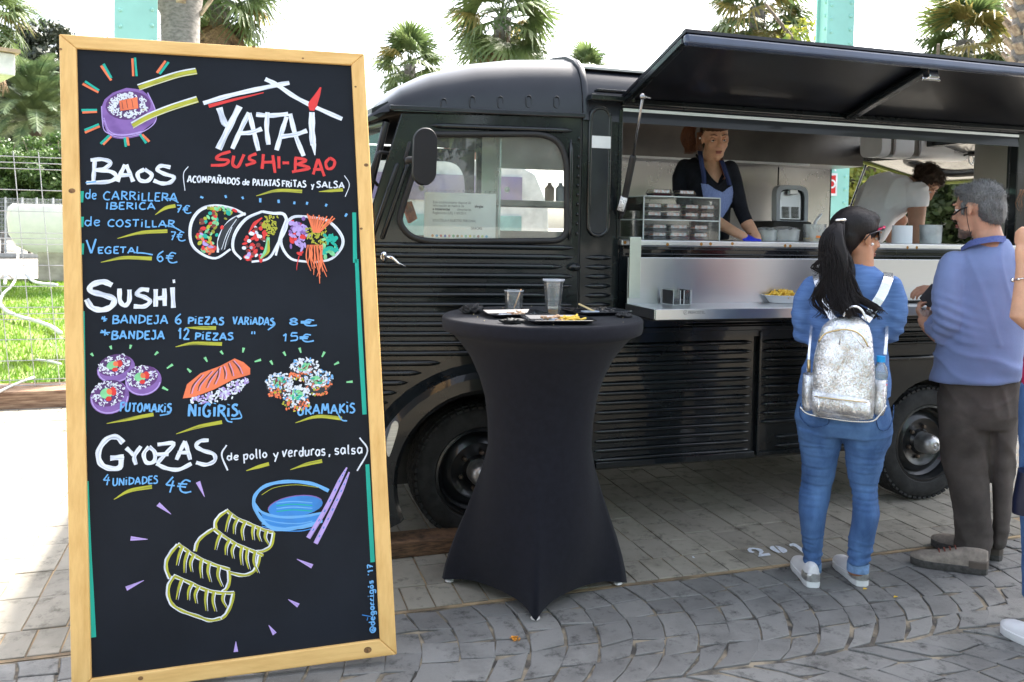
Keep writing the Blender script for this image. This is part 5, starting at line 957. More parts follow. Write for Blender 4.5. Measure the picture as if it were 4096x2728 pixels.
def baos(b):
    multi(b, [[(.522,1.4719),(.479,1.4937),(.4218,1.5032),(.3768,1.4873),(.3497,1.4433),(.3493,1.3832),(.3757,1.3478),(.4249,1.3278),(.4726,1.357)], [(.522,1.477),(.4737,1.4521),(.4398,1.4019),(.4322,1.3467)], [(.5754,1.4828),(.5218,1.4567),(.4866,1.4063),(.4812,1.3559),(.5066,1.3226)], [(.5754,1.4828),(.6095,1.4763),(.6463,1.4719),(.6529,1.4296),(.6224,1.3686),(.5925,1.3233),(.5391,1.3133)], [(.7229,1.464),(.6732,1.4613),(.6419,1.4195),(.6361,1.3683),(.6657,1.3218),(.7198,1.3093)], [(.7229,1.4624),(.7878,1.4498),(.8332,1.4014),(.8362,1.3597),(.8,1.3189),(.7447,1.3073)], [(.6534,1.4553),(.6326,1.394),(.617,1.333)]], [16, 22, 18, 14], WH)
    st(b, [(.4978,1.462),(.4686,1.4268),(.4491,1.3766),(.444,1.3515)], [30, 70, 70, 20], 12); multi(b, [[(.4929,1.4569),(.4637,1.4117),(.4441,1.3565)], [(.4783,1.4317),(.461,1.3865),(.4536,1.3564)]], 4, WH)
    P1 = [(.3837,1.4631),(.4265,1.4981),(.4933,1.49),(.4545,1.4421),(.4256,1.3971),(.4202,1.3319),(.3874,1.3426),(.3667,1.398)]; scatter(b, P1, 60, [GR, TL, MA, GR, YG, RD], .0085, .006); scatter(b, [(.3692,1.413),(.4115,1.4124),(.4155,1.332),(.3827,1.3477)], 22, [RD, LI, OR, RD, GR], .008, .005)
    scatter(b, [(.4028,1.4982),(.4886,1.4977),(.4548,1.4725),(.4074,1.478)], 16, [YG, GR], .006, .004)
    scatter(b, [(.5407,1.4259),(.5847,1.4509),(.5838,1.3947),(.573,1.3186),(.5247,1.3146),(.511,1.3705)], 60, [RD, RD, LI, RD, WH, MA], .008, .006); st(b, [(.5751,1.4612),(.5505,1.4411),(.5308,1.4107)], [8, 24, 6], RD); curls(b, [(.5752,1.4664),(.629,1.471),(.6233,1.4197),(.6033,1.3944),(.5793,1.4152)], 55, YG, .005, 8); st(b, [(.5936,1.3946),(.5881,1.3539),(.5682,1.3238)], [20, 30, 10], GR)
    st(b, [(.5934,1.3844),(.5929,1.3487),(.578,1.3287)], [10, 20, 6], YG)
    scatter(b, [(.668,1.4449),(.7179,1.4599),(.7265,1.3926),(.7003,1.321),(.6616,1.3628)], 60, [LI, PU, LI, LI, RD], .009, .006); curls(b, [(.7172,1.4288),(.7874,1.4332),(.7809,1.3658),(.7306,1.3513)], 60, YG, .005, 8); 
    for k in range(15):
        q = [(.723,1.4702),(.8137,1.4773),(.7417,1.4078)]
        f = k/14; e = (q[0][0]+(q[1][0]-q[0][0])*f, q[0][1]+(q[1][1]-q[0][1])*f+random.uniform(-.008, .008)-.02*f); st(b, [(q[2][0]+.02*f, q[2][1]), e], [5, 9], OR, 3)
    scatter(b, [(.7717,1.4023),(.8222,1.4067),(.8207,1.3444),(.7799,1.3194),(.7658,1.3609)], 34, [TL, GR, TL], .011, .006)
    q = [(.721,1.3669),(.7709,1.366),(.7195,1.2899),(.7692,1.2887)]
    for k in range(13):
        f = k/12; x = q[0][0]+(q[1][0]-q[0][0])*f; L = random.uniform(.06, .13) if k > 4 else random.uniform(.05, .09); st(b, [(x, q[0][1]), (x+random.uniform(-.006, .01), q[0][1]-L*.5), (x+random.uniform(-.01, .02), q[0][1]-L)], [6, 9, 4], OR, 4)
    st(b, [(.7631,1.3172),(.7582,1.2719),(.7588,1.2342)], [9, 8, 4], OR); st(b, [(.6926,1.3288),(.6857,1.2988),(.6844,1.2813)], [7, 5, 3], RD)
B_(baos, 'drawing', 'painted row of three filled bao buns')
def futo(b):
    for P, tilt in (([(.1181,.9927),(.1748,.9898),(.1181,1.0315)], .25), ([(.1989,.951),(.2533,.948),(.199,.9933)], .1), ([(.1,.9052),(.1573,.9018),(.0999,.953)], .25)):
        c_ = P[0]; rx = P[1][0]-c_[0]; ry = P[2][1]-c_[1]; fill(b, ellp((c_[0]+.004, c_[1]-.012), rx, ry*1.12, tilt), PU); st(b, [(x, y) for x, y in ellp((c_[0]+.004, c_[1]-.012), rx*.93, ry*1.03, tilt)[10:22]], 8, LI); fill(b, ellp(c_, rx*.88, ry*.86, tilt), DP)
        E = ellp(c_, rx*.84, ry*.82, tilt); H = ellp(c_, rx*.42, ry*.42, tilt); curls(b, E, 60, WH, .0045, 6, H); scatter(b, E, 16, [WH, LI], .003, .002)
        fill(b, ellp((c_[0]-rx*.1, c_[1]), rx*.32, ry*.34, tilt), OR if tilt > .2 and c_[1] > 1.05 else GR); blob(b, (c_[0]+rx*.25, c_[1]+ry*.12), rx*.16, ry*.3, .2, RD); blob(b, (c_[0]+rx*.02, c_[1]-ry*.36), rx*.16, ry*.17, 0, RD); blob(b, (c_[0]+rx*.05, c_[1]+ry*.1), rx*.14, ry*.22, .4, OR)
B_(futo, 'drawing', 'painted group of three purple futomaki rolls')
def nig(b):
    fill(b, [(.3208,.8757),(.3336,.92),(.3755,.9534),(.435,.9732),(.4813,.996),(.509,.9825),(.5297,.9621),(.5294,.9413),(.4759,.9278),(.4159,.8986),(.3523,.8776)], OR)
    for p in ([(.3433,.8886),(.3526,.9165),(.38,.9483)], [(.366,.8968),(.3752,.92),(.4097,.9587)], [(.391,.9048),(.4049,.9327),(.4349,.9694)], [(.4161,.9153),(.4278,.941),(.4327,.9695)], [(.4483,.9303),(.4508,.9494),(.4442,.9737)], [(.4737,.9385),(.4693,.958),(.4604,.9825)], [(.5015,.9443),(.4925,.9665),(.4743,.9891)]): st(b, p, [3, 9, 4], 12); st(b, [(x+.005, y) for x, y in p], 4, LI)
    scatter(b, [(.3387,.8723),(.4159,.8915),(.4758,.9216),(.5246,.9334),(.522,.9094),(.4798,.8686),(.3973,.8545),(.3476,.8599)], 210, [WH, WH, LI], .0045, .0032)
B_(nig, 'drawing', 'painted salmon nigiri')
def ura(b):
    for P in ([(.6228,.9111),(.6679,.9086),(.6234,.9427)], [(.7023,.9582),(.7505,.9557),(.7029,.9876)], [(.7472,.914),(.7956,.9114),(.7479,.9484)], [(.6743,.8668),(.7196,.8641),(.6749,.9009)]):
        c_ = P[0]; rx = P[1][0]-c_[0]; ry = P[2][1]-c_[1]; fill(b, ellp((c_[0], c_[1]-.01), rx*.97, ry*1.1), 12)
        scatter(b, ellp((c_[0], c_[1]-.028), rx, ry*.75), 75, [OR, OR, OR, WH, YG], .0045, .003); scatter(b, ellp((c_[0], c_[1]+.004), rx*.98, ry*.82), 120, [WH, WH, WH, WH, LB], .0045, .003); scatter(b, ellp(c_, rx*.4, ry*.42), 16, [GR, TL, MA, GR], .008, .004)
B_(ura, 'drawing', 'painted group of four uramaki rolls')
def gyo(b):
    for rdg, o1, o2, ln in (([(.4495,.5128),(.4782,.4855),(.5232,.4607),(.5584,.4419),(.5948,.4271)], [(.4509,.5096),(.4283,.4952),(.4157,.4759),(.417,.4554)], [(.5948,.4271),(.5855,.3877),(.5624,.3735),(.5321,.3714)], .055), ([(.4081,.4588),(.4525,.4213),(.4872,.3974),(.5221,.3796),(.5597,.3594)], [(.4081,.4562),(.3783,.4387),(.361,.4201),(.3534,.393)], [(.5496,.3604),(.5426,.3304),(.5262,.3091),(.496,.3037),(.4563,.3166)], .06), ([(.3025,.4208),(.3291,.398),(.3631,.3719),(.4071,.3471),(.4574,.3251)], [(.3024,.4183),(.283,.3976),(.2684,.3716),(.2683,.3441),(.2792,.3169)], [(.4539,.3234),(.456,.2938),(.4483,.2693),(.4333,.2569)], .062), ([(.2889,.3244),(.3381,.2975),(.377,.2747),(.421,.2583),(.4704,.2517)], [(.2898,.3218),(.2753,.2984),(.2727,.2689),(.2846,.2377),(.3134,.2145),(.3617,.1914),(.3957,.1759),(.4301,.1783)], [(.4679,.2495),(.4601,.2176),(.445,.1891),(.43,.1768)], .06)):
        for p in (rdg, o1, o2): st(b, p, 22, WH); st(b, [(x+.003, y-.001) for x, y in p], 14, YG)
        rr = catmull(rdg, 8)
        for k in range(1, 7):
            q = rr[int(len(rr)*k/7.2)]; L = ln*random.uniform(.75, 1.1); p = [(q[0], q[1]), (q[0]-.004-.006*(k < 4), q[1]-L*.45), (q[0]-.022+.005*k, q[1]-L)]; st(b, p, [18, 14, 5], YG); st(b, [(x+.006, y-.002) for x, y in p], [6, 6, 2], WH)
B_(gyo, 'drawing', 'painted four yellow pleated gyozas')
def bowl(b):
    fill(b, [(.5393,.5265),(.5642,.4931),(.6151,.4729),(.6769,.4672),(.7449,.4741),(.7523,.4498),(.7181,.4435),(.6556,.4369),(.6017,.4378),(.5739,.456)], 11)
    for k in range(5): st(b, [(x, y-.008*k) for x, y in [(.559,.4833),(.6149,.4651),(.6767,.4568),(.7185,.4608)]], 7, LB if k % 2 else DB)
    c_ = [(.6662,.5048),(.7533,.4971),(.6668,.5383)]; fill(b, ellp(c_[0], c_[1][0]-c_[0][0], c_[2][1]-c_[0][1], .05), DB); E = ellp(c_[0], c_[1][0]-c_[0][0], c_[2][1]-c_[0][1], .05); st(b, E[1:12], 6, PU)
    for k in range(4): st(b, [(x, y-.009*k) for x, y in [(.6056,.5206),(.6572,.5213),(.7195,.5117)]], 7, TL if k % 2 else LB)
    st(b, [(.7729,.5456),(.7208,.5728),(.6428,.5866),(.5758,.5796),(.5407,.5523),(.5366,.5164),(.5588,.4729),(.5966,.4393),(.6556,.4353),(.7181,.4435),(.7497,.4511)], 22, LB); st(b, [(.5368,.5267),(.5592,.4962),(.6151,.4755),(.6874,.4705),(.7502,.4763)], 16, LB); st(b, [(.7415,.5589),(.6685,.5739),(.6013,.5706),(.56,.5507)], 4, YG)
    for p in ([(.8341,.6168),(.8107,.577),(.761,.4859),(.7042,.3999)], [(.8413,.6013),(.8153,.5447),(.7709,.4586),(.7272,.3799)]):
        st(b, p, [10, 26, 30, 30], LI); pp = catmull(p, 6)
        for k in range(2, len(pp)-2, 2): st(b, [pp[k], tuple(Vector(pp[k]).lerp(Vector(pp[k+1]), .5))], 7, DB, 2)
B_(bowl, 'drawing', 'painted blue sauce bowl with lilac chopsticks')
def smear(b): st(b, [(.8716,.1365),(.9006,.1278)], 6, DB, 2); st(b, [(.887,.1164),(.8899,.1265)], 5, DB, 2)
B_(smear, 'flourish')['kind'] = 'stuff'
# ---------------------------------------------------------------- bar table in a stretch cover
M_cover = mat('stretch cover', (.0085, .009, .0145), .75, var=.10, vs=40, sheen=.06, bump=.25, bs=900, spec=.15)
TC = (1.125, 3.10); TR_, TZ_ = .395, 1.10
tb = thing('bar_table', 'round high bar table wrapped in a dark navy stretch cover', 'table', (TC[0], TC[1], 0))
feet = [Vector((*p, 0))-Vector((TC[0], TC[1], 0)) for p in [(.7656,3.2786),(1.0227,2.8287),(1.5004,3.0488)]]; feet.append(Vector((.12, .42, 0)))
fa = sorted((math.atan2(f.y, f.x) % (2*math.pi), f.length) for f in feet)
def foot_r(a):
    best = None
    a %= 2*math.pi
    for i in range(4):
        a0, r0 = fa[i]; a1, r1 = fa[(i+1) % 4]; 
        if i == 3: a1 += 2*math.pi
        aa = a if a >= a0 else a+2*math.pi
        if a0 <= aa <= a1:
            t = (aa-a0)/(a1-a0); p = Vector((r0*math.cos(a0), r0*math.sin(a0))); q = Vector((r1*math.cos(a1), r1*math.sin(a1))); m = (p+q)*.5*.70
            # concave hem between two feet
            lo, hi = 0, 1
            for _ in range(24):
                s = (lo+hi)/2; c = p*(1-s)**2+m*2*s*(1-s)+q*s*s; g_ = (math.atan2(c.y, c.x)-a0) % (2*math.pi)
                if g_ > 5.5: g_ = 0
                if g_ < (aa-a0): lo = s
                else: hi = s
            return c.length, min(t, 1-t)
    return .4, .5
n_ = 144; rings = []
zz = [1.100, 1.098, 1.090, 1.06, 1.045, 1.03, 1.0, .94, .86, .78, .68, .58, .48, .38, .28, .2, .12, .06, .004]
def waist(z): # radius of the drawn-in body
    return np.interp(z, [0, .12, .3, .45, .58, .7, .8, .9, .97, 1.03, 1.045], [.33, .285, .235, .215, .205, .21, .225, .26, .30, .355, .388])
for z in zz:
    ring = []
    for k in range(n_):
        a = 2*math.pi*k/n_; fr, e = foot_r(a)
        if z > 1.05: r = {1.100: .386, 1.098: .390, 1.090: TR_, 1.06: TR_}[z]
        elif z > 1.04: r = TR_-.004
        else:
            w_ = waist(z); t = max(0, 1-(z-.004)/.60)**1.4; r = w_*(1-t)+fr*t
        hem = .045*(1-math.exp(-e*14)) if z < .3 else 0
        ring.append((r*math.cos(a), r*math.sin(a), z+hem*(1-z/.3 if z < .3 else 0)))
    rings.append(ring)
b = MB(); b.loft([[(p[0]*.6, p[1]*.6, 1.101) for p in rings[0]]]+rings, False, True); b.f.append(tuple(range(n_))); b.uv.append(None); b.mi.append(0)
b.build('cover', M_cover, tb, smooth=True, bevel=0)
b = MB(); b.lathe([(0, 1.098), (.38, 1.098), (.38, 1.07), (0, 1.07)], n=48); b.build('tabletop', M_int, tb)
b = MB(); b.tube([(0, 0, .05), (0, 0, 1.07)], .03, 12); b.build('pole', M_int, tb, smooth=True)
for f in feet:
    b = MB(); b.ell((f.x*.89, f.y*.89, .007), (.018, .018, .007)); d_ = f.normalized(); b.build('foot_pad', mat('white lining', (.62, .60, .58), .7, var=.2, vs=60), tb)
# things on the table
zT = 1.1012
M_tray = mat('black tray plastic', (.010, .010, .012), .12, coat=1, var=.1)
def tray(label, x, y, rz, s=1.0, h=.018):
    t = thing('tray', label, 'tray', (x, y, zT), rz, 'black takeaway trays on the bar table'); b = MB()
    def oc_(w, d, c, z): return [(w-c, -d, z), (w, -d+c, z), (w, d-c, z), (w-c, d, z), (-w+c, d, z), (-w, d-c, z), (-w, -d+c, z), (-w+c, -d, z)]
    W, D = .115*s, .085*s
    b.loft([oc_(W*.0+.0001, .0001, 0, .002), oc_(W*.72, D*.68, .01, .002), oc_(W*.80, D*.78, .014, .006), oc_(W*.98, D*.97, .02, h), oc_(W, D, .02, h), oc_(W, D, .02, h-.003), oc_(W*.78, D*.76, .014, .0)], True, True); b.build('dish', M_tray, t, bevel=.0015); return t
q = [(.9979,3.0728),(1.0949,2.8507),(1.358,3.1115)]
M_chip = mat('yellow chips', (.72, .42, .04), .55, var=.25, vs=60, col2=(.80, .56, .08)); M_rest = mat('food scraps', (.42, .20, .10), .6, var=.4, vs=90, col2=(.6, .45, .3)); M_foam = mat('pale wrapper', (.55, .62, .74), .3, var=.15, vs=20)
def scraps(t, m, n, cx, cy, r, name, seed, z=.010, ln=.02):
    rnd = random.Random(seed); b = MB()
    for k in range(n):
        a = rnd.uniform(0, 6.28); p = Vector((cx+rnd.uniform(-r, r), cy+rnd.uniform(-r, r)*.7, z+rnd.uniform(0, .008))); d = Vector((math.cos(a), math.sin(a), rnd.uniform(-.15, .3)))*ln*rnd.uniform(.6, 1.3); b.tube([p-d, p, p+d*.9+Vector((0, 0, .003))], .0045*rnd.uniform(.7, 1.3), 6, round_=True)
    return b.build(name, m, t, smooth=True, kind='stuff')
t1 = tray('black tray with crumbs and sauce, left one on the bar table', q[0][0], q[0][1], .05, 1.05); scraps(t1, M_rest, 5, .0, -.01, .03, 'food_scraps', 1)
b = MB(); b.plate(rrect(-.045, .04, -.03, .03, .01), [], .002, lambda u, v, t: (u-.01, v, .006+t+.15*u*u)); b.build('wrapper', M_foam, t1)
t2 = tray('black tray with yellow chips, nearest on the bar table', q[1][0], q[1][1], -.12, 1.1); scraps(t2, M_chip, 22, .045, .0, .035, 'chips', 2); scraps(t2, M_rest, 12, -.03, .0, .03, 'food_scraps', 3)
b = MB(); b.lathe([(.0, .012), (.03, .012), (.034, .018), (.0345, .018), (.03, .010)], Matrix.Translation((-.03, .01, .0)), 20); b.build('wrapper', M_foam, t2, smooth=True)
t3 = tray('black tray with chopsticks and dark scraps, right one on the bar table', q[2][0], q[2][1], .1, 1.1); scraps(t3, M_tray, 9, .045, .0, .03, 'food_scraps', 5)
b = MB(); b.plate(rrect(-.04, .03, -.02, .02, .008), [], .003, lambda u, v, t: (u-.02, v, .010+t+.2*u*u)); b.build('wrapper', M_foam, t3)
b = MB(); b.bar((q[2][0]-.075, q[2][1], zT+.042), (q[2][0]-.01, q[2][1]-.01, zT+.012), .013, .007); tag(b.build('wooden_spoon', mat('bare wood', (.72, .55, .28), .6, var=.05), bevel=.002), 'pale wooden stick leaning on the right tray of the bar table', 'spoon')
G_cup = glass('cup plastic', (.97, .97, .98), .03, .10, 1.45)
p = [(1.173,3.1082)][0]; cup = thing('beer_cup', 'tall clear plastic cup with a little beer left on the bar table', 'cup', (p[0], p[1], zT)); 
hc = .142; b = MB(); b.lathe([(.0, .003), (.026, .003), (.0265, .0), (.029, .001), (.0335, .060), (.0355, .061), (.0355, .064), (.034, .066), (.0405, hc-.008), (.0435, hc-.006), (.0435, hc), (.041, hc), (.0400, hc-.006), (.033, .066), (.0275, .004), (0, .004)], n=40); b.build('shell', G_cup, cup, smooth='auto')
b = MB(); b.lathe([(.0405, hc-.008), (.0438, hc-.006), (.0438, hc+.001), (.041, hc+.001)], n=40); b.build('rim', mat('frosted rim', (.62, .66, .74), .25, alpha=.75), cup, smooth=True)
b = MB(); b.lathe([(0, .0045), (.027, .0045), (.0292, .024), (0, .024)], n=30); b.build('beer', mat('beer', (.55, .26, .02), .15), cup, smooth='auto'); b = MB(); b.lathe([(0, .0242), (.0292, .0242), (.0298, .031), (0, .030)], n=30); b.build('froth', mat('froth', (.70, .66, .55), .8), cup, smooth=True)
p = [(1.0726,3.3081)][0]; cup = thing('clear_cup', 'short clear plastic tumbler holding a wooden stick behind the left tray', 'cup', (p[0], p[1], zT)); b = MB(); b.lathe([(0, .003), (.034, .003), (.035, 0), (.0405, .082), (.0415, .083), (.0395, .083), (.0345, .004), (0, .004)], n=36); b.build('shell', G_cup, cup, smooth='auto')
b = MB(); b.lathe([(.0402, .079), (.0418, .083), (.0398, .0835)], n=36); b.build('rim', _m['frosted rim'], cup, smooth=True)
b = MB(); b.tube([(p[0]-.006, p[1]-.02, zT+.008), (p[0]+.033, p[1]+.005, zT+.086)], .0028, 7); tag(b.build('stirring_stick', mat('stick', (.75, .45, .22), .5), smooth=True), 'thin wooden stick standing in the short clear tumbler', 'stick')
M_nap = mat('black paper napkin', (.020, .020, .022), .7, var=.2, vs=60)
def crumple(label, x, y, sx, sy, sz, seed):
    b = MB(); b.ell((0, 0, sz*.5), (sx, sy, sz*.55), nu=26, nv=16); o = b.build('napkin', M_nap, smooth=False); me = o.data
    for v in me.vertices:
        k = v.co*70; n_ = noise.noise(k+Vector((seed, 0, 0))); n2 = noise.noise(k*2.3+Vector((0, seed, 0))); f = 1+.55*n_+.25*n2; v.co = Vector((v.co.x*f, v.co.y*f, max(0, v.co.z*(1+.5*n2))))
    o.location = (x, y, zT-.002); return tag(o, label, 'napkin', 'crumpled black napkins on the bar table')
p = [(.8607,3.1848),(.9208,2.8518),(1.4204,2.9762)]; crumple('crumpled black napkin at the left edge of the bar table', p[0][0], p[0][1], .042, .03, .035, 1); crumple('small flat black napkin between the left and nearest trays', p[1][0], p[1][1], .04, .03, .018, 4); crumple('crumpled black napkin at the right edge of the bar table', p[2][0], p[2][1], .03, .025, .02, 8)
b = MB(); rnd = random.Random(3)
for k in range(26): a = rnd.uniform(0, 6.28); r_ = rnd.uniform(.05, .36); b.ell((TC[0]+r_*math.cos(a), TC[1]+r_*math.sin(a), zT+.0015), .0013+.0012*rnd.random(), nu=5, nv=4)
tag(b.build('crumbs', mat('crumb', (.6, .5, .3), .8), kind='stuff'), 'pale crumbs scattered over the bar table top', 'crumbs', kind='stuff')
# ---------------------------------------------------------------- on the counter and shelf
zC = 1.3975
G_acr = glass('acrylic', (.98, .99, .985), .02, .025, 1.35)
p = [(1.8378,1.6095),(2.2576,1.6102)]; dx0, dx1, dzt = p[0][0], p[1][0], p[0][1]; DH = dzt-zC
dc = thing('display_case', 'clear acrylic display case of sushi boxes on the counter', 'display case', (dx0, 3.66, zC)); DW = dx1-dx0; DD = .30; SHL = DH*.46
for nm, args in (('front_panel', (0, DW, -.002, .002, 0, DH)), ('side_panel', (-.002, .002, 0, DD, 0, DH)), ('side_panel', (DW-.002, DW+.002, 0, DD, 0, DH)), ('top_panel', (0, DW, 0, DD, DH-.004, DH)), ('shelf', (0, DW, 0, DD, SHL, SHL+.004))):
    b = MB(); b.box(*args); b.build(nm, G_acr, dc)
M_edge = mat('acrylic edge', (.62, .66, .66), .3, alpha=.8)
for a, c_ in (((0, 0, 0), (0, 0, DH)), ((DW, 0, 0), (DW, 0, DH)), ((0, 0, DH), (DW, 0, DH)), ((0, 0, DH), (0, DD, DH)), ((0, 0, SHL), (DW, 0, SHL)), ((0, 0, SHL), (0, DD, SHL))):
    b = MB(); b.bar(a, c_, .005, .005); b.build('edge_strip', M_edge, dc)
M_lid = glass('lid plastic', (.98, .98, .98), .05, .05, 1.35)
FM = [mat('salmon', (.78, .24, .10), .5, var=.2, vs=60), mat('rice', (.68, .66, .60), .7, var=.1, vs=200), mat('greens', (.20, .34, .08), .6, var=.3, vs=60), mat('carrot', (.75, .25, .05), .5, var=.2, vs=90), mat('nori', (.02, .03, .02), .6), mat('mixed salad', (.30, .14, .08), .6, col2=(.12, .16, .04), vs=50)]
def sushi_box(label, x, y, z, rz=0, w_=.088, d_=.062, seed=0, food=0):
    t = thing('sushi_box', label, 'food box', (x, y, z), rz, 'packed sushi boxes'); rnd = random.Random(seed)
    def rc(w, d, z): return [(a, c_, z) for a, c_ in rrect(-w, w, -d, d, .008, 3)]
    b = MB(); b.loft([rc(w_/2*.86, d_/2*.86, 0), rc(w_/2*.94, d_/2*.94, .012), rc(w_/2, d_/2, .013), rc(w_/2, d_/2, .016), rc(w_/2*.92, d_/2*.92, .0155), rc(w_/2*.84, d_/2*.84, .004)], True); b.build('tray', M_tray, t)
    b = MB(); b.loft([rc(w_/2, d_/2, .0165), rc(w_/2*.97, d_/2*.97, .018), rc(w_/2*.84, d_/2*.82, .034), rc(w_/2*.80, d_/2*.78, .0345)], True); b.build('lid', M_lid, t)
    nx_ = 4 if w_ < .1 else 6
    for i in range(nx_):
        for j in range(2):
            b = MB(); cx = -w_*.33+w_*.66*i/(nx_-1); cy = -d_*.2+d_*.4*j; 
            if food == 2: b.cm = 5; b.ell((cx, cy, .014), (w_*.12, d_*.2, .010), nu=10, nv=6)
            else:
                b.cm = 1; b.ell((cx, cy, .014), (w_*.09, d_*.17, .009), nu=10, nv=6); b.cm = (0, 2, 3, 0, 4)[(i+seed) % 5]; b.ell((cx, cy, .0215), (w_*.085, d_*.16, .004), nu=10, nv=5)
            o = b.build('piece', FM, t, smooth=True)
    b = MB(); b.box(-w_*.38, w_*.36, -d_*.36, -d_*.355, .016, .031); o = b.build('label', mat('box label', (.75, .77, .82), .5, col2=(.7, .45, .38), vs=50, vlo=.45, vhi=.6), t); return t
pos = ['front left', 'front second', 'front third', 'front right']
for tier, y0_, zb_, lab in ((0, .05, .004, 'bottom row of the lower shelf'), (1, .05, .042, 'upper row of the lower shelf'), (2, .05, SHL+.006, 'lower row of the upper shelf'), (3, .05, SHL+.046, 'top row of the upper shelf')):
    xs_ = (.075, .18, .285, .375) if tier > 1 else (.105, .215, .34)
    sc_ = DW/.43
    for i, x_ in enumerate(xs_):
        wide = .118 if (tier < 2 and i == 1) else .088
        sushi_box('sushi box, %s in the %s of the display case' % (('leftmost', 'second', 'third', 'rightmost')[i if len(xs_) == 4 or i < 2 else 3], lab), dx0+x_*sc_, 3.66+y0_, zC+zb_, .02*math.sin(i*3+tier), wide, .062, i+tier*3, 0)
        if i < 2: sushi_box('sushi box behind the %s one of the %s' % (('leftmost', 'second')[i], lab), dx0+x_*sc_-.015, 3.66+y0_+.09, zC+zb_, -.06, .088, .062, i+tier*2+1, 2)
for i, px_ in enumerate(("300,520", "455,520")):
    p = ([(1.9394,1.623)] if i == 0 else [(2.083,1.6292)])[0]; sushi_box(('open topped salad box on the left of the display case roof', 'salad box on the right of the display case roof')[i], p[0], 3.70+.01*i, zC+DH+.001, .03, .118 if i == 0 else .10, .075, 7+i, 2)
# acrylic napkin holder on the shelf
p = [(1.8493,3.437),(1.8638,3.362),(2.0124,3.4323)]; x0, y0 = p[1]; hl = thing('napkin_holder', 'small clear acrylic napkin holder with black napkins on the steel shelf', 'holder', (p[1][0]+.02, p[1][1]+.06, 1.1065), R(8))
for args in ((-.045, -.042, -.05, .045, 0, .068), (.052, .055, -.045, .05, 0, .068), (-.045, -.005, -.052, -.049, 0, .068), (.015, .055, -.052, -.049, 0, .068), (-.02, .03, .047, .05, 0, .07)):
    b = MB(); b.box(*args); b.build('panel', G_acr, hl)
b = MB(); b.box(-.045, .055, -.052, .05, 0, .003); b.build('base', M_edge, hl); b = MB(); b.box(-.038, .048, -.045, .042, .003, .022); b.build('napkin_stack', M_nap, hl, bevel=.003)
for args in ((-.0445, -.0440, .0), (.0545, .055, .0), (-.006, -.0045, 0), (.0145, .016, 0)): b = MB(); b.box(args[0], args[1]+.001, -.0535, -.0515, 0, .068); b.build('edge_strip', M_edge, hl)
# bowl of chips
p = [(2.4614,3.3963)][0]; bw = thing('bowl', 'white oval bowl heaped with yellow chips on the steel shelf', 'bowl', (p[0]+.03, p[1]+.05, 1.1065)); sc_ = Matrix.Diagonal((1.35, .9, 1, 1))
b = MB(); b.lathe([(0, 0), (.052, 0), (.056, .004), (.073, .030), (.084, .036), (.084, .038), (.072, .034), (.052, .006), (0, .006)], sc_, 40); b.build('dish', M_white, bw, smooth='auto')
rnd = random.Random(11); b = MB()
for k in range(60):
    a = rnd.uniform(0, 6.28); r_ = rnd.uniform(0, .062)**1; c_ = Vector((1.3*r_*math.cos(a), .85*r_*math.sin(a), .03+.016*(1-(r_/.065)**2)+rnd.uniform(-.002, .006))); d = Vector((rnd.uniform(-1, 1), rnd.uniform(-1, 1), rnd.uniform(-.1, .7))).normalized()*rnd.uniform(.014, .03); b.bar(c_-d, c_+d, .0065, .0065)
b.build('chips', M_chip, bw, kind='stuff', bevel=.001)
# counter ware: tubs, grill lid, rolls, containers
def cyl_item(name, label, cat, X, Y, z, r, h, m, extra=None, lid=False):
    t = thing(name, label, cat, (X, Y, z)); b = MB(); b.lathe([(0, 0), (r*.93, 0), (r*.95, .003), (r, h), (r*.96, h), (r*.90, .004), (0, .004)], n=36); b.build('shell', m, t, smooth='auto'); return t
G_tub = glass('tub plastic', (.93, .92, .88), .15, .35, 1.4); M_dough = mat('pale bao buns', (.62, .56, .42), .7, var=.1, vs=40); M_marin = mat('yellow sauce', (.60, .42, .05), .4)
for px, lb, r_, h_ in ((900, 'left clear tub of pale buns on the counter', .062, .055), (1030, 'right clear tub of buns with a domed lid on the counter', .085, .06)):
    p = ([(2.6472,1.4195)] if px == 900 else [(2.7616,1.4072)])[0]; t = cyl_item('food_tub', lb, 'tub', p[0], 3.84, zC, r_, h_, G_tub); b = MB()
    for k in range(6): b.ell((r_*.5*math.cos(k), r_*.5*math.sin(k), .02+.012*(k % 2)), (.028, .024, .016))
    b.build('buns', M_dough, t, kind='stuff', smooth=True); b = MB(); b.lathe([(r_*1.03, h_-.003), (r_*1.03, h_+.003), (r_*.8, h_+.014), (r_*.3, h_+.020), (0, h_+.021)], n=36); b.build('lid', G_tub, t, smooth='auto')
p = [(2.9294,1.4099)][0]; t = cyl_item('food_tub', 'translucent tub of yellow sauce with a white ladle on the counter', 'tub', p[0], 3.80, zC, .062, .095, G_tub); b = MB(); b.lathe([(0, .005), (.056, .005), (.058, .022), (0, .022)], n=28); b.build('sauce', M_marin, t, smooth='auto'); b = MB(); b.tube([(-.01, 0, .06), (.005, 0, .11), (.035, 0, .145)], [.008, .013, .012], 10, flat=.4, round_=True); b.build('ladle', M_white, t, smooth=True)
b = MB(); b.box(-.035, -.01, -.062, -.0605, .022, .034); b.box(.005, .03, -.062, -.0605, .022, .034); b.build('sticker', mat('orange sticker', (.75, .2, .03), .5), t)
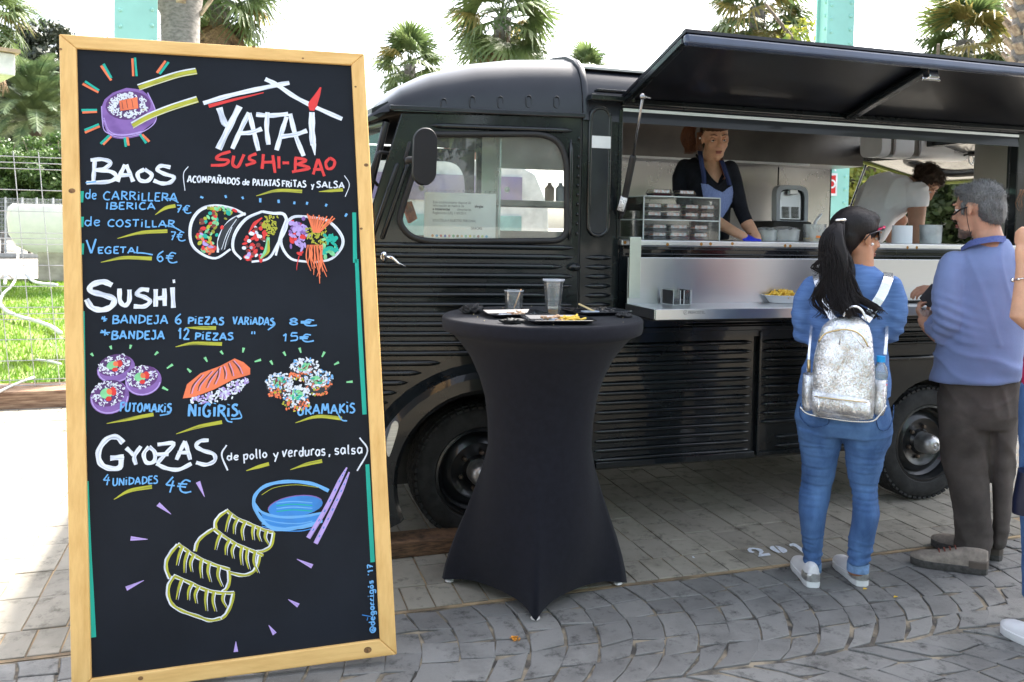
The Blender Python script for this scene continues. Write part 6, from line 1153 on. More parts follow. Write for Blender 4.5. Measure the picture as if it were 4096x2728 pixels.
for k, (P, lb, rr_, hh, mm) in enumerate((([(3.4387,1.4036)], 'white paper roll standing on the counter in front of the bent man', .052, .098, mat('white paper', (.74, .77, .80), .8, var=.02)), ([(3.6353,1.4041)], 'translucent frosted jug standing right of the white paper roll', .058, .105, glass('frost', (.85, .88, .9), .2, .5)))):
    q = P[0]; b = MB(); b.lathe([(.018, 0), (rr_, 0), (rr_*1.01, .004), (rr_*1.0, hh-.003), (rr_*.98, hh), (.02, hh-.003)] if k == 0 else [(0, 0), (rr_*.92, 0), (rr_*.95, .004), (rr_*1.02, hh), (rr_*.99, hh), (rr_*.9, .004), (0, .004)], n=36); o = tag(b.build(('paper_roll', 'jug')[k], mm, smooth='auto'), lb, ('paper roll', 'jug')[k]); o.location = (q[0], 3.72, zC)
# upright machine lid (steel with grille)
P = [(3.0766,1.513),(3.303,1.5176),(3.3081,1.73),(3.0943,1.7339)]; x0 = P[0][0]; W_ = P[1][0]-x0; H_ = P[3][1]-P[0][1]; t = thing('contact_grill', 'grey plastic and steel machine lid with a vent grille standing on the worktop', 'machine', (x0, 4.35, P[0][1]))
lp = rpoly([(0, 0), (W_, 0), (W_*1.04, H_*.85), (W_*.9, H_), (W_*.15, H_), (W_*.02, H_*.85)], [.01, .01, .04, .05, .05, .04]); ip = [(W_/2+(u-W_/2)*.78, .005+(v)*.86) for u, v in lp]
b = MB(); b.plate(lp, [ip], .05, lambda u, v, q: (u, q+.08*v, v)); b.build('shell', mat('grey shell', (.42, .43, .46), .35, var=.05), t, bevel=.008)
b = MB(); b.plate(ip, [], .01, lambda u, v, q: (u, q+.02+.08*v, v)); b.build('plate', M_steel, t); b = MB(); b.tube([(u, .012+.08*v, v) for u, v in [(W_/2+(u-W_/2)*.98, v) for u, v in ip]], .008, 6); b.build('gasket', M_rub, t, smooth=True)
for sx in (.24, .54):
    for k in range(9): b = MB(); b.box(W_*sx, W_*(sx+.22), .012+.08*(H_*.1+k*H_*.035), .016+.08*(H_*.1+k*H_*.035), H_*.10+k*H_*.035, H_*.10+k*H_*.035+H_*.02); b.build('vent_slot', M_rub, t)
b = MB(); b.box(W_*.38, W_*.62, -.01, .02, H_*.74, H_*.88); b.build('clasp', M_alu, t, bevel=.004)
b = MB(); b.box(-.02, W_+.03, .0, .3, -.32, .0); b.build('body', M_int, t, bevel=.01)
# small food box at the far end of the shelf
p = [(3.1849,3.384)][0]; b = MB(); b.loft([rrect_ for rrect_ in ([(a, c_, z) for a, c_ in rrect(-w, w, -d, d, .01, 3)] for w, d, z in ((.075, .05, 0), (.09, .062, .012), (.09, .062, .014)))]); o = tag(b.build('tray', M_tray, bevel=.001), 'black tray with a clear flap on the shelf between the two customers', 'tray'); o.location = (p[0], p[1]+.03, 1.1065)
# litter on the ground
p = [(.9164,2.7331)][0]; b = MB(); rnd = random.Random(5)
for k in range(6): b.add([(p[0]+rnd.uniform(-.018, .018), p[1]+rnd.uniform(-.02, .02), .002+rnd.uniform(0, .01)) for _ in range(4)], [(0, 1, 2, 3)])
tag(b.build('leaf', mat('orange leaf', (.62, .26, .03), .7, var=.3, vs=90)), 'small crumpled orange leaf on the dark paving left of the table tip', 'leaf')
for q, lb in zip([(2.4162,2.7453),(2.4836,2.6512)], ('yellow leaf by the heel of the silver sneaker', 'tiny yellow leaf on the dark paving between the two customers')):
    b = MB(); b.add([(q[0]-.012, q[1], .003), (q[0], q[1]-.008, .006), (q[0]+.013, q[1]+.002, .003), (q[0]+.002, q[1]+.01, .005)], [(0, 1, 2, 3)]); tag(b.build('leaf', mat('yellow leaf', (.62, .40, .03), .7)), lb, 'leaf')
# ---------------------------------------------------------------- people
def skinmat(name, c):
    m = mat(name, c, .52, var=.07, vs=14, bump=.12, bs=220, spec=.4, coat=0); b = m.node_tree.nodes['Principled BSDF']
    b.inputs['Subsurface Weight'].default_value = .12; b.inputs['Subsurface Radius'].default_value = (.9, .3, .15); b.inputs['Subsurface Scale'].default_value = .01; return m
SK1 = skinmat('skin tan', (.42, .20, .115)); SK2 = skinmat('skin light', (.50, .27, .18)); SK3 = skinmat('skin warm', (.60, .33, .21)); M_lip = mat('lips', (.40, .15, .12), .45, var=.05); M_eye = mat('eye white', (.7, .68, .65), .2, var=0); M_iris = mat('iris', (.03, .015, .01), .15, var=0)
def hairmat(name, c, c2): return mat(name, c, .5, var=.3, vs=120, col2=c2, spec=.32, stretch=(6, 6, .35), bump=.5, bs=60, detail=3)
H_blk = hairmat('black hair', (.012, .008, .009), (.004, .003, .004)); H_brn = hairmat('brown hair', (.09, .04, .018), (.02, .010, .006)); H_gry = hairmat('grey hair', (.20, .20, .20), (.035, .035, .035)); H_cur = hairmat('curly hair', (.06, .035, .02), (.015, .009, .006))
def FR(root_xy):
    a, b_ = root_xy; return math.atan2(-a, b_)    # local +y points away from the camera side, +x to the right
def headM(c, yaw, pitch=0, roll=0, s=1.0): return Matrix.Translation(c) @ Matrix.Rotation(R(yaw), 4, 'Z') @ Matrix.Rotation(R(pitch), 4, 'X') @ Matrix.Rotation(R(roll), 4, 'Y') @ Matrix.Scale(s, 4)
def head(par, M, skin, neck=None, lids=.5, female=True, brow=None, name='head'):
    b = MB(); E = lambda c, r, **k: b.ell(M @ Vector(c), [x*M.to_scale()[0] for x in r] if hasattr(r, '__len__') else r, M.to_3x3().normalized(), **k)
    E((0, -.012, .03), (.072, .090, .080), nu=28, nv=18); E((0, .028, -.025), (.056, .060, .080), nu=24, nv=16); E((0, .034, -.078), (.044 if female else .050, .046, .034)); E((0, .066, -.100), (.019 if female else .024, .018, .016))
    T = lambda p, r, **k: b.tube([M @ Vector(q) for q in p], r, 12, round_=True, **k)
    T([(0, .082, .014), (0, .094, -.006), (0, .106, -.026)], [.008, .009, .0115]); 
    for s in (-1, 1):
        E((s*.011, .094, -.030), (.0075, .009, .007)); E((s*.030, .073, .026), (.024, .012, .008)); E((s*.035, .052, -.026), (.023, .023, .026)); 
        T([(s*.070, .004, -.026), (s*.075, -.006, -.008), (s*.077, -.012, .010), (s*.072, .0, .018), (s*.068, .008, .006), (s*.067, .004, -.018)], .0045); E((s*.073, -.002, -.005), (.006, .014, .024))
    if neck:
        T2 = [M @ Vector((0, -.02, -.03))]+[Vector(q) for q in neck[0]]; b.tube(T2, [neck[1][0]]+list(neck[1]), 20, round_=True)
    MI = M.inverted()
    def disp(p, n):
        q = MI @ p; d = 0
        for s in (-1, 1): d -= .0075*math.exp(-((q.x-s*.031)**2+(q.z-.006)**2)/.00022) if q.y > .04 else 0
        if q.y > .05: d -= .003*math.exp(-(q.x**2/.0008+(q.z+.044)**2/.00004))+.002*math.exp(-((abs(q.x)-.024)**2+(q.z+.062)**2)/.00006)
        return d
    o = organic(name, b, skin, par, voxel=.0042, it=5, disp=disp)
    b = MB(); E2 = lambda c, r, **k: b.ell(M @ Vector(c), r, M.to_3x3().normalized(), **k)
    E2((0, .0865, -.0585), (.019, .010, .0042), nu=16, nv=8); E2((0, .086, -.0665), (.017, .011, .0050), nu=16, nv=8); b.build('lips', M_lip, o, smooth=True)
    for s in (-1, 1):
        b = MB(); E2((s*.031, .0655, .006), (.0125, .0125, .0125), nu=16, nv=12); e = b.build('eye', M_eye, o, smooth=True)
        b = MB(); E2((s*.031, .0752, .003), (.0058, .0036, .0058), nu=14, nv=8); b.build('iris', M_iris, o, smooth=True)
        b = MB(); E2((s*.031, .0635, .006+.011*(1-lids)), (.0150, .0145, .0125), nu=16, nv=12); b.build('eyelid', skin, o, smooth=True)
        b = MB(); b.tube([M @ Vector((s*(.018+.026*t), .0815-.008*t*t-.002, .0045+.012*lids*.0-.003*(1-(2*t-1)**2)+.0)) for t in (0, .25, .5, .75, 1)], [.0009, .0014, .0018, .0018, .001], 6); b.build('lashes', M_iris, o)
        b = MB(); b.tube([M @ Vector((s*(.013+.034*t), .0885-.016*t*t, .028+.007*math.sin(t*2.4))) for t in (0, .25, .5, .75, 1)], [.0022, .003, .003, .0022, .001], 6, flat=.6); b.build('eyebrow', brow or H_brn, o)
    return o
def hand(b, M, curl=.5, thumb=.4, s=1.0, spread=1.0, side=1):
    T = lambda p, r: b.tube([M @ (Vector((q[0]*side, q[1], q[2]))*s) for q in p], [x*s for x in r], 9, round_=True)
    b.ell(M @ (Vector((0, .045, 0))*s), (.036*s, .050*s, .016*s), M.to_3x3().normalized(), nu=18, nv=12)
    b.ell(M @ (Vector((.022*side, .03, -.006))*s), (.018*s, .030*s, .016*s), M.to_3x3().normalized())
    for i, (x, L, r) in enumerate(((.029, .070, .0088), (.010, .078, .009), (-.010, .072, .0086), (-.028, .058, .0076))):
        p = Vector((x, .078-.006*abs(i-1.2), 0)); a = 0; pts = [Vector((x*.8, .05, 0)), p]; ax = x*.35*spread
        for k, f in enumerate((.46, .30, .24)):
            a += curl*(.8, 1.1, .8)[k]; p = p+Vector((ax, math.cos(a), -math.sin(a)))*L*f; pts.append(p)
        T(pts, [r*.95, r*1.05, r, r*.92, r*.78])
    p0 = Vector((.018, .018, -.004)); p1 = p0+Vector((.024, .022, -.010)); p2 = p1+Vector((.012+.01*(1-thumb), .026, -.014*thumb*2)); p3 = p2+Vector((-.008*thumb, .022, -.012*thumb*2)); T([p0, p1, p2, p3], [.013, .0115, .010, .0085])
def aim(p, d, up):
    d = Vector(d).normalized(); z = (Vector(up)-d*Vector(up).dot(d)).normalized(); x = d.cross(z); return Matrix(((x.x, d.x, z.x, p[0]), (x.y, d.y, z.y, p[1]), (x.z, d.z, z.z, p[2]), (0, 0, 0, 1)))
def rings(b, L, n=28, rot=0):
    # L: (x0, x1, z, ry, yc) left and right edge of an upright elliptical section
    out = []
    for r_ in L:
        x0, x1, z, ry, yc = r_[:5]; e = r_[5] if len(r_) > 5 else 1.0; rx = (x1-x0)/2; cx = (x0+x1)/2; t = r_[6] if len(r_) > 6 else 0
        out.append([(cx+rx*math.copysign(abs(math.cos(2*math.pi*k/n))**e, math.cos(2*math.pi*k/n)), yc+ry*math.copysign(abs(math.sin(2*math.pi*k/n))**e, math.sin(2*math.pi*k/n)), z+t*math.cos(2*math.pi*k/n)) for k in range(n)])
    b.loft(out); return b
def edge(P, Q, ry, yc, e=1.0): # P,Q lists of (lx,z) left and right edges
    return [(p[0], q[0], (p[1]+q[1])/2, r_, y_, e, (q[1]-p[1])/2) for p, q, r_, y_ in zip(P, Q, ry, yc)]
def ridge(x, y, z, k=3): return max(0, 1-abs(noise.noise(Vector((x, y, z))))*2.6)**k
def creases(p, L):
    f = 0
    for x0, x1, z0, sl_, amp in L:
        if x0 <= p.x <= x1:
            e = math.sin(math.pi*(p.x-x0)/(x1-x0))**.5; d = p.z-(z0+sl_*(p.x-x0)+.005*noise.noise(Vector((p.x*14, p.y*14, z0*40)))); f += amp*e*(math.exp(-(d/.0045)**2)-.8*math.exp(-((d+.009)/.006)**2))
    return f
def folds(amp, sx, sz, seed=0):
    def f(p, n): return amp*(noise.noise(Vector((p.x*sx+seed, p.y*sx, p.z*sz)))+.5*noise.noise(Vector((p.x*sx*2.1, p.y*sx*2.1+seed, p.z*sz*2.1))))
    return f
def strands(b, roots, path, n, r0, r1, spread0, spread1, seed, wav=.006, k=9, tip=.3, sid=4):
    rnd = random.Random(seed); P = catmull(path, 5); m = len(P)
    for i in range(n):
        a = rnd.uniform(0, 6.28); q = math.sqrt(rnd.random()); ph = rnd.uniform(0, 6.28); lim = rnd.uniform(.75, 1.0); pts = []; rad = []
        for j in range(0, m, 2):
            t = j/(m-1); 
            if t > lim: break
            s = spread0(t) if callable(spread0) else spread0; c_ = Vector(P[j]); w_ = wav*t*math.sin(t*9+ph*.35)*2.2
            pts.append(c_+Vector((math.cos(a)*q*s+w_, math.sin(a)*q*s*.6, .0))); rad.append(r0*(1-(1-tip)*t/lim))
        if len(pts) > 2: b.tube(pts, rad, sid)
M_denim = mat('blue denim', (.085, .18, .38), .88, col2=(.035, .085, .22), vs=5, bump=.5, bs=500, stretch=(2, 2, 1))
# ---- customer with the silver backpack
WA = (2.311, 2.808); A = thing('person', 'woman with a long black ponytail, blue sweater and jeans, seen from behind', 'person', (WA[0], WA[1], 0), FR(WA))
P = [(-.1729,.7308),(-.1724,.6908),(-.1627,.6385),(-.1551,.5927),(-.146,.5404),(-.1382,.4881),(-.1366,.4349),(-.1381,.4013),(-.1461,.3534),(-.1441,.2868),(-.1367,.2275),(-.1268,.1688),(-.1221,.1159),(-.1188,.0695)]
Q = [(.2007,.7672),(.2019,.729),(.2024,.6778),(.1963,.6323),(.1777,.5788),(.1706,.5264),(.1589,.4733),(.154,.4403),(.1561,.3953),(.168,.3322),(.1582,.2725),(.1483,.2124),(.1412,.1592),(.1308,.1118)]
PI_ = [(.0177,.671),(.0177,.671),(.0169,.6579),(.0153,.6119),(.0061,.5585),(-.0014,.505),(-.007,.4517),(-.0169,.4175),(-.0216,.3707),(-.0336,.3029),(-.0391,.2424),(-.0446,.1818),(-.0449,.1286),(-.0496,.0812)]
QI = [(.0219,.6715),(.0219,.6715),(.0223,.6585),(.0225,.6127),(.0253,.5607),(.0306,.509),(.0376,.4575),(.0476,.4261),(.0597,.3819),(.063,.3169),(.0588,.2573),(.0505,.1969),(.0503,.1442),(.0517,.0984)]
b = MB(); rings(b, [(P[0][0]+.06, Q[0][0]-.06, .93, .08, .0), (P[0][0]+.045, Q[0][0]-.045, .86, .09, -.01), (P[0][0]+.02, Q[0][0]-.02, .79, .10, -.015), (P[0][0]+.006, Q[0][0]-.006, P[0][1], .112, -.02), (P[1][0], Q[1][0], P[1][1], .125, -.025), (P[2][0]+.01, Q[2][0]-.01, P[2][1], .11, -.015)])
dy = [0]*14; ryl = [.10, .10, .105, .10, .09, .082, .073, .066, .066, .070, .064, .054, .048, .046]
yc = [0, -.01, -.01, 0, .005, .01, .015, .02, .012, .005, .008, .015, .02, .02]
rings(b, [(a[0], c_[0], (a[1]+c_[1])/2, r_, y_) for a, c_, r_, y_ in list(zip(P, PI_, ryl, yc))[2:]]); rings(b, [(a[0], c_[0], (a[1]+c_[1])/2, r_, y_) for a, c_, r_, y_ in list(zip(QI, Q, ryl, yc))[2:]])
JC0 = [(-.17, -.01, .615, -.06, .003), (-.17, -.0, .585, .05, .004), (-.17, -.01, .555, -.03, .003), (-.17, -.02, .50, .03, .0045), (-.16, -.02, .468, -.02, .003), (-.16, -.02, .425, .02, .005), (-.16, -.03, .405, -.05, .004), (-.16, -.04, .385, .03, .005), (-.16, -.04, .365, 0, .003), (-.16, -.05, .335, .02, .003), (.0, .19, .60, .06, .004), (.0, .19, .57, -.02, .003), (.01, .18, .535, .05, .004), (.01, .18, .50, .0, .003), (.02, .17, .455, -.03, .004), (.02, .17, .42, .03, .005), (.03, .17, .395, -.03, .005), (.03, .17, .37, .04, .004), (.04, .17, .35, 0, .003)]+[(-.15, -.03, .20-.018*i, .06*(-1)**i, .004) for i in range(6)]+[(.02, .16, .21-.018*i, -.06*(-1)**i, .004) for i in range(6)]
JC = [(a, c_, z, s_, k*.62) for a, c_, z, s_, k in JC0]
def jf(p, n):
    t = creases(p, JC)+.004*math.exp(-((p.z-.62)/.12)**2)*ridge(p.x*5, p.y*5, p.z*16)
    t += .004*math.exp(-((p.z-.12)/.05)**2)*math.sin(p.z*170+5*noise.noise(Vector((p.x*9, p.y*9, 3)))); return t+.002*noise.noise(p*14)
jn = organic('jeans', b, M_denim, A, .006, 8, jf)
for (a, c_, z0, z1) in ((P[13], PI_[13], .0, 0), (QI[13], Q[13], 0, 0)):
    b = MB(); zc = a[1]; r_ = (c_[0]-a[0])/2; cx = (c_[0]+a[0])/2; b.lathe([(r_*1.04, zc-.028), (r_*1.08, zc-.026), (r_*1.08, zc+.008), (r_*1.0, zc+.010)], Matrix.Translation((cx, .02, 0)) @ Matrix.Scale(.86, 4, (0, 1, 0)), 28); b.build('turn_up', mat('pale denim', (.16, .27, .46), .85, var=.15, vs=40, bump=.5, bs=400), jn, smooth='auto')
sem = mat('seam denim', (.03, .08, .22), .85, var=.3, vs=90)
def onback(fn_pts, off=-.001): return fn_pts
# back pockets and centre seam, laid on the seat of the jeans
def seat_y(x, z): # front surface (towards the camera) of the pelvis section
    hw = (Q[1][0]-P[1][0])/2; cx = (Q[1][0]+P[1][0])/2; t = (x-cx)/hw; ry = np.interp(z, [.60, .64, .70, .78, .86], [.100, .113, .127, .115, .10]); return -.022-ry*math.sqrt(max(0, 1-t*t*.96))
for pk in ([(-.1463,.7599),(-.146,.7101),(-.1046,.6746),(-.0407,.6964),(-.0382,.7341)], [(.1278,.7666),(.1448,.6942),(.1811,.6897),(.1971,.7349),(.1979,.7797)]):
    b = MB(); pp = catmull(pk, 5); b.tube([(x, seat_y(x, z)-.002, z) for x, z in pp], .0022, 5); b.build('pocket', sem, jn, smooth=True)
# sweater body and arms
hemP, hemQ = [(-.1698,.7743),(.2004,.7768)]
SL = [(-.1657,.7776),(-.158,.8348),(-.1442,.8955),(-.1257,.963),(-.1209,1.0095),(-.1201,1.0622),(-.1218,1.1212),(-.1216,1.1738),(-.1188,1.2264),(-.1016,1.2664),(-.049,1.301),(-.0013,1.3208),(.027,1.3328)]; SR = [(.199,.7986),(.1945,.8653),(.1823,.9217),(.1698,.9846),(.1672,1.0291),(.1691,1.0802),(.1718,1.1377),(.1794,1.1889),(.1824,1.2398),(.1662,1.2772),(.1322,1.3064),(.1082,1.3259),(.0931,1.3382)]
ry = [.122, .12, .112, .104, .100, .100, .104, .105, .10, .088, .070, .058, .052]; yc_ = [-.01, -.01, -.005, 0, 0, 0, 0, .0, .0, .0, .0, .005, .01]
b = MB(); rings(b, edge(SL, SR, ry, yc_), 32)
def pt(cr, s, y): 
    return None
aL = [(-.1153,1.2331),(-.1456,1.1726),(-.1545,1.093),(-.1479,1.0208),(-.1317,.9956)]; aR = [(.1765,1.2446),(.1969,1.1835),(.1999,1.1266),(.1946,1.0754),(.1876,1.0241)]
b.tube([(aL[0][0], 0, aL[0][1]), (aL[1][0], .0, aL[1][1]), (aL[2][0], .01, aL[2][1]), (aL[3][0], .03, aL[3][1]), (aL[4][0]+.01, .10, aL[4][1]+.02), (aL[4][0]+.06, .22, aL[4][1]+.06)], [.042, .046, .045, .043, .042, .036], 18, round_=True)
b.tube([(aR[0][0], 0, aR[0][1]), (aR[1][0], 0, aR[1][1]), (aR[2][0], .0, aR[2][1]), (aR[3][0], .02, aR[3][1]), (aR[4][0]-.01, .09, aR[4][1]+.01), (aR[4][0]-.05, .2, aR[4][1]+.08)], [.042, .045, .044, .042, .040, .036], 18, round_=True)
def sf(p, n):
    f = folds(.004, 7, 3)(p, n)+.006*(ridge(p.x*5+p.z*3, p.y*5, p.z*7)-.3)*(1 if p.z < 1.12 else .35); f += .006*math.exp(-((p.z-.80)/.05)**2)*math.sin(p.x*55+3*noise.noise(p*5)); 
    for cx, cz in ((aL[3][0], aL[3][1]), (aR[3][0], aR[3][1])): f += .004*math.exp(-((p.x-cx)**2+(p.z-cz)**2)/.006)*math.sin((p.z+p.x*.5)*130)
    return f
M_knit = mat('blue melange knit', (.115, .22, .48), .9, col2=(.075, .155, .37), vs=12, stretch=(1, 1, 9), bump=.5, bs=380, detail=8)
sw = organic('sweater', b, M_knit, A, .0085, 7, sf)
b = MB(); nb = [(.0315,1.322),(.067,1.3271),(.1023,1.3283)]; b.tube([(nb[0][0], -.030, nb[0][1]-.002), (nb[1][0], -.045, nb[1][1]-.002), (nb[2][0]-.01, -.030, nb[2][1]-.002)], .004, 8); b.build('neckline', M_knit, sw, smooth=True)
# head, neck, hair
hc_ = [(.036,1.4647)][0]; nk = [(.0654,1.3757),(.0641,1.3244),(.0651,1.2924)]
MA_ = headM((hc_[0]+.005, .03, hc_[1]-.030), -52, -4, 4, 1.05)
head(A, MA_, SK1, ([(nk[0][0], .01, nk[0][1]), (nk[1][0], .0, nk[1][1]), (nk[2][0], 0, nk[2][1])], (.048, .048, .054, .06)), .4, True, H_blk)
b = MB(); Mh = MA_; 
for c_, r_ in (((0, -.016, .038), (.080, .094, .080)), ((0, -.050, .0), (.070, .058, .072)), ((0, .03, .072), (.062, .05, .036)), ((-.0, -.07, .02), (.05, .04, .05)), ((0, -.055, -.045), (.050, .035, .050))): b.ell(Mh @ Vector(c_), r_, Mh.to_3x3(), nu=24, nv=16)
tie = [(-.0171,1.4983)][0]
def hf(p, n): 
    d = Vector((p.x-tie[0], p.y+.07, p.z-tie[1])); a = math.atan2(d.z, d.x+.0001); return .0006*math.sin(a*90+5*noise.noise(p*18))+.003*noise.noise(p*16)
hair = organic('hair', b, H_blk, A, .005, 4, hf)
b = MB(); pth = [(-.0171,1.4958),(-.0291,1.4797),(-.0414,1.4475),(-.0418,1.4047),(-.0286,1.3552),(-.0237,1.302),(-.0305,1.2554),(-.0207,1.2059),(.0039,1.1607),(.0312,1.1302)]; y3 = [-.075, -.10, -.12, -.125, -.125, -.13, -.135, -.15, -.175, -.20]
path = [(x, y, z) for (x, z), y in zip(pth, y3)]
b.tube(path, [.012, .024, .038, .046, .048, .046, .042, .036, .026, .012], 16, flat=.5)
strands(b, None, path, 1000, .0017, .0008, lambda t: .014+.046*min(1, t*2.2)-.012*max(0, t-.5), 0, 5, .010)
for tgt, n_, sd_ in (("330,900 400,960 430,1100", 5, 1), ("400,1200 375,1320 425,1490", 14, 2), ("800,1180 900,1310 975,1410", 22, 3), ("760,1290 880,1400 960,1480", 18, 4), ("560,1300 650,1450 790,1500", 12, 6)):
    pass
for tg, n_, sd_ in (([(-.0494,1.3831),(-.0815,1.3393),(-.1025,1.3099),(-.0797,1.2784),(-.0686,1.2466)], 5, 1), ([(-.0406,1.3121),(-.0653,1.2468),(-.0834,1.1813),(-.077,1.1349),(-.0641,1.0979)], 16, 2), ([(-.0009,1.3135),(.0279,1.2365),(.0717,1.1926),(.102,1.1588),(.1238,1.1319)], 24, 3), ([(-.0064,1.2777),(.0156,1.2076),(.0564,1.16),(.0898,1.1335),(.1019,1.1095)], 24, 4), ([(-.0262,1.277),(-.0168,1.1882),(.0112,1.1362),(.0516,1.1047)], 18, 6)):
    strands(b, None, [(x, -.14-.075*min(1, max(0, (1.10-z)/.2)), z) for x, z in tg], int(n_*5), .0018, .0008, .026 if n_ > 6 else .010, 0, sd_+20, .014)
b.build('ponytail', H_blk, hair, smooth=True, fixn=False)
b = MB()
rnd = random.Random(8)
for k in range(60): # loose hairs
    i = rnd.randrange(3, 9); p = Vector(path[i])+Vector((rnd.uniform(-.06, .05), -.01, rnd.uniform(-.02, .02))); d = Vector((rnd.uniform(-.05, .05), rnd.uniform(-.02, .01), -rnd.uniform(.04, .10))); b.tube([p, p+d*.5+Vector((rnd.uniform(-.012, .012), 0, 0)), p+d], .0007, 4)
b.build('loose_hair', H_blk, hair, kind='stuff')
b = MB(); b.tube([(tie[0]-.014, -.098, tie[1]), (tie[0]+.014, -.098, tie[1]+.002)], .007, 8, round_=True); b.build('hair_tie', M_chr, hair, smooth=True)
q = [(.1022,1.4067)][0]; b = MB(); b.ell((q[0], -.065, q[1]), .0055); b.build('earring', mat('pearl', (.7, .68, .66), .15), hair, smooth=True)
# sunglasses
q = [(.0726,1.4224),(.0929,1.4468),(.1215,1.4578),(.1436,1.466),(.145,1.4705)]; gp = [(q[0][0], -.055, q[0][1]), (q[1][0], -.045, q[1][1]), (q[2][0], -.01, q[2][1]), (q[3][0], .02, q[3][1])]
gl_ = thing('sunglasses', 'black sunglasses with a pink patterned front worn by the woman with the backpack', 'sunglasses', (WA[0], WA[1], 0), FR(WA)); b = MB(); b.tube(gp, [.0035, .0035, .0045, .0055], 8, flat=.7); b.build('temple', mat('black frame', (.01, .01, .012), .2), gl_, smooth=True)
b = MB(); b.tube([(q[3][0]-.03, .015, q[3][1]-.006), (q[3][0]-.004, .022, q[3][1]+.003), (q[4][0]+.002, .04, q[4][1]+.004), (q[4][0]-.01, .08, q[4][1]), (q[4][0]-.03, .12, q[4][1]-.01)], .0065, 8); b.build('front', mat('pink frame', (.62, .02, .10), .3, col2=(.02, .01, .02), vs=70, vlo=.48, vhi=.5), gl_, smooth=True)
b = MB(); b.ell((q[3][0]-.016, .035, q[3][1]-.024), (.006, .028, .022)); b.build('lens', mat('dark lens', (.012, .008, .008), .08), gl_, smooth=True)
# shoes
M_sil = mat('silver leather', (.55, .55, .54), .28, .8, var=.25, vs=22); M_sole = mat('white sole', (.72, .72, .72), .5, var=.06); M_wht = mat('white leather', (.74, .73, .74), .5, var=.04)
def shoe(par, heel, toe, z0=0, L=.245, w_=.078, up=M_wht, up2=M_sil, sole=M_sole, h=.075, lace=None, st_=.028):
    d = Vector((toe[0]-heel[0], toe[1]-heel[1], 0)).normalized(); sd_ = Vector((d.y, -d.x, 0)); s_ = thing('shoe', '', '', (0, 0, 0)); del s_['label']; del s_['category']; s_.parent = par
    def sec(t, wx, z): c_ = Vector((heel[0], heel[1], 0))+d*(L*t); return c_, wx, z
    prof = [(0, .30), (.03, .62), (.12, .82), (.3, .80), (.5, .84), (.7, .98), (.85, .90), (.95, .62), (1.0, .25)]
    def outline(sc, z): return [tuple(Vector((heel[0], heel[1], z))+d*(L*t)+sd_*(w_/2*p*sc)) for t, p in prof]+[tuple(Vector((heel[0], heel[1], z))+d*(L*t)-sd_*(w_/2*p*sc)) for t, p in reversed(prof)]
    b = MB(); b.loft([outline(1.0, z0+.001), outline(1.06, z0+.006), outline(1.06, z0+st_), outline(1.0, z0+st_+.002)]); b.build('sole', sole, s_, smooth='auto')
    b = MB(); rr = []
    for t, p in prof:
        hh = np.interp(t, [0, .05, .2, .35, .5, .7, .9, 1], [h*.9, h, h*.97, h*.95, h*.75, h*.52, h*.42, h*.2]); wv = w_/2*p*.98; c_ = Vector((heel[0], heel[1], z0+st_-.004))+d*(L*t); ring = []
        for k in range(13): a = math.pi*k/12; ring.append(tuple(c_+sd_*(wv*math.cos(a))+Vector((0, 0, 1))*(hh*max(0, math.sin(a))**.7)))
        rr.append(ring)
    b.loft(rr); b.build('upper', up, s_, smooth='auto')
    b = MB(); rr = []
    for t, f in ((-.005, .34), (.03, .68), (.12, .86), (.26, .84)):
        p = f; wv = w_/2*p*1.02; c_ = Vector((heel[0], heel[1], z0+st_-.002))+d*(L*t); rr.append([tuple(c_+sd_*(wv*math.cos(math.pi*k/12))+Vector((0, 0, 1))*(h*.46*max(0, math.sin(math.pi*k/12))**.25)) for k in range(13)])
    b.loft(rr); b.build('heel_tab', up2, s_, smooth='auto')
    if lace:
        b = MB()
        for k in range(4): c_ = Vector((heel[0], heel[1], z0+st_+h*(.83-.1*k)))+d*(L*(.42+.07*k)); b.tube([c_-sd_*.022, c_+Vector((0, 0, .006)), c_+sd_*.022], .003, 6)
        b.build('lace', lace, s_, kind='stuff')
    return s_
q = [(2.22,2.8127),(2.2705,2.9837),(2.4269,2.7688),(2.457,2.9507)]; ca, sa = math.cos(-FR(WA)), math.sin(-FR(WA)); loc = lambda p: ((p[0]-WA[0])*ca-(p[1]-WA[1])*sa, (p[0]-WA[0])*sa+(p[1]-WA[1])*ca)
for h_, t_ in ((q[0], q[1]), (q[2], q[3])): a_, b_ = loc(h_), loc(t_); shoe(A, (a_[0], a_[1]-.0), (b_[0], b_[1]+.03), L=.235)
for x, z in (([(-.0842,.0586)][0]), ([(.0839,.0874)][0])): b = MB(); b.tube([(x, .03, .06), (x, .02, .16)], .031, 14); b.build('ankle', SK1, A, smooth=True)
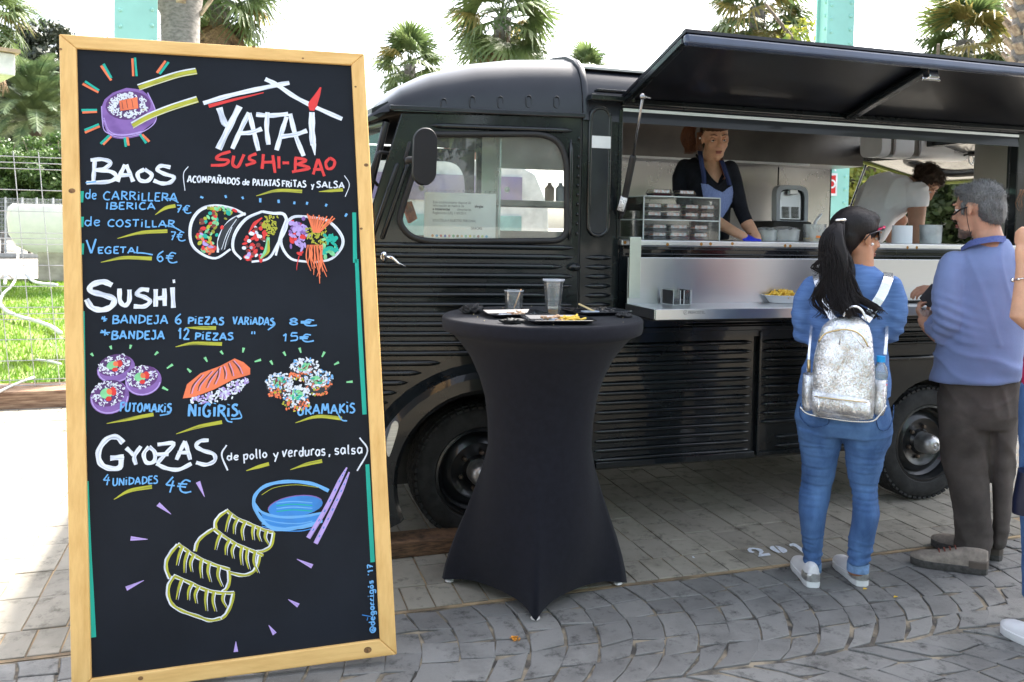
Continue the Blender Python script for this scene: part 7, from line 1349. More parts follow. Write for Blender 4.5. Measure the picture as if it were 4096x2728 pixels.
# backpack
bp_t = thing('backpack', 'silver sequin backpack worn by the woman in the blue sweater', 'backpack', (WA[0], WA[1], 0), FR(WA))
def sequin():
    m = bpy.data.materials.new('silver sequins'); m.use_nodes = True; n = m.node_tree.nodes; l = m.node_tree.links; b = n['Principled BSDF']; tc = n.new('ShaderNodeTexCoord'); v = n.new('ShaderNodeTexVoronoi'); v.inputs['Scale'].default_value = 340; l.new(tc.outputs['Object'], v.inputs['Vector'])
    b.inputs['Metallic'].default_value = .6; b.inputs['Roughness'].default_value = .25; cr = n.new('ShaderNodeValToRGB'); nz = n.new('ShaderNodeTexNoise'); nz.inputs['Scale'].default_value = 16; nz.inputs['Detail'].default_value = 6; l.new(tc.outputs['Object'], nz.inputs['Vector']); l.new(nz.outputs['Fac'], cr.inputs[0])
    cr.color_ramp.elements[0].position = .42; cr.color_ramp.elements[1].position = .58; cr.color_ramp.elements[0].color = (.52, .51, .50, 1); cr.color_ramp.elements[1].color = (.80, .82, .86, 1); l.new(cr.outputs[0], b.inputs['Base Color'])
    # every sequin tilts its own way
    sb = n.new('ShaderNodeVectorMath'); sb.operation = 'SUBTRACT'; l.new(v.outputs['Color'], sb.inputs[0]); sb.inputs[1].default_value = (.5, .5, .5); sc = n.new('ShaderNodeVectorMath'); sc.operation = 'SCALE'; sc.inputs[3].default_value = .75; l.new(sb.outputs[0], sc.inputs[0])
    ge = n.new('ShaderNodeNewGeometry'); ad = n.new('ShaderNodeVectorMath'); l.new(ge.outputs['Normal'], ad.inputs[0]); l.new(sc.outputs[0], ad.inputs[1]); no = n.new('ShaderNodeVectorMath'); no.operation = 'NORMALIZE'; l.new(ad.outputs[0], no.inputs[0]); l.new(no.outputs[0], b.inputs['Normal']); return m
M_seq = sequin(); M_slv = mat('silver strap', (.78, .79, .82), .25, .75, var=.08, vs=12, bump=.2, bs=40)
bl = [(-.1422,.7665),(-.1236,.8311),(-.1094,.9115),(-.1003,.978),(-.0885,1.0379),(-.0728,1.0848),(-.0462,1.1124),(-.0164,1.1258)]; br = [(.1251,.7382),(.1356,.7766),(.1308,.8533),(.1249,.9299),(.1193,.9937),(.1128,1.051),(.102,1.0953),(.0824,1.1198)]
def seclist(L_, R_, y0, y1s): 
    out = []
    for (a, c_, y1, e) in zip(L_, R_, y1s, [.5]*len(L_)):
        z0, z1 = a[1], c_[1]; ring = []
        for k in range(32):
            t = 2*math.pi*k/32; cx = math.copysign(abs(math.cos(t))**.55, math.cos(t)); cy = math.copysign(abs(math.sin(t))**.6, math.sin(t)); u = (cx+1)/2
            ring.append((a[0]+(c_[0]-a[0])*u, y0-(y0-y1)*.5+cy*(y0-y1)*.5, z0+(z1-z0)*u))
        out.append(ring)
    return out
bl2 = [(-.0929,.7336),(-.1013,.7671),(-.102,.833),(-.1007,.9122),(-.0953,.9784),(-.0836,1.0382),(-.0679,1.085),(-.0431,1.1094),(-.0133,1.1234)]; br2 = [(.0943,.739),(.1247,.7485),(.1273,.853),(.1237,.9299),(.1181,.9937),(.1104,1.0509),(.0985,1.0951),(.0766,1.1143),(.0584,1.1275)]
b = MB(); b.loft(seclist(bl2, br2, -.115, [-.215, -.245, -.252, -.250, -.245, -.238, -.225, -.205, -.175])); body_ = organic('body', b, M_seq, bp_t, .006, 4, folds(.003, 9, 9))
for sgn, P_ in ((-1, [(-.1378,.7835),(-.0931,.7414),(-.0965,.8928),(-.1315,.8866)]), (1, [(.1177,.7491),(.163,.7984),(.1657,.8948),(.1201,.8942)])):
    x0 = min(p[0] for p in P_); x1 = max(p[0] for p in P_); z0 = min(p[1] for p in P_); z1 = max(p[1] for p in P_); b = MB()
    rr = [[(x0+(x1-x0)*(.5+.5*c_*s), -.165+.045*s_*s, z) for c_, s_ in [(math.cos(2*math.pi*k/24), math.sin(2*math.pi*k/24)) for k in range(24)]] for z, s in ((z0+.01, .7), (z0+.03, .95), ((z0+z1)/2, 1.05), (z1, .95), (z1+.001, .85), (z0+.05, .8))]; b.loft(rr); b.build('side_pocket', M_seq, bp_t, smooth=True)
fp = [(-.099,.8333),(.1092,.8289),(.1114,.7613),(-.0999,.7606)]; b = MB(); rr = []
for z, s, y in ((fp[3][1]-.004, .9, -.235), (fp[3][1]+.01, 1, -.262), ((fp[0][1]+fp[3][1])/2-.005, 1.02, -.272), (fp[0][1]-.01, 1, -.268), (fp[0][1]+.004, .97, -.246)):
    cx = (fp[0][0]+fp[1][0])/2; hw = (fp[1][0]-fp[0][0])/2*s; rr.append([(cx+hw*math.copysign(abs(math.cos(t))**.5, math.cos(t)), y+.028+.03*math.copysign(abs(math.sin(t))**.5, math.sin(t)), z-.012*math.cos(t)) for t in [2*math.pi*k/28 for k in range(28)]])
b.loft(rr); b.build('front_pocket', M_seq, bp_t, smooth=True)
b = MB(); b.tube([(x, -.276, z) for x, z in [(-.0883,.8263),(.0081,.8231),(.0977,.8214)]], .0038, 6, flat=.6); b.build('zip', mat('gold zip', (.62, .47, .25), .3, .9), bp_t, smooth=True)
zp = [(-.0804,1.0319),(-.0599,1.0627),(-.0239,1.0779),(.012,1.0847),(.048,1.0791),(.0754,1.0583),(.0942,1.0241)]; b = MB(); b.tube([(x, -.243, z) for x, z in catmull(zp, 4)], .0035, 6); b.build('zip', _m['gold zip'], bp_t, smooth=True)
b = MB()
for P_ in ([(-.0743,.8321),(-.0702,.7963),(-.0743,.7696)], [(.012,1.0834),(-.0023,1.0598),(-.0074,1.0302)]): b.tube([(x, -.282 if i_ else -.275, z) for i_, (x, z) in enumerate(P_)], [.002, .004, .007], 6, flat=.3)
b.tube([(x, -.262, z) for x, z in [(.0301,1.0812),(.0548,1.0537),(.0795,1.0231)]], [.004, .009, .011], 6, flat=.3); b.build('zip_pull', M_slv, bp_t, kind='stuff', smooth=True)
pipe = [(x, -.20, z) for x, z in [(-.1422,.7665),(-.1148,.7426),(-.0438,.7331),(.047,.7291),(.118,.7375),(.1436,.7645),(.1658,.8019)]]; b = MB(); b.tube(catmull(pipe, 4), .0035, 6); b.build('piping', M_slv, bp_t, smooth=True)
def strapm(pts, w_, name='shoulder_strap', th=.006):
    b = MB(); P_ = catmull(pts, 5); rr = []
    for i, p in enumerate(P_):
        t = (Vector(P_[min(i+1, len(P_)-1)])-Vector(P_[max(i-1, 0)])).normalized(); nn = Vector((0, -1, .15)).normalized(); s_ = t.cross(nn).normalized(); nn = s_.cross(t); rr.append([tuple(Vector(p)+s_*(w_/2*a)+nn*(th/2*c_)) for a, c_ in ((-1, -1), (1, -1), (1, 1), (-1, 1))])
    b.loft(rr); return b.build(name, M_slv, bp_t, bevel=.0015)
strapm([(x, y, z) for (x, z), y in zip([(.1658,1.2911),(.1622,1.277),(.1408,1.2188),(.116,1.1729),(.0994,1.14),(.0825,1.1166)], (.045, -.075, -.125, -.135, -.145, -.17))], .036)
strapm([(x, y, z) for (x, z), y in zip([(-.1023,1.2892),(-.1018,1.2729),(-.0863,1.2278),(-.0632,1.1702),(-.0406,1.1258),(-.0218,1.1073)], (.045, -.075, -.12, -.135, -.15, -.17))], .026)
strapm([(x, y, z) for (x, z), y in zip([(-.1142,1.0724),(-.1152,1.023),(-.1173,.9702),(-.1194,.8975)], (-.02, -.10, -.125, -.14))], .010); strapm([(x, y, z) for (x, z), y in zip([(.1654,1.0863),(.1612,1.0351),(.157,.9837)], (-.02, -.10, -.13))], .012)
b = MB(); b.tube([(x, -.19, z) for x, z in catmull([(.0046,1.1283),(.0187,1.1582),(.0452,1.1693),(.0694,1.1545),(.0853,1.12)], 4)], .005, 8); b.build('handle', M_slv, bp_t, smooth=True)
b = MB(); q = [(-.1166,.9472),(-.1151,.8979)]; b.tube([(q[0][0], -.15, q[0][1]), (q[1][0], -.155, q[1][1])], .007, 8); b.build('buckle', _m['gold zip'], bp_t, smooth=True)
q = [(.1426,.8865),(.1367,.9822)]; bt = thing('water_bottle', 'clear plastic water bottle with a blue cap in the backpack side pocket', 'bottle', (WA[0], WA[1], 0), FR(WA)); Mb = Matrix.Translation((q[0][0], -.165, q[0][1]-.06)); H_ = q[1][1]-q[0][1]+.06
b = MB(); b.lathe([(0, 0), (.024, 0), (.026, .01), (.026, H_*.42), (.024, H_*.46), (.026, H_*.5), (.026, H_*.62), (.022, H_*.74), (.012, H_*.84), (.0115, H_*.88)], Mb, 24); b.build('shell', glass('bottle plastic', (.80, .90, .97), .03, .2), bt, smooth=True)
b = MB(); b.lathe([(0, .003), (.023, .003), (.0245, .02), (.0245, H_*.60), (0, H_*.60)], Mb, 20); b.build('water', mat('water', (.32, .46, .60), .05, alpha=.55, var=.05), bt, smooth='auto')
b = MB(); b.lathe([(.0158, H_*.86), (.0158, H_), (0, H_)], Mb, 24); b.build('cap', mat('blue cap', (.0, .30, .72), .4), bt, smooth='auto'); b = MB(); b.lathe([(.0266, H_*.30), (.0266, H_*.38)], Mb, 24); b.build('label', mat('bottle label', (.10, .28, .62), .5, col2=(.6, .08, .08), vs=70, vlo=.45, vhi=.5), bt, smooth=True)

# ---- man in the lavender blue polo sweater
WB = (3.087, 2.866); B = thing('person', 'grey haired man with glasses, lavender blue sweater and dark brown trousers', 'person', (WB[0], WB[1], 0), FR(WB))
TL_ = [(-.153,.7523),(-.156,.6868),(-.1504,.615),(-.143,.5289),(-.1291,.4584),(-.1127,.3885),(-.0926,.3194),(-.0776,.2497),(-.072,.1784),(-.0677,.1068),(-.064,.0351),(-.0543,-.028)]; TI = [(.0443,.7746),(.0526,.7121),(.058,.6423),(.0621,.5582),(.0603,.4872),(.0597,.4164),(.0621,.3459),(.0705,.2765),(.076,.2066),(.0784,.136),(.0748,.0642),(.0723,-.0061)]
UI = [(-.0137,.768),(.0007,.7058),(.0337,.6391),(.056,.5573),(.0572,.4868),(.0609,.4166),(.0681,.3469),(.0736,.277),(.0766,.2067),(.0802,.1364),(.0773,.079),(.078,.0578)]; UR = [(.1654,.7883),(.17,.7264),(.1653,.6564),(.1647,.5728),(.1624,.5028),(.1601,.4326),(.1578,.3623),(.1573,.2922),(.1555,.2217),(.1532,.151),(.1458,.1072),(.1381,.0704)]
M_trou = mat('brown trousers', (.088, .073, .064), .9, var=.2, vs=5, bump=.35, bs=380)
b = MB(); rings(b, [(TL_[0][0]+.005, UR[0][0]-.005, .93, .12, .0), (TL_[0][0], UR[0][0], TL_[0][1], .125, .0), (TL_[1][0], UR[1][0], TL_[1][1], .13, -.005), (TL_[2][0]+.01, UR[2][0]-.01, TL_[2][1], .115, 0)])
ryt = [.11, .112, .112, .108, .10, .094, .090, .084, .078, .074, .072, .072]
rings(b, [(a[0], c_[0], (a[1]+c_[1])/2, r_, -.015) for a, c_, r_ in list(zip(TL_, TI, ryt))[1:]]); rings(b, [(a[0], c_[0], (a[1]+c_[1])/2, r_*.95, .03+.005*i) for i, (a, c_, r_) in enumerate(list(zip(UI, UR, ryt))[1:])])
def tf(p, n): return folds(.005, 5, 1.6, 3)(p, n)+.009*(ridge(p.x*6+p.z*2.0, p.y*6, p.z*2.6+5)-.3)+.007*math.exp(-((p.z-.74)/.08)**2)*ridge(p.x*7, p.y*7, p.z*11+3)+.006*math.exp(-((p.z-.14)/.10)**2)*noise.noise(Vector((p.x*6, p.y*6, p.z*30)))+.006*math.exp(-((p.z-.45)/.10)**2)*noise.noise(Vector((p.x*5, p.y*5, p.z*22)))
organic('trousers', b, M_trou, B, .008, 7, tf)
ZL = [(-.1924,.791),(-.1797,.854),(-.1724,.9271),(-.1613,.9786),(-.1502,1.0299),(-.1335,1.1029),(-.1233,1.1751),(-.1225,1.2466),(-.1213,1.3038),(-.1039,1.3507),(-.0678,1.3894),(-.0546,1.4054)]; ZR = [(.1669,.8261),(.1706,.8888),(.1717,.958),(.1718,1.0063),(.1684,1.0543),(.1625,1.1228),(.1554,1.1913),(.1483,1.2598),(.1403,1.3214),(.1313,1.3747),(.1144,1.4204),(.0982,1.4428)]
ry = [.150, .150, .148, .146, .144, .142, .140, .136, .126, .108, .080, .065]; yc_ = [-.01]*9+[-.005, 0, .0]
b = MB(); rings(b, edge(ZL, ZR, ry, yc_), 34)
ua = [(-.1102,1.3113),(-.1162,1.2469),(-.1201,1.1753),(-.1243,1.1107),(-.1226,1.0607),(-.1274,1.0137)]; 
b.tube([(ua[0][0]+.01, -.04, ua[0][1]), (ua[1][0], -.07, ua[1][1]), (ua[2][0], -.09, ua[2][1]), (ua[3][0], -.10, ua[3][1]), (ua[4][0], -.10, ua[4][1]), (ua[5][0]-.008, -.08, ua[5][1]+.004), (ua[5][0]-.045, -.01, ua[5][1]+.022)], [.072, .068, .064, .062, .060, .056, .050], 20, round_=True)
b.tube([(ZR[8][0]-.03, .0, ZR[8][1]), (ZR[7][0]+.01, .06, ZR[6][1]), (ZR[6][0]-.02, .14, ZR[3][1]+.02), (ZR[6][0]-.16, .24, ZR[3][1]+.06)], [.07, .065, .058, .05], 18, round_=True)
el = [(-.1185,1.0323)][0]
def pf(p, n):
    f = folds(.005, 4, 4, 9)(p, n)+.009*(ridge(p.x*3.2+p.z*1.5, p.y*3, p.z*10+3)-.3)*(1 if p.z < .98 else 0)+.006*(ridge(p.x*9+p.z*3, p.y*5, p.z*2)-.3)*(1 if p.z >= .98 else 0); f += .007*math.exp(-((p.z-.86)/.10)**2)*math.sin(p.z*55+p.x*16+6*noise.noise(Vector((p.x*4, p.y*4, p.z*3))))*max(0, .4+noise.noise(Vector((p.x*5, 3, p.z*6))))*(1 if p.y < 0 else .3)
    d2 = (p.x-el[0]+.0)**2+(p.z-el[1]-.04)**2; f += .007*math.exp(-d2/.008)*math.sin((p.z*1.0+p.x*.35)*150+2*noise.noise(p*9)); return f
M_poly = mat('lavender jersey', (.19, .25, .46), .92, var=.07, vs=3, bump=.4, bs=420, sheen=.15)
sw = organic('sweater', b, M_poly, B, .009, 5, pf)
cl = [(-.0812,1.3805),(-.0435,1.4057),(.0111,1.4212),(.0563,1.4279),(.0895,1.4198)]; ct = [(-.0833,1.389),(-.0411,1.4255),(.0106,1.4379),(.0574,1.446),(.0863,1.4425)]
b = MB(); N_ = 12; lo = catmull([(x, y, z-.004) for (x, z), y in zip(cl, (-.02, -.085, -.105, -.095, -.045))], 4); hi = catmull([(x, y, z+.005) for (x, z), y in zip(ct, (-.015, -.065, -.082, -.075, -.035))], 4); b.loft([lo, hi, [(p[0], p[1]+.006, p[2]) for p in hi], [(p[0], p[1]+.01, p[2]) for p in lo]], False, False); b.build('collar', mat('navy spotted collar', (.035, .055, .22), .9, col2=(.10, .13, .32), vs=240, vlo=.55, vhi=.6), sw, smooth='auto')
hc_ = [(-.0151,1.5641)][0]; nk = [(.0155,1.4702),(.0263,1.4216)]; MBm = headM((hc_[0]-.008, .01, hc_[1]), 62, -6, 0, 1.06)
head(B, MBm, SK2, ([(nk[0][0], .0, nk[0][1]), (nk[1][0], -.01, nk[1][1])], (.056, .060, .068)), .4, False, H_gry)
b = MB()
for c_, r_ in (((0, -.020, .046), (.082, .094, .076)), ((0, -.058, .0), (.074, .052, .078)), ((0, .040, .082), (.060, .045, .030)), ((.0, -.075, -.03), (.055, .03, .045))): b.ell(MBm @ Vector(c_), r_, MBm.to_3x3().normalized(), nu=26, nv=16)
b.tube([MBm @ Vector((-.074, .022, .02)), MBm @ Vector((-.073, .024, -.015))], .010, 8, round_=True)
hr = organic('hair', b, H_gry, B, .005, 3, lambda p, n: .0045*noise.noise(Vector((p.x*40, p.y*40, p.z*26)))+.002*noise.noise(p*90))
rg2 = random.Random(12); b = MB()
for v in range(0, len(hr.data.vertices), max(1, len(hr.data.vertices)//3200)):
    vv = hr.data.vertices[v]; p = vv.co; n_ = vv.normal
    dn = Vector((rg2.uniform(-.3, .3), rg2.uniform(-.3, .3), -.7 if p.z < hc_[1]+.05 else .1)); d = (n_*.45+dn).normalized()*rg2.uniform(.008, .02); s_ = n_.cross(d).normalized()*.0009; b.add([p-s_, p+s_, p+d], [(0, 1, 2)])
b.build('hair_strands', H_gry, hr, kind='stuff', fixn=False)
b = MB()
for v in range(0, 1): pass
bd_ = MB(); bd_.ell(MBm @ Vector((0, .036, -.082)), (.0515, .049, .032), MBm.to_3x3().normalized(), nu=24, nv=14); bd_.ell(MBm @ Vector((0, .070, -.102)), (.026, .0205, .019), MBm.to_3x3().normalized()); organic('beard', bd_, mat('grey stubble', (.20, .13, .10), .8, var=.3, vs=150, col2=(.10, .08, .07)), B, .005, 4, lambda p, n: .0008*noise.noise(p*200))
gB = thing('glasses', 'dark framed glasses on a neck cord worn by the grey haired man', 'glasses', (WB[0], WB[1], 0), FR(WB)); q = [(-.0647,1.5744),(-.0891,1.5615),(-.1177,1.5372),(-.1097,1.521),(-.097,1.5162)]; b = MB(); b.tube([(q[0][0]+.01, -.062, q[0][1]), (q[1][0], -.055, q[1][1]), (q[2][0], -.030, q[2][1])], [.0028, .0034, .0045], 8); b.build('temple', mat('dark frame', (.015, .012, .012), .25), gB, smooth=True)
b = MB(); b.tube([(q[2][0]+.018*math.cos(t)+.012, -.03+.03*math.cos(t)+.03, q[2][1]-.010+.019*math.sin(t)) for t in [k*math.pi/8 for k in range(17)]], .0018, 6, cap=False); b.build('rim', _m['dark frame'], gB, smooth=True)
b = MB(); b.tube([(x, -.07, z) for x, z in catmull([(-.0658,1.5708),(-.0633,1.5321),(-.0577,1.4969),(-.0485,1.4619),(-.0381,1.4269)], 4)], .0015, 5); b.build('cord', M_rub, gB, smooth=True)
# forearm, hands, wallet and cup
fa_ = [(-.1776,.9965),(-.199,1.0306),(-.2199,1.0421),(-.2287,1.0447)]; b = MB(); b.tube([(fa_[0][0]+.03, -.02, fa_[0][1]-.0), (fa_[1][0], .02, fa_[1][1]+.004), (fa_[2][0], .05, fa_[2][1]+.01)], [.040, .036, .030], 16, round_=True)
hd = [(-.2135,1.0279),(-.2519,1.079)]
Mh = aim((hd[0][0]+.01, .05, hd[0][1]+.01), (hd[1][0]-hd[0][0], .02, hd[1][1]-hd[0][1]), (-.62, -.25, -.6)); hand(b, Mh, .75, .8, 1.0, .4, -1); organic('forearm', b, SK2, B, .0045, 4, lambda p, n: .0006*noise.noise(p*80))
b = MB(); rh = [(-.158,1.1891),(-.1982,1.1803),(-.1935,1.2131)]; b.tube([(rh[0][0]+.05, .16, rh[0][1]), (rh[0][0], .14, rh[0][1])], [.034, .029], 14, round_=True); hand(b, aim((rh[0][0], .14, rh[0][1]), (-1, -.12, .05), (.1, -.4, .9)), .55, .8, 1.0, .4, 1); organic('hand', b, SK2, B, .0045, 4)
q = [(-.2464,1.1547),(-.1962,1.2259),(-.1723,1.2028),(-.1729,1.117),(-.2092,1.1162)]; b = MB(); b.plate([q[0], q[1], q[2], q[3], q[4]], [], .022, lambda u, v, t: (u, .06+t, v)); wl = tag(b.build('wallet', mat('black leather', (.012, .012, .018), .45, var=.2, bump=.3, bs=90), bevel=.004), 'black wallet held in the grey haired man s right hand', 'wallet'); wl.location = (WB[0], WB[1], 0); wl.rotation_euler = (0, 0, FR(WB))
q = [(-.208,1.0805),(-.209,1.1113)]; b = MB(); b.lathe([(0, 0), (.035, 0), (.045, q[0][1]*0+.036), (.047, .036), (.037, -.002)], Matrix.Translation((q[0][0]+.005, .06, q[0][1]-.01)), 28); dp = tag(b.build('clear_tub', G_cup, smooth=True), 'small clear plastic tub held by the grey haired man under his wallet', 'tub'); dp.location = (WB[0], WB[1], 0); dp.rotation_euler = (0, 0, FR(WB))
ca, sa = math.cos(-FR(WB)), math.sin(-FR(WB)); locB = lambda p: ((p[0]-WB[0])*ca-(p[1]-WB[1])*sa, (p[0]-WB[0])*sa+(p[1]-WB[1])*ca)
M_sh = mat('taupe suede', (.26, .22, .18), .85, var=.15, vs=30, bump=.3, bs=200); M_sh2 = mat('brown toe guard', (.09, .07, .055), .7); M_shs = mat('dark sole', (.07, .065, .06), .8, var=.2, vs=60)
q = [(3.0237,2.7172),(2.8212,2.87),(3.2148,2.7998),(3.169,2.8578)]; a_, b_ = locB(q[0]), locB(q[1]); shoe(B, (a_[0], a_[1]+.035), (b_[0], b_[1]+.04), L=.30, w_=.10, up=M_sh, up2=M_sh2, sole=M_shs, h=.078, lace=mat('lace', (.20, .06, .04), .8), st_=.03)
a_, b_ = locB(q[2]), locB(q[3]); shoe(B, (a_[0]-.01, a_[1]+.04), (b_[0]-.1, b_[1]+.06), L=.29, w_=.10, up=M_sh, up2=M_sh2, sole=M_shs, h=.078, st_=.03)

# ---- the server
WS = (2.36, 4.07); D = thing('person', 'young server with side ponytail, black cardigan and blue apron inside the van, looking down', 'person', (WS[0], WS[1], 0), FR(WS))
hc_ = [(.087,1.969)][0]; nk = [(.0744,1.8654),(.0737,1.8113),(.0727,1.7661)]
MS = headM((hc_[0]+.004, .02, hc_[1]-.020), 180+16, -13, 3, .98)
head(D, MS, SK3, ([(nk[0][0], .03, nk[0][1]), (nk[1][0], .03, nk[1][1]), (nk[2][0], .03, nk[2][1]-.04)], (.046, .048, .055, .06)), .93, True, H_brn)
# chest, shoulders under the cardigan (skin), then forearms with gloves
b = MB(); cq = [(-.0042,1.8292),(.1459,1.8205),(.0155,1.7568),(.1479,1.7485),(.0572,1.6846),(.1321,1.6853)]; rings(b, [(cq[4][0], cq[5][0], cq[4][1]-.05, .055, .0), (cq[4][0], cq[5][0], cq[4][1], .07, -.01), (cq[2][0], cq[3][0], cq[2][1], .075, 0.01), (cq[0][0]+.01, cq[1][0]-.01, cq[0][1], .055, .03)]); organic('chest', b, SK3, D, .007, 6)
SLx = [(-.0194,1.3926),(-.0307,1.4836),(-.0369,1.5518),(-.0454,1.62),(-.0535,1.6746),(-.0639,1.7291),(-.074,1.7745),(-.0618,1.82),(-.0225,1.8518)]; SRx = [(.1838,1.3971),(.1835,1.4875),(.186,1.5552),(.1907,1.6228),(.1892,1.6768),(.1899,1.7308),(.1866,1.7712),(.1726,1.8026),(.137,1.825)]
b = MB(); rings(b, edge(SLx, SRx, [.10, .10, .105, .115, .12, .112, .10, .08, .05], [0, 0, 0, -.005, -.01, 0, .01, .02, .03]), 30)
la = [(-.0745,1.7927),(-.0953,1.7334),(-.0958,1.6651),(-.0784,1.5968),(-.0544,1.5379)]; b.tube([(la[0][0]+.01, .01, la[0][1]), (la[1][0]+.004, -.0, la[1][1]), (la[2][0]+.01, -.01, la[2][1]), (la[3][0]+.012, -.02, la[3][1]), (la[4][0]+.02, -.05, la[4][1]), (la[4][0]+.10, -.12, la[4][1]-.03)], [.048, .046, .043, .04, .038, .034], 16, round_=True)
ra = [(.1839,1.7891),(.2007,1.7353),(.2113,1.668),(.2216,1.6097),(.2407,1.547),(.264,1.4934)]; b.tube([(ra[0][0]-.01, .01, ra[0][1]), (ra[1][0]-.006, .0, ra[1][1]), (ra[2][0]-.002, -.02, ra[2][1]), (ra[3][0]+.002, -.04, ra[3][1]), (ra[4][0], -.07, ra[4][1]), (ra[5][0], -.10, ra[5][1])], [.046, .042, .041, .041, .040, .037], 16, round_=True)
cd = organic('cardigan', b, mat('black knit', (.010, .011, .016), .9, var=.2, vs=20, bump=.4, bs=300, spec=.25), D, .008, 5, folds(.004, 8, 5, 2))
# V neck: carve back the cardigan where skin shows
me = cd.data; VN = [(-.005,1.8586),(.0137,1.8247),(.037,1.7818),(.0601,1.7435),(.0874,1.712),(.1165,1.6919),(.1358,1.7101),(.1436,1.744),(.1381,1.7845),(.1284,1.8204),(.1233,1.8474),(.0568,1.8654)]
for v in me.vertices:
    if v.co.y < .03 and inside((v.co.x, v.co.z), VN): v.co.y += .045
b = MB(); P_ = catmull([(x, -.060 if i in (0, 10) else -.095, z) for i, (x, z) in enumerate(VN[1:10])], 3)
b = MB(); b.tube([(x, y, z) for (x, z), y in zip(catmull(VN[0:10], 3), np.concatenate([np.linspace(-.02, -.112, 10), np.full(8, -.115), np.linspace(-.112, -.03, 10)]))], .006, 8); b.build('neck_band', _m['black knit'], cd, smooth=True)
for arm in (([(.075,1.5172),(.1377,1.4776),(.2,1.4426),(.2443,1.421)], (-.14, -.17, -.20, -.22)), ([(.2663,1.489),(.2867,1.4579),(.3049,1.4268),(.3147,1.4135)], (-.10, -.13, -.17, -.19))):
    b = MB(); b.tube([(x, y, z) for (x, z), y in zip(*arm)], [.036, .031, .026, .023], 14, round_=True); organic('forearm', b, SK3, D, .005, 4)
M_glv = mat('blue nitrile glove', (.03, .05, .62), .4, var=.08, bump=.2, bs=90)
g = [(.2398,1.4232),(.3029,1.4178)]; b = MB(); hand(b, aim((g[0][0], -.21, g[0][1]), (.8, -.3, -.45), (.1, -.5, .9)), .5, .6, .95, .5, -1); hand(b, aim((g[1][0], -.18, g[1][1]), (.05, -.75, -.6), (.0, -.6, .8)), .5, .6, .95, .5, 1); organic('gloves', b, M_glv, D, .0045, 3)
b = MB(); b.tube([(g[1][0]+.026*math.cos(t), -.165+.02*math.sin(t), g[1][1]+.018) for t in [k*math.pi/8 for k in range(17)]], .004, 6, cap=False); b.build('bracelet', mat('brown bracelet', (.25, .10, .04), .5), D, smooth=True)
# apron bib and straps, laid over the chest
def chest_y(x, z): cx = (SLx[4][0]+SRx[4][0])/2; t = (x-cx)/.135; return -.016-.124*math.sqrt(max(.05, 1-t*t))-(0 if z > 1.55 else 0)
ap = [(.0224,1.6979),(.0615,1.6915),(.0974,1.6669),(.1374,1.6515),(.1631,1.6743),(.1866,1.6903),(.1952,1.6499),(.189,1.6048),(.1662,1.5594),(.1376,1.5138),(.1131,1.4137),(.0335,1.412),(.0368,1.621)]
b = MB(); xs_ = np.linspace(min(p[0] for p in ap), max(p[0] for p in ap), 71); zs_ = np.linspace(min(p[1] for p in ap), max(p[1] for p in ap), 111); b.add([], [])
idx = {}; vs = []; fs = []
for i, x in enumerate(xs_):
    for j, z in enumerate(zs_): idx[i, j] = len(vs); vs.append((x, chest_y(x, z)+.003*noise.noise(Vector((x*30, 0, z*8))), z))
for i in range(70):
    for j in range(110):
        if inside(((xs_[i]+xs_[i+1])/2, (zs_[j]+zs_[j+1])/2), ap): fs.append((idx[i, j], idx[i+1, j], idx[i+1, j+1], idx[i, j+1]))
b.add(vs, fs); o = b.build('apron', mat('chambray apron', (.17, .22, .42), .9, var=.12, vs=90, bump=.4, bs=300, stretch=(3, 1, 1)), D, smooth=True, fixn=False); sd2 = o.modifiers.new('s', 'SOLIDIFY'); sd2.thickness = .003
for P_ in ([(.0124,1.8745),(.0178,1.8383),(.0256,1.7931),(.0358,1.7433),(.0393,1.6958)], [(.1283,1.8249),(.1428,1.7755),(.1593,1.7306),(.1735,1.6902)]):
    b = MB(); pp = catmull([(x, chest_y(x, z)*(.55 if z > P_[1][1] else 1)-.006, z) for x, z in P_], 4); rr = []
    for p in pp: rr.append([(p[0]-.012, p[1]+.006, p[2]), (p[0], p[1]-.002, p[2]), (p[0]+.012, p[1]+.006, p[2]), (p[0], p[1]+.008, p[2])])
    b.loft(rr); b.build('apron_strap', mat('navy strap', (.018, .028, .09), .9), D, smooth='auto')
# hair with a centre parting and side ponytail
b = MB()
for c_, r_ in (((0, -.026, .040), (.079, .088, .080)), ((0, -.05, .0), (.074, .055, .078)), ((.040, .035, .086), (.036, .042, .022)), ((-.040, .035, .086), (.036, .042, .022)), ((0, -.004, .070), (.077, .090, .046))): b.ell(MS @ Vector(c_), [x*.96 for x in r_], MS.to_3x3().normalized(), nu=26, nv=16)
hr = organic('hair', b, H_brn, D, .005, 3, lambda p, n: .002*math.sin(math.atan2(p.z-hc_[1], p.x-hc_[0])*40+3*noise.noise(p*15)))
b = MB(); pp = [(-.0099,2.0463),(-.0361,2.0284),(-.0482,1.9832),(-.0515,1.9379),(-.0459,1.8926),(-.0362,1.8654)]; strands(b, None, [(x, .06, z) for x, z in pp], 420, .0017, .0008, lambda t: .012+.030*min(1, t*3)-.010*t, 0, 31, .008); strands(b, None, [(x, .0, z) for x, z in [(.0095,1.9829),(.0107,1.9377),(.0075,1.8925),(.0124,1.8745)]], 22, .003, .001, .014, 0, 32, .006)
strands(b, None, [(x, y, z) for (x, z), y in zip([(.1233,1.8474),(.1286,1.8114),(.1406,1.7755),(.1483,1.735),(.1467,1.7125)], (.03, -.03, -.07, -.10, -.12))], 22, .003, .001, .012, 0, 33, .004); b.build('ponytail', mat('auburn hair', (.24, .08, .03), .45, col2=(.07, .025, .012), vs=90, stretch=(6, 6, .35)), hr, smooth=True, fixn=False)
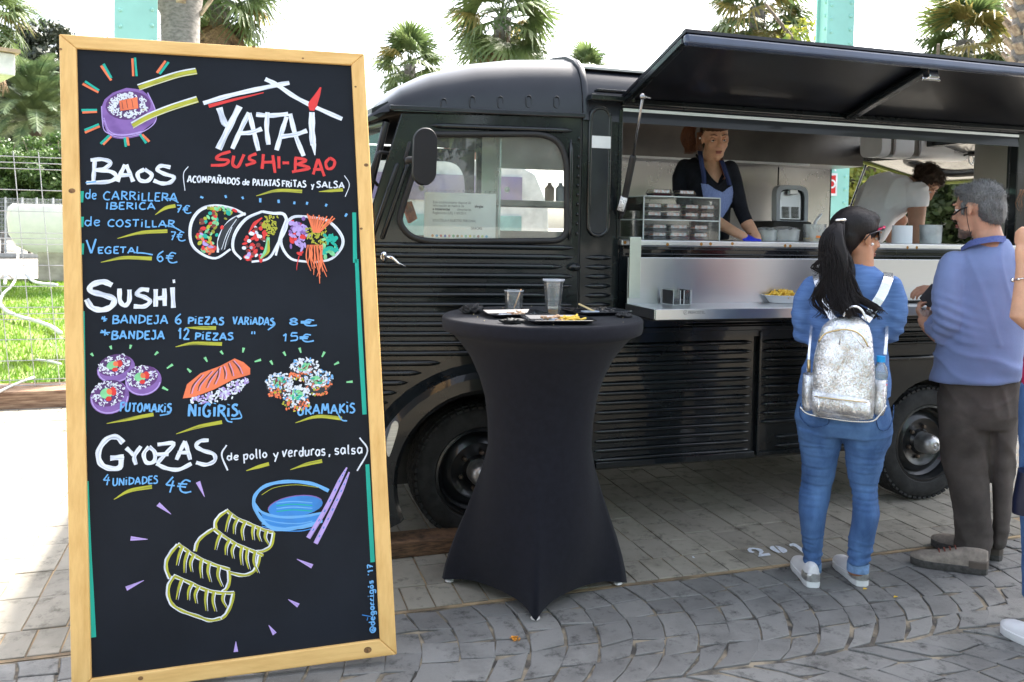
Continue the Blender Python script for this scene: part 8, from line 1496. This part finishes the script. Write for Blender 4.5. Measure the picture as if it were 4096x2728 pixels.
q = [(.0113,1.9477)][0]; b = MB(); b.ell((q[0], -.035, q[1]), .0055); b.build('earring', _m['pearl'], hr, smooth=True)
b = MB(); b.tube([(x, y, z) for (x, z), y in zip(catmull([(.0361,1.8157),(.0589,1.7864),(.0813,1.7729),(.1028,1.7933),(.1132,1.8159)], 4), [-.055-.02*math.sin(k/16*3.14) for k in range(17)])], .001, 5); b.build('necklace', _m['gold zip'], D)
b = MB(); rings(b, [(-.17, .17, .46, .1, 0), (-.18, .18, .8, .12, 0), (-.17, .17, 1.0, .11, 0), (-.16, .16, 1.3, .11, 0)]); b.build('skirt', M_int, D, smooth=True)
# ---- bent man in the white t-shirt
WM = (4.0, 4.7); Mn = thing('person', 'curly haired man in a white t-shirt bent over at the back of the van', 'person', (WM[0], WM[1], 0), FR(WM))
out = [(-.0582,1.6208),(-.0263,1.7577),(.039,1.8256),(.1001,1.864),(.1571,1.878),(.2191,1.8559),(.2717,1.8436),(.3075,1.8053)]; lo = [(.0139,1.3385),(.1158,1.3705),(.1503,1.4005),(.1795,1.4543),(.2169,1.5176),(.2677,1.5664),(.3043,1.6385),(.3447,1.7197)]
b = MB(); rr = []
for (a, c_, w_, y_) in zip(out, lo, (.17, .19, .20, .205, .21, .21, .18, .09), (.0,)*8):
    p, q = Vector((a[0], 0, a[1])), Vector((c_[0], 0, c_[1])); m_ = (p+q)/2; h_ = (q-p)/2; rr.append([tuple(m_-h_*math.cos(t)+Vector((0, w_*math.sin(t), 0))) for t in [2*math.pi*k/26 for k in range(26)]])
b.loft(rr); sl_ = [(.3094,1.7482),(.3288,1.6816),(.3311,1.6101)]; b.tube([(sl_[0][0]-.01, -.12, sl_[0][1]), (sl_[1][0], -.15, sl_[1][1]), (sl_[2][0], -.15, sl_[2][1]+.01)], [.085, .078, .072], 16)
def wf(p, n): return folds(.010, 3.5, 5, 6)(p, n)+.014*(ridge(p.x*5-p.z*3, p.y*3, p.z*2.5)-.3)
organic('t_shirt', b, mat('white cotton', (.84, .83, .86), .9, var=.03, bump=.25, bs=160), Mn, .010, 5, wf)
b = MB(); a_ = [(.328,1.6387),(.3282,1.5672),(.3292,1.4717),(.332,1.3858)]; b.tube([(a_[0][0], -.15, a_[0][1]), (a_[1][0], -.15, a_[1][1]), (a_[2][0], -.16, a_[2][1]), (a_[3][0], -.17, a_[3][1]-.02)], [.058, .054, .046, .036], 16, round_=True); hand(b, aim((a_[3][0], -.17, a_[3][1]-.02), (0, -.2, -1), (0, -1, .2)), .5); organic('arm', b, SK2, Mn, .006, 5)
b = MB(); a_ = [(.2424,1.542),(.1996,1.5125),(.179,1.4688),(.1853,1.411)]; b.tube([(x, .08, z) for x, z in a_], [.05, .046, .04, .034], 14, round_=True); organic('arm', b, SK2, Mn, .006, 5)
hc_ = [(.3768,1.7862)][0]; MM = headM((hc_[0], -.02, hc_[1]), -100, -58, 0, 1.0); sh_ = [(.3081,1.7863)][0]; head(Mn, MM, SK2, ([(sh_[0]+.03, -.0, sh_[1]), (sh_[0]-.04, 0, sh_[1]-.01)], (.052, .056, .06)), .6, False, H_cur)
b = MB(); rnd = random.Random(17)
for k in range(150):
    d = Vector((rnd.gauss(0, 1), rnd.gauss(0, 1), rnd.gauss(0, 1))).normalized(); 
    if d.y > .25 and d.z < .55: continue
    if d.z < -.55: continue
    c_ = MM @ (Vector((0, -.015, .035))+Vector((d.x*.078, d.y*.088, d.z*.080))); b.ell(c_, (rnd.uniform(.014, .024),)*3, nu=8, nv=6)
b.ell(MM @ Vector((0, -.02, .04)), (.08, .088, .078), MM.to_3x3(), nu=20, nv=12)
hr = organic('hair', b, H_cur, Mn, .006, 1, lambda p, n: .006*noise.noise(p*55))
b = MB()
for v in range(0, len(hr.data.vertices), max(1, len(hr.data.vertices)//700)):
    vv = hr.data.vertices[v]; p = vv.co.copy(); n_ = vv.normal; a = rnd.uniform(0, 6.28); s_ = n_.orthogonal().normalized(); t_ = n_.cross(s_); b.tube([p+n_*.012*k/4+(s_*math.cos(a+k*1.6)+t_*math.sin(a+k*1.6))*.006 for k in range(5)], .0012, 4)
b.build('curls', H_cur, hr, kind='stuff')
b = MB(); rings(b, [(-.02, .26, .46, .12, .0), (-.06, .2, .8, .13, 0), (-.28, .06, 1.0, .15, 0), (-.34, -.02, 1.25, .15, 0)]); b.build('trousers', M_denim, Mn, smooth=True)
# ---- woman at the right edge
WE_ = (2.85, 2.35); Ew = thing('person', 'woman at the right picture edge with a raised bare arm and silver bracelet', 'person', (WE_[0], WE_[1], 0), FR(WE_))
b = MB(); a_ = [(-.0675,1.1638),(-.0892,1.1228),(-.1031,1.1491),(-.0998,1.2039),(-.0924,1.289),(-.0917,1.3434),(-.0952,1.3975)]; 
b.tube([(a_[0][0]+.17, -.02, a_[0][1]+.13), (a_[0][0]+.06, -.06, a_[0][1]+.02), (a_[1][0]+.022, -.09, a_[1][1]+.004), (a_[2][0]+.03, -.09, a_[2][1]), (a_[3][0]+.030, -.08, a_[3][1]), (a_[4][0]+.020, -.07, a_[4][1]), (a_[5][0]+.014, -.06, a_[5][1]), (a_[6][0]+.012, -.055, a_[6][1])], [.052, .047, .040, .044, .042, .033, .026, .026], 18, round_=True)
hand(b, aim((a_[6][0]+.012, -.055, a_[6][1]), (.0, .05, 1), (-.55, -.8, 0)), 1.25, .9, .95, .4, 1); organic('arm', b, SK3, Ew, .005, 4, lambda p, n: .0004*noise.noise(p*100))
q = [(-.1206,1.2803),(-.0979,1.2972),(-.0764,1.303)]; cxb = a_[4][0]+.022; zb = q[1][1]; b = MB(); bp2 = [(cxb+.041*math.cos(t), -.068+.041*math.sin(t), zb+.012*math.cos(t)) for t in [k*math.pi/12 for k in range(25)]]; b.tube(bp2, .0022, 6, cap=False)
for k in (12, 13, 16, 18, 20): b.ell(bp2[k], .0055 if k != 13 else .008, nu=8, nv=6)
b.build('bracelet', M_chr, Ew, smooth=True)
ex = [(-.0715,.9723),(-.0759,.8671),(-.0745,.6858),(-.0598,.4967)]
b = MB(); rings(b, [(ex[1][0]+.005, ex[1][0]+.31, .88, .11, 0), (ex[0][0]+.005, ex[0][0]+.30, 1.0, .11, 0), (ex[0][0]+.01, ex[0][0]+.31, 1.2, .11, 0), (ex[0][0]+.0, ex[0][0]+.33, 1.33, .10, 0), (ex[0][0]+.09, ex[0][0]+.23, 1.42, .05, 0)]); organic('top', b, mat('raspberry top', (.55, .01, .08), .8, var=.1), Ew, .010, 6, folds(.005, 6, 5))
b = MB(); rings(b, [(ex[1][0]-.0, ex[1][0]+.32, .90, .11, 0), (ex[1][0], ex[1][0]+.32, .78, .12, 0), (ex[2][0]+.02, ex[2][0]+.30, .70, .10, 0)]); rings(b, [(ex[1][0], ex[1][0]+.16, .76, .08, 0), (ex[2][0]+.01, ex[2][0]+.15, .5, .065, 0), (ex[3][0]+.02, ex[3][0]+.12, .08, .045, 0)]); rings(b, [(ex[1][0]+.16, ex[1][0]+.32, .76, .08, 0), (ex[2][0]+.18, ex[2][0]+.31, .5, .065, 0), (ex[3][0]+.20, ex[3][0]+.30, .08, .045, 0)]); organic('jeans', b, M_denim, Ew, .010, 6, folds(.004, 6, 12))
mc2 = (ex[0][0]+.13, .02, 1.56); MEm = headM(mc2, 70, -5, 0, .97); head(Ew, MEm, SK3, ([(mc2[0], .02, 1.45), (mc2[0], .01, 1.36)], (.046, .05, .055)), .4, True, H_brn)
b = MB(); b.ell(MEm @ Vector((0, -.02, .045)), (.080, .092, .078), MEm.to_3x3().normalized()); hr = organic('hair', b, H_brn, Ew, .006, 3, lambda p, n: .003*noise.noise(p*40)); b = MB(); strands(b, None, [(mc2[0]+.03, -.05, 1.60), (mc2[0]+.05, -.06, 1.5), (mc2[0]+.04, -.08, 1.38), (mc2[0]+.05, -.08, 1.28)], 60, .005, .002, .05, 0, 41, .02)
strands(b, None, [(x, -.05, z) for x, z in [(-.0894,1.6235),(-.0956,1.5953),(-.1,1.5577),(-.0922,1.52)]], 9, .0005, .0004, .010, 0, 44, .004); b.build('loose_hair', mat('copper hair', (.30, .12, .04), .5, col2=(.1, .04, .015), vs=60), hr, smooth=True, fixn=False)
q = [(2.6785,2.17),(2.6666,2.3241)]; ca, sa = math.cos(-FR(WE_)), math.sin(-FR(WE_)); lo2 = lambda p: ((p[0]-WE_[0])*ca-(p[1]-WE_[1])*sa, (p[0]-WE_[0])*sa+(p[1]-WE_[1])*ca); a_, b_ = Vector(lo2(q[0])), Vector(lo2(q[1])); d_ = (b_-a_).normalized()*.25; shoe(Ew, b_-d_, b_, L=.25, w_=.085, up2=M_wht); b_ = b_+Vector((.22, .10)); shoe(Ew, b_-d_, b_, L=.25, w_=.085, up2=M_wht)
q = [(-.082,.4348),(-.0687,.591)]; b = MB(); b.loft([[(x, y, z) for x, y in rrect(q[i][0]+.0, q[i][0]+.26, -.16, -.06, .03, 4)] for i, z in ((0, q[0][1]), (0, q[0][1]+.05), (1, q[1][1]))]); o = tag(b.build('handbag', mat('navy bag', (.008, .010, .03), .4), smooth='auto'), 'dark navy bag hanging at the right picture edge', 'bag'); o.location = (WE_[0], WE_[1], 0); o.rotation_euler = (0, 0, FR(WE_))
b = MB(); b.tube([(q[1][0]+.05, -.11, q[1][1]), (q[1][0]+.09, -.11, q[1][1]+.35), (q[1][0]+.16, -.11, q[1][1]+.5)], .006, 6); b.build('strap', _m['navy bag'], o, smooth=True)
# ---- people far behind, seen through the van
def passer(label, x, y, h, top, hair, seed, skin=SK3, legs=(.05, .06, .1)):
    t = thing('person', label, 'person', (x, y, 0), FR((x, y))); s = h/1.7; b = MB(); rings(b, [(-.16*s, .16*s, .88*s, .11*s, 0), (-.15*s, .15*s, 1.05*s, .1*s, 0), (-.2*s, .2*s, 1.32*s, .11*s, 0), (-.17*s, .17*s, 1.42*s, .08*s, 0), (-.05*s, .05*s, 1.47*s, .05*s, 0)])
    for k in (-1, 1): b.tube([(k*.19*s, 0, 1.36*s), (k*.24*s, -.03*s, 1.12*s), (k*.12*s, -.2*s, 1.05*s)], [.055*s, .045*s, .035*s], 10, round_=True)
    organic('torso', b, mat('top %d' % seed, top, .9, var=.15), t, .018, 4)
    b = MB(); rings(b, [(-.17*s, .17*s, .95*s, .12*s, 0), (-.17*s, .17*s, .8*s, .12*s, 0)])
    for k in (-1, 1): b.tube([(k*.09*s, 0, .85*s), (k*.1*s, 0, .45*s), (k*.1*s, 0, .04)], [.085*s, .06*s, .045*s], 10)
    organic('legs', b, mat('legs %d' % seed, legs, .9), t, .02, 4); b = MB(); b.ell((0, 0, 1.59*s), (.075*s, .09*s, .11*s)); b.tube([(0, 0, 1.42*s), (0, 0, 1.52*s)], .05*s, 10); b.build('head', skin, t, smooth=True); b = MB(); b.ell((0, .02*s, 1.62*s), (.085*s, .095*s, .10*s)); b.tube([(0, .06, 1.6*s), (0, .08, 1.4*s)], .05, 8); b.build('hair', hair, t, smooth=True)
for px, lb, h, tp, hh, lg_ in (([(15.2202,15.0295,-.0341)][0], 'dark haired woman in a mustard top far behind the van rear', 1.66, (.50, .36, .12), H_brn, (.4, .33, .2)), ([(14.5422,14.1991,.0465)][0], 'auburn haired person in a white top far behind the van rear', 1.60, (.66, .58, .55), _m['auburn hair'], (.3, .3, .32)), ([(16.3175,15.7258,-.1063)][0], 'person in dark blue with pale hair far behind the van rear', 1.55, (.03, .03, .12), H_gry, (.05, .05, .08))):
    passer(lb, px[0], px[1], h, tp, hh, int(h*1000))
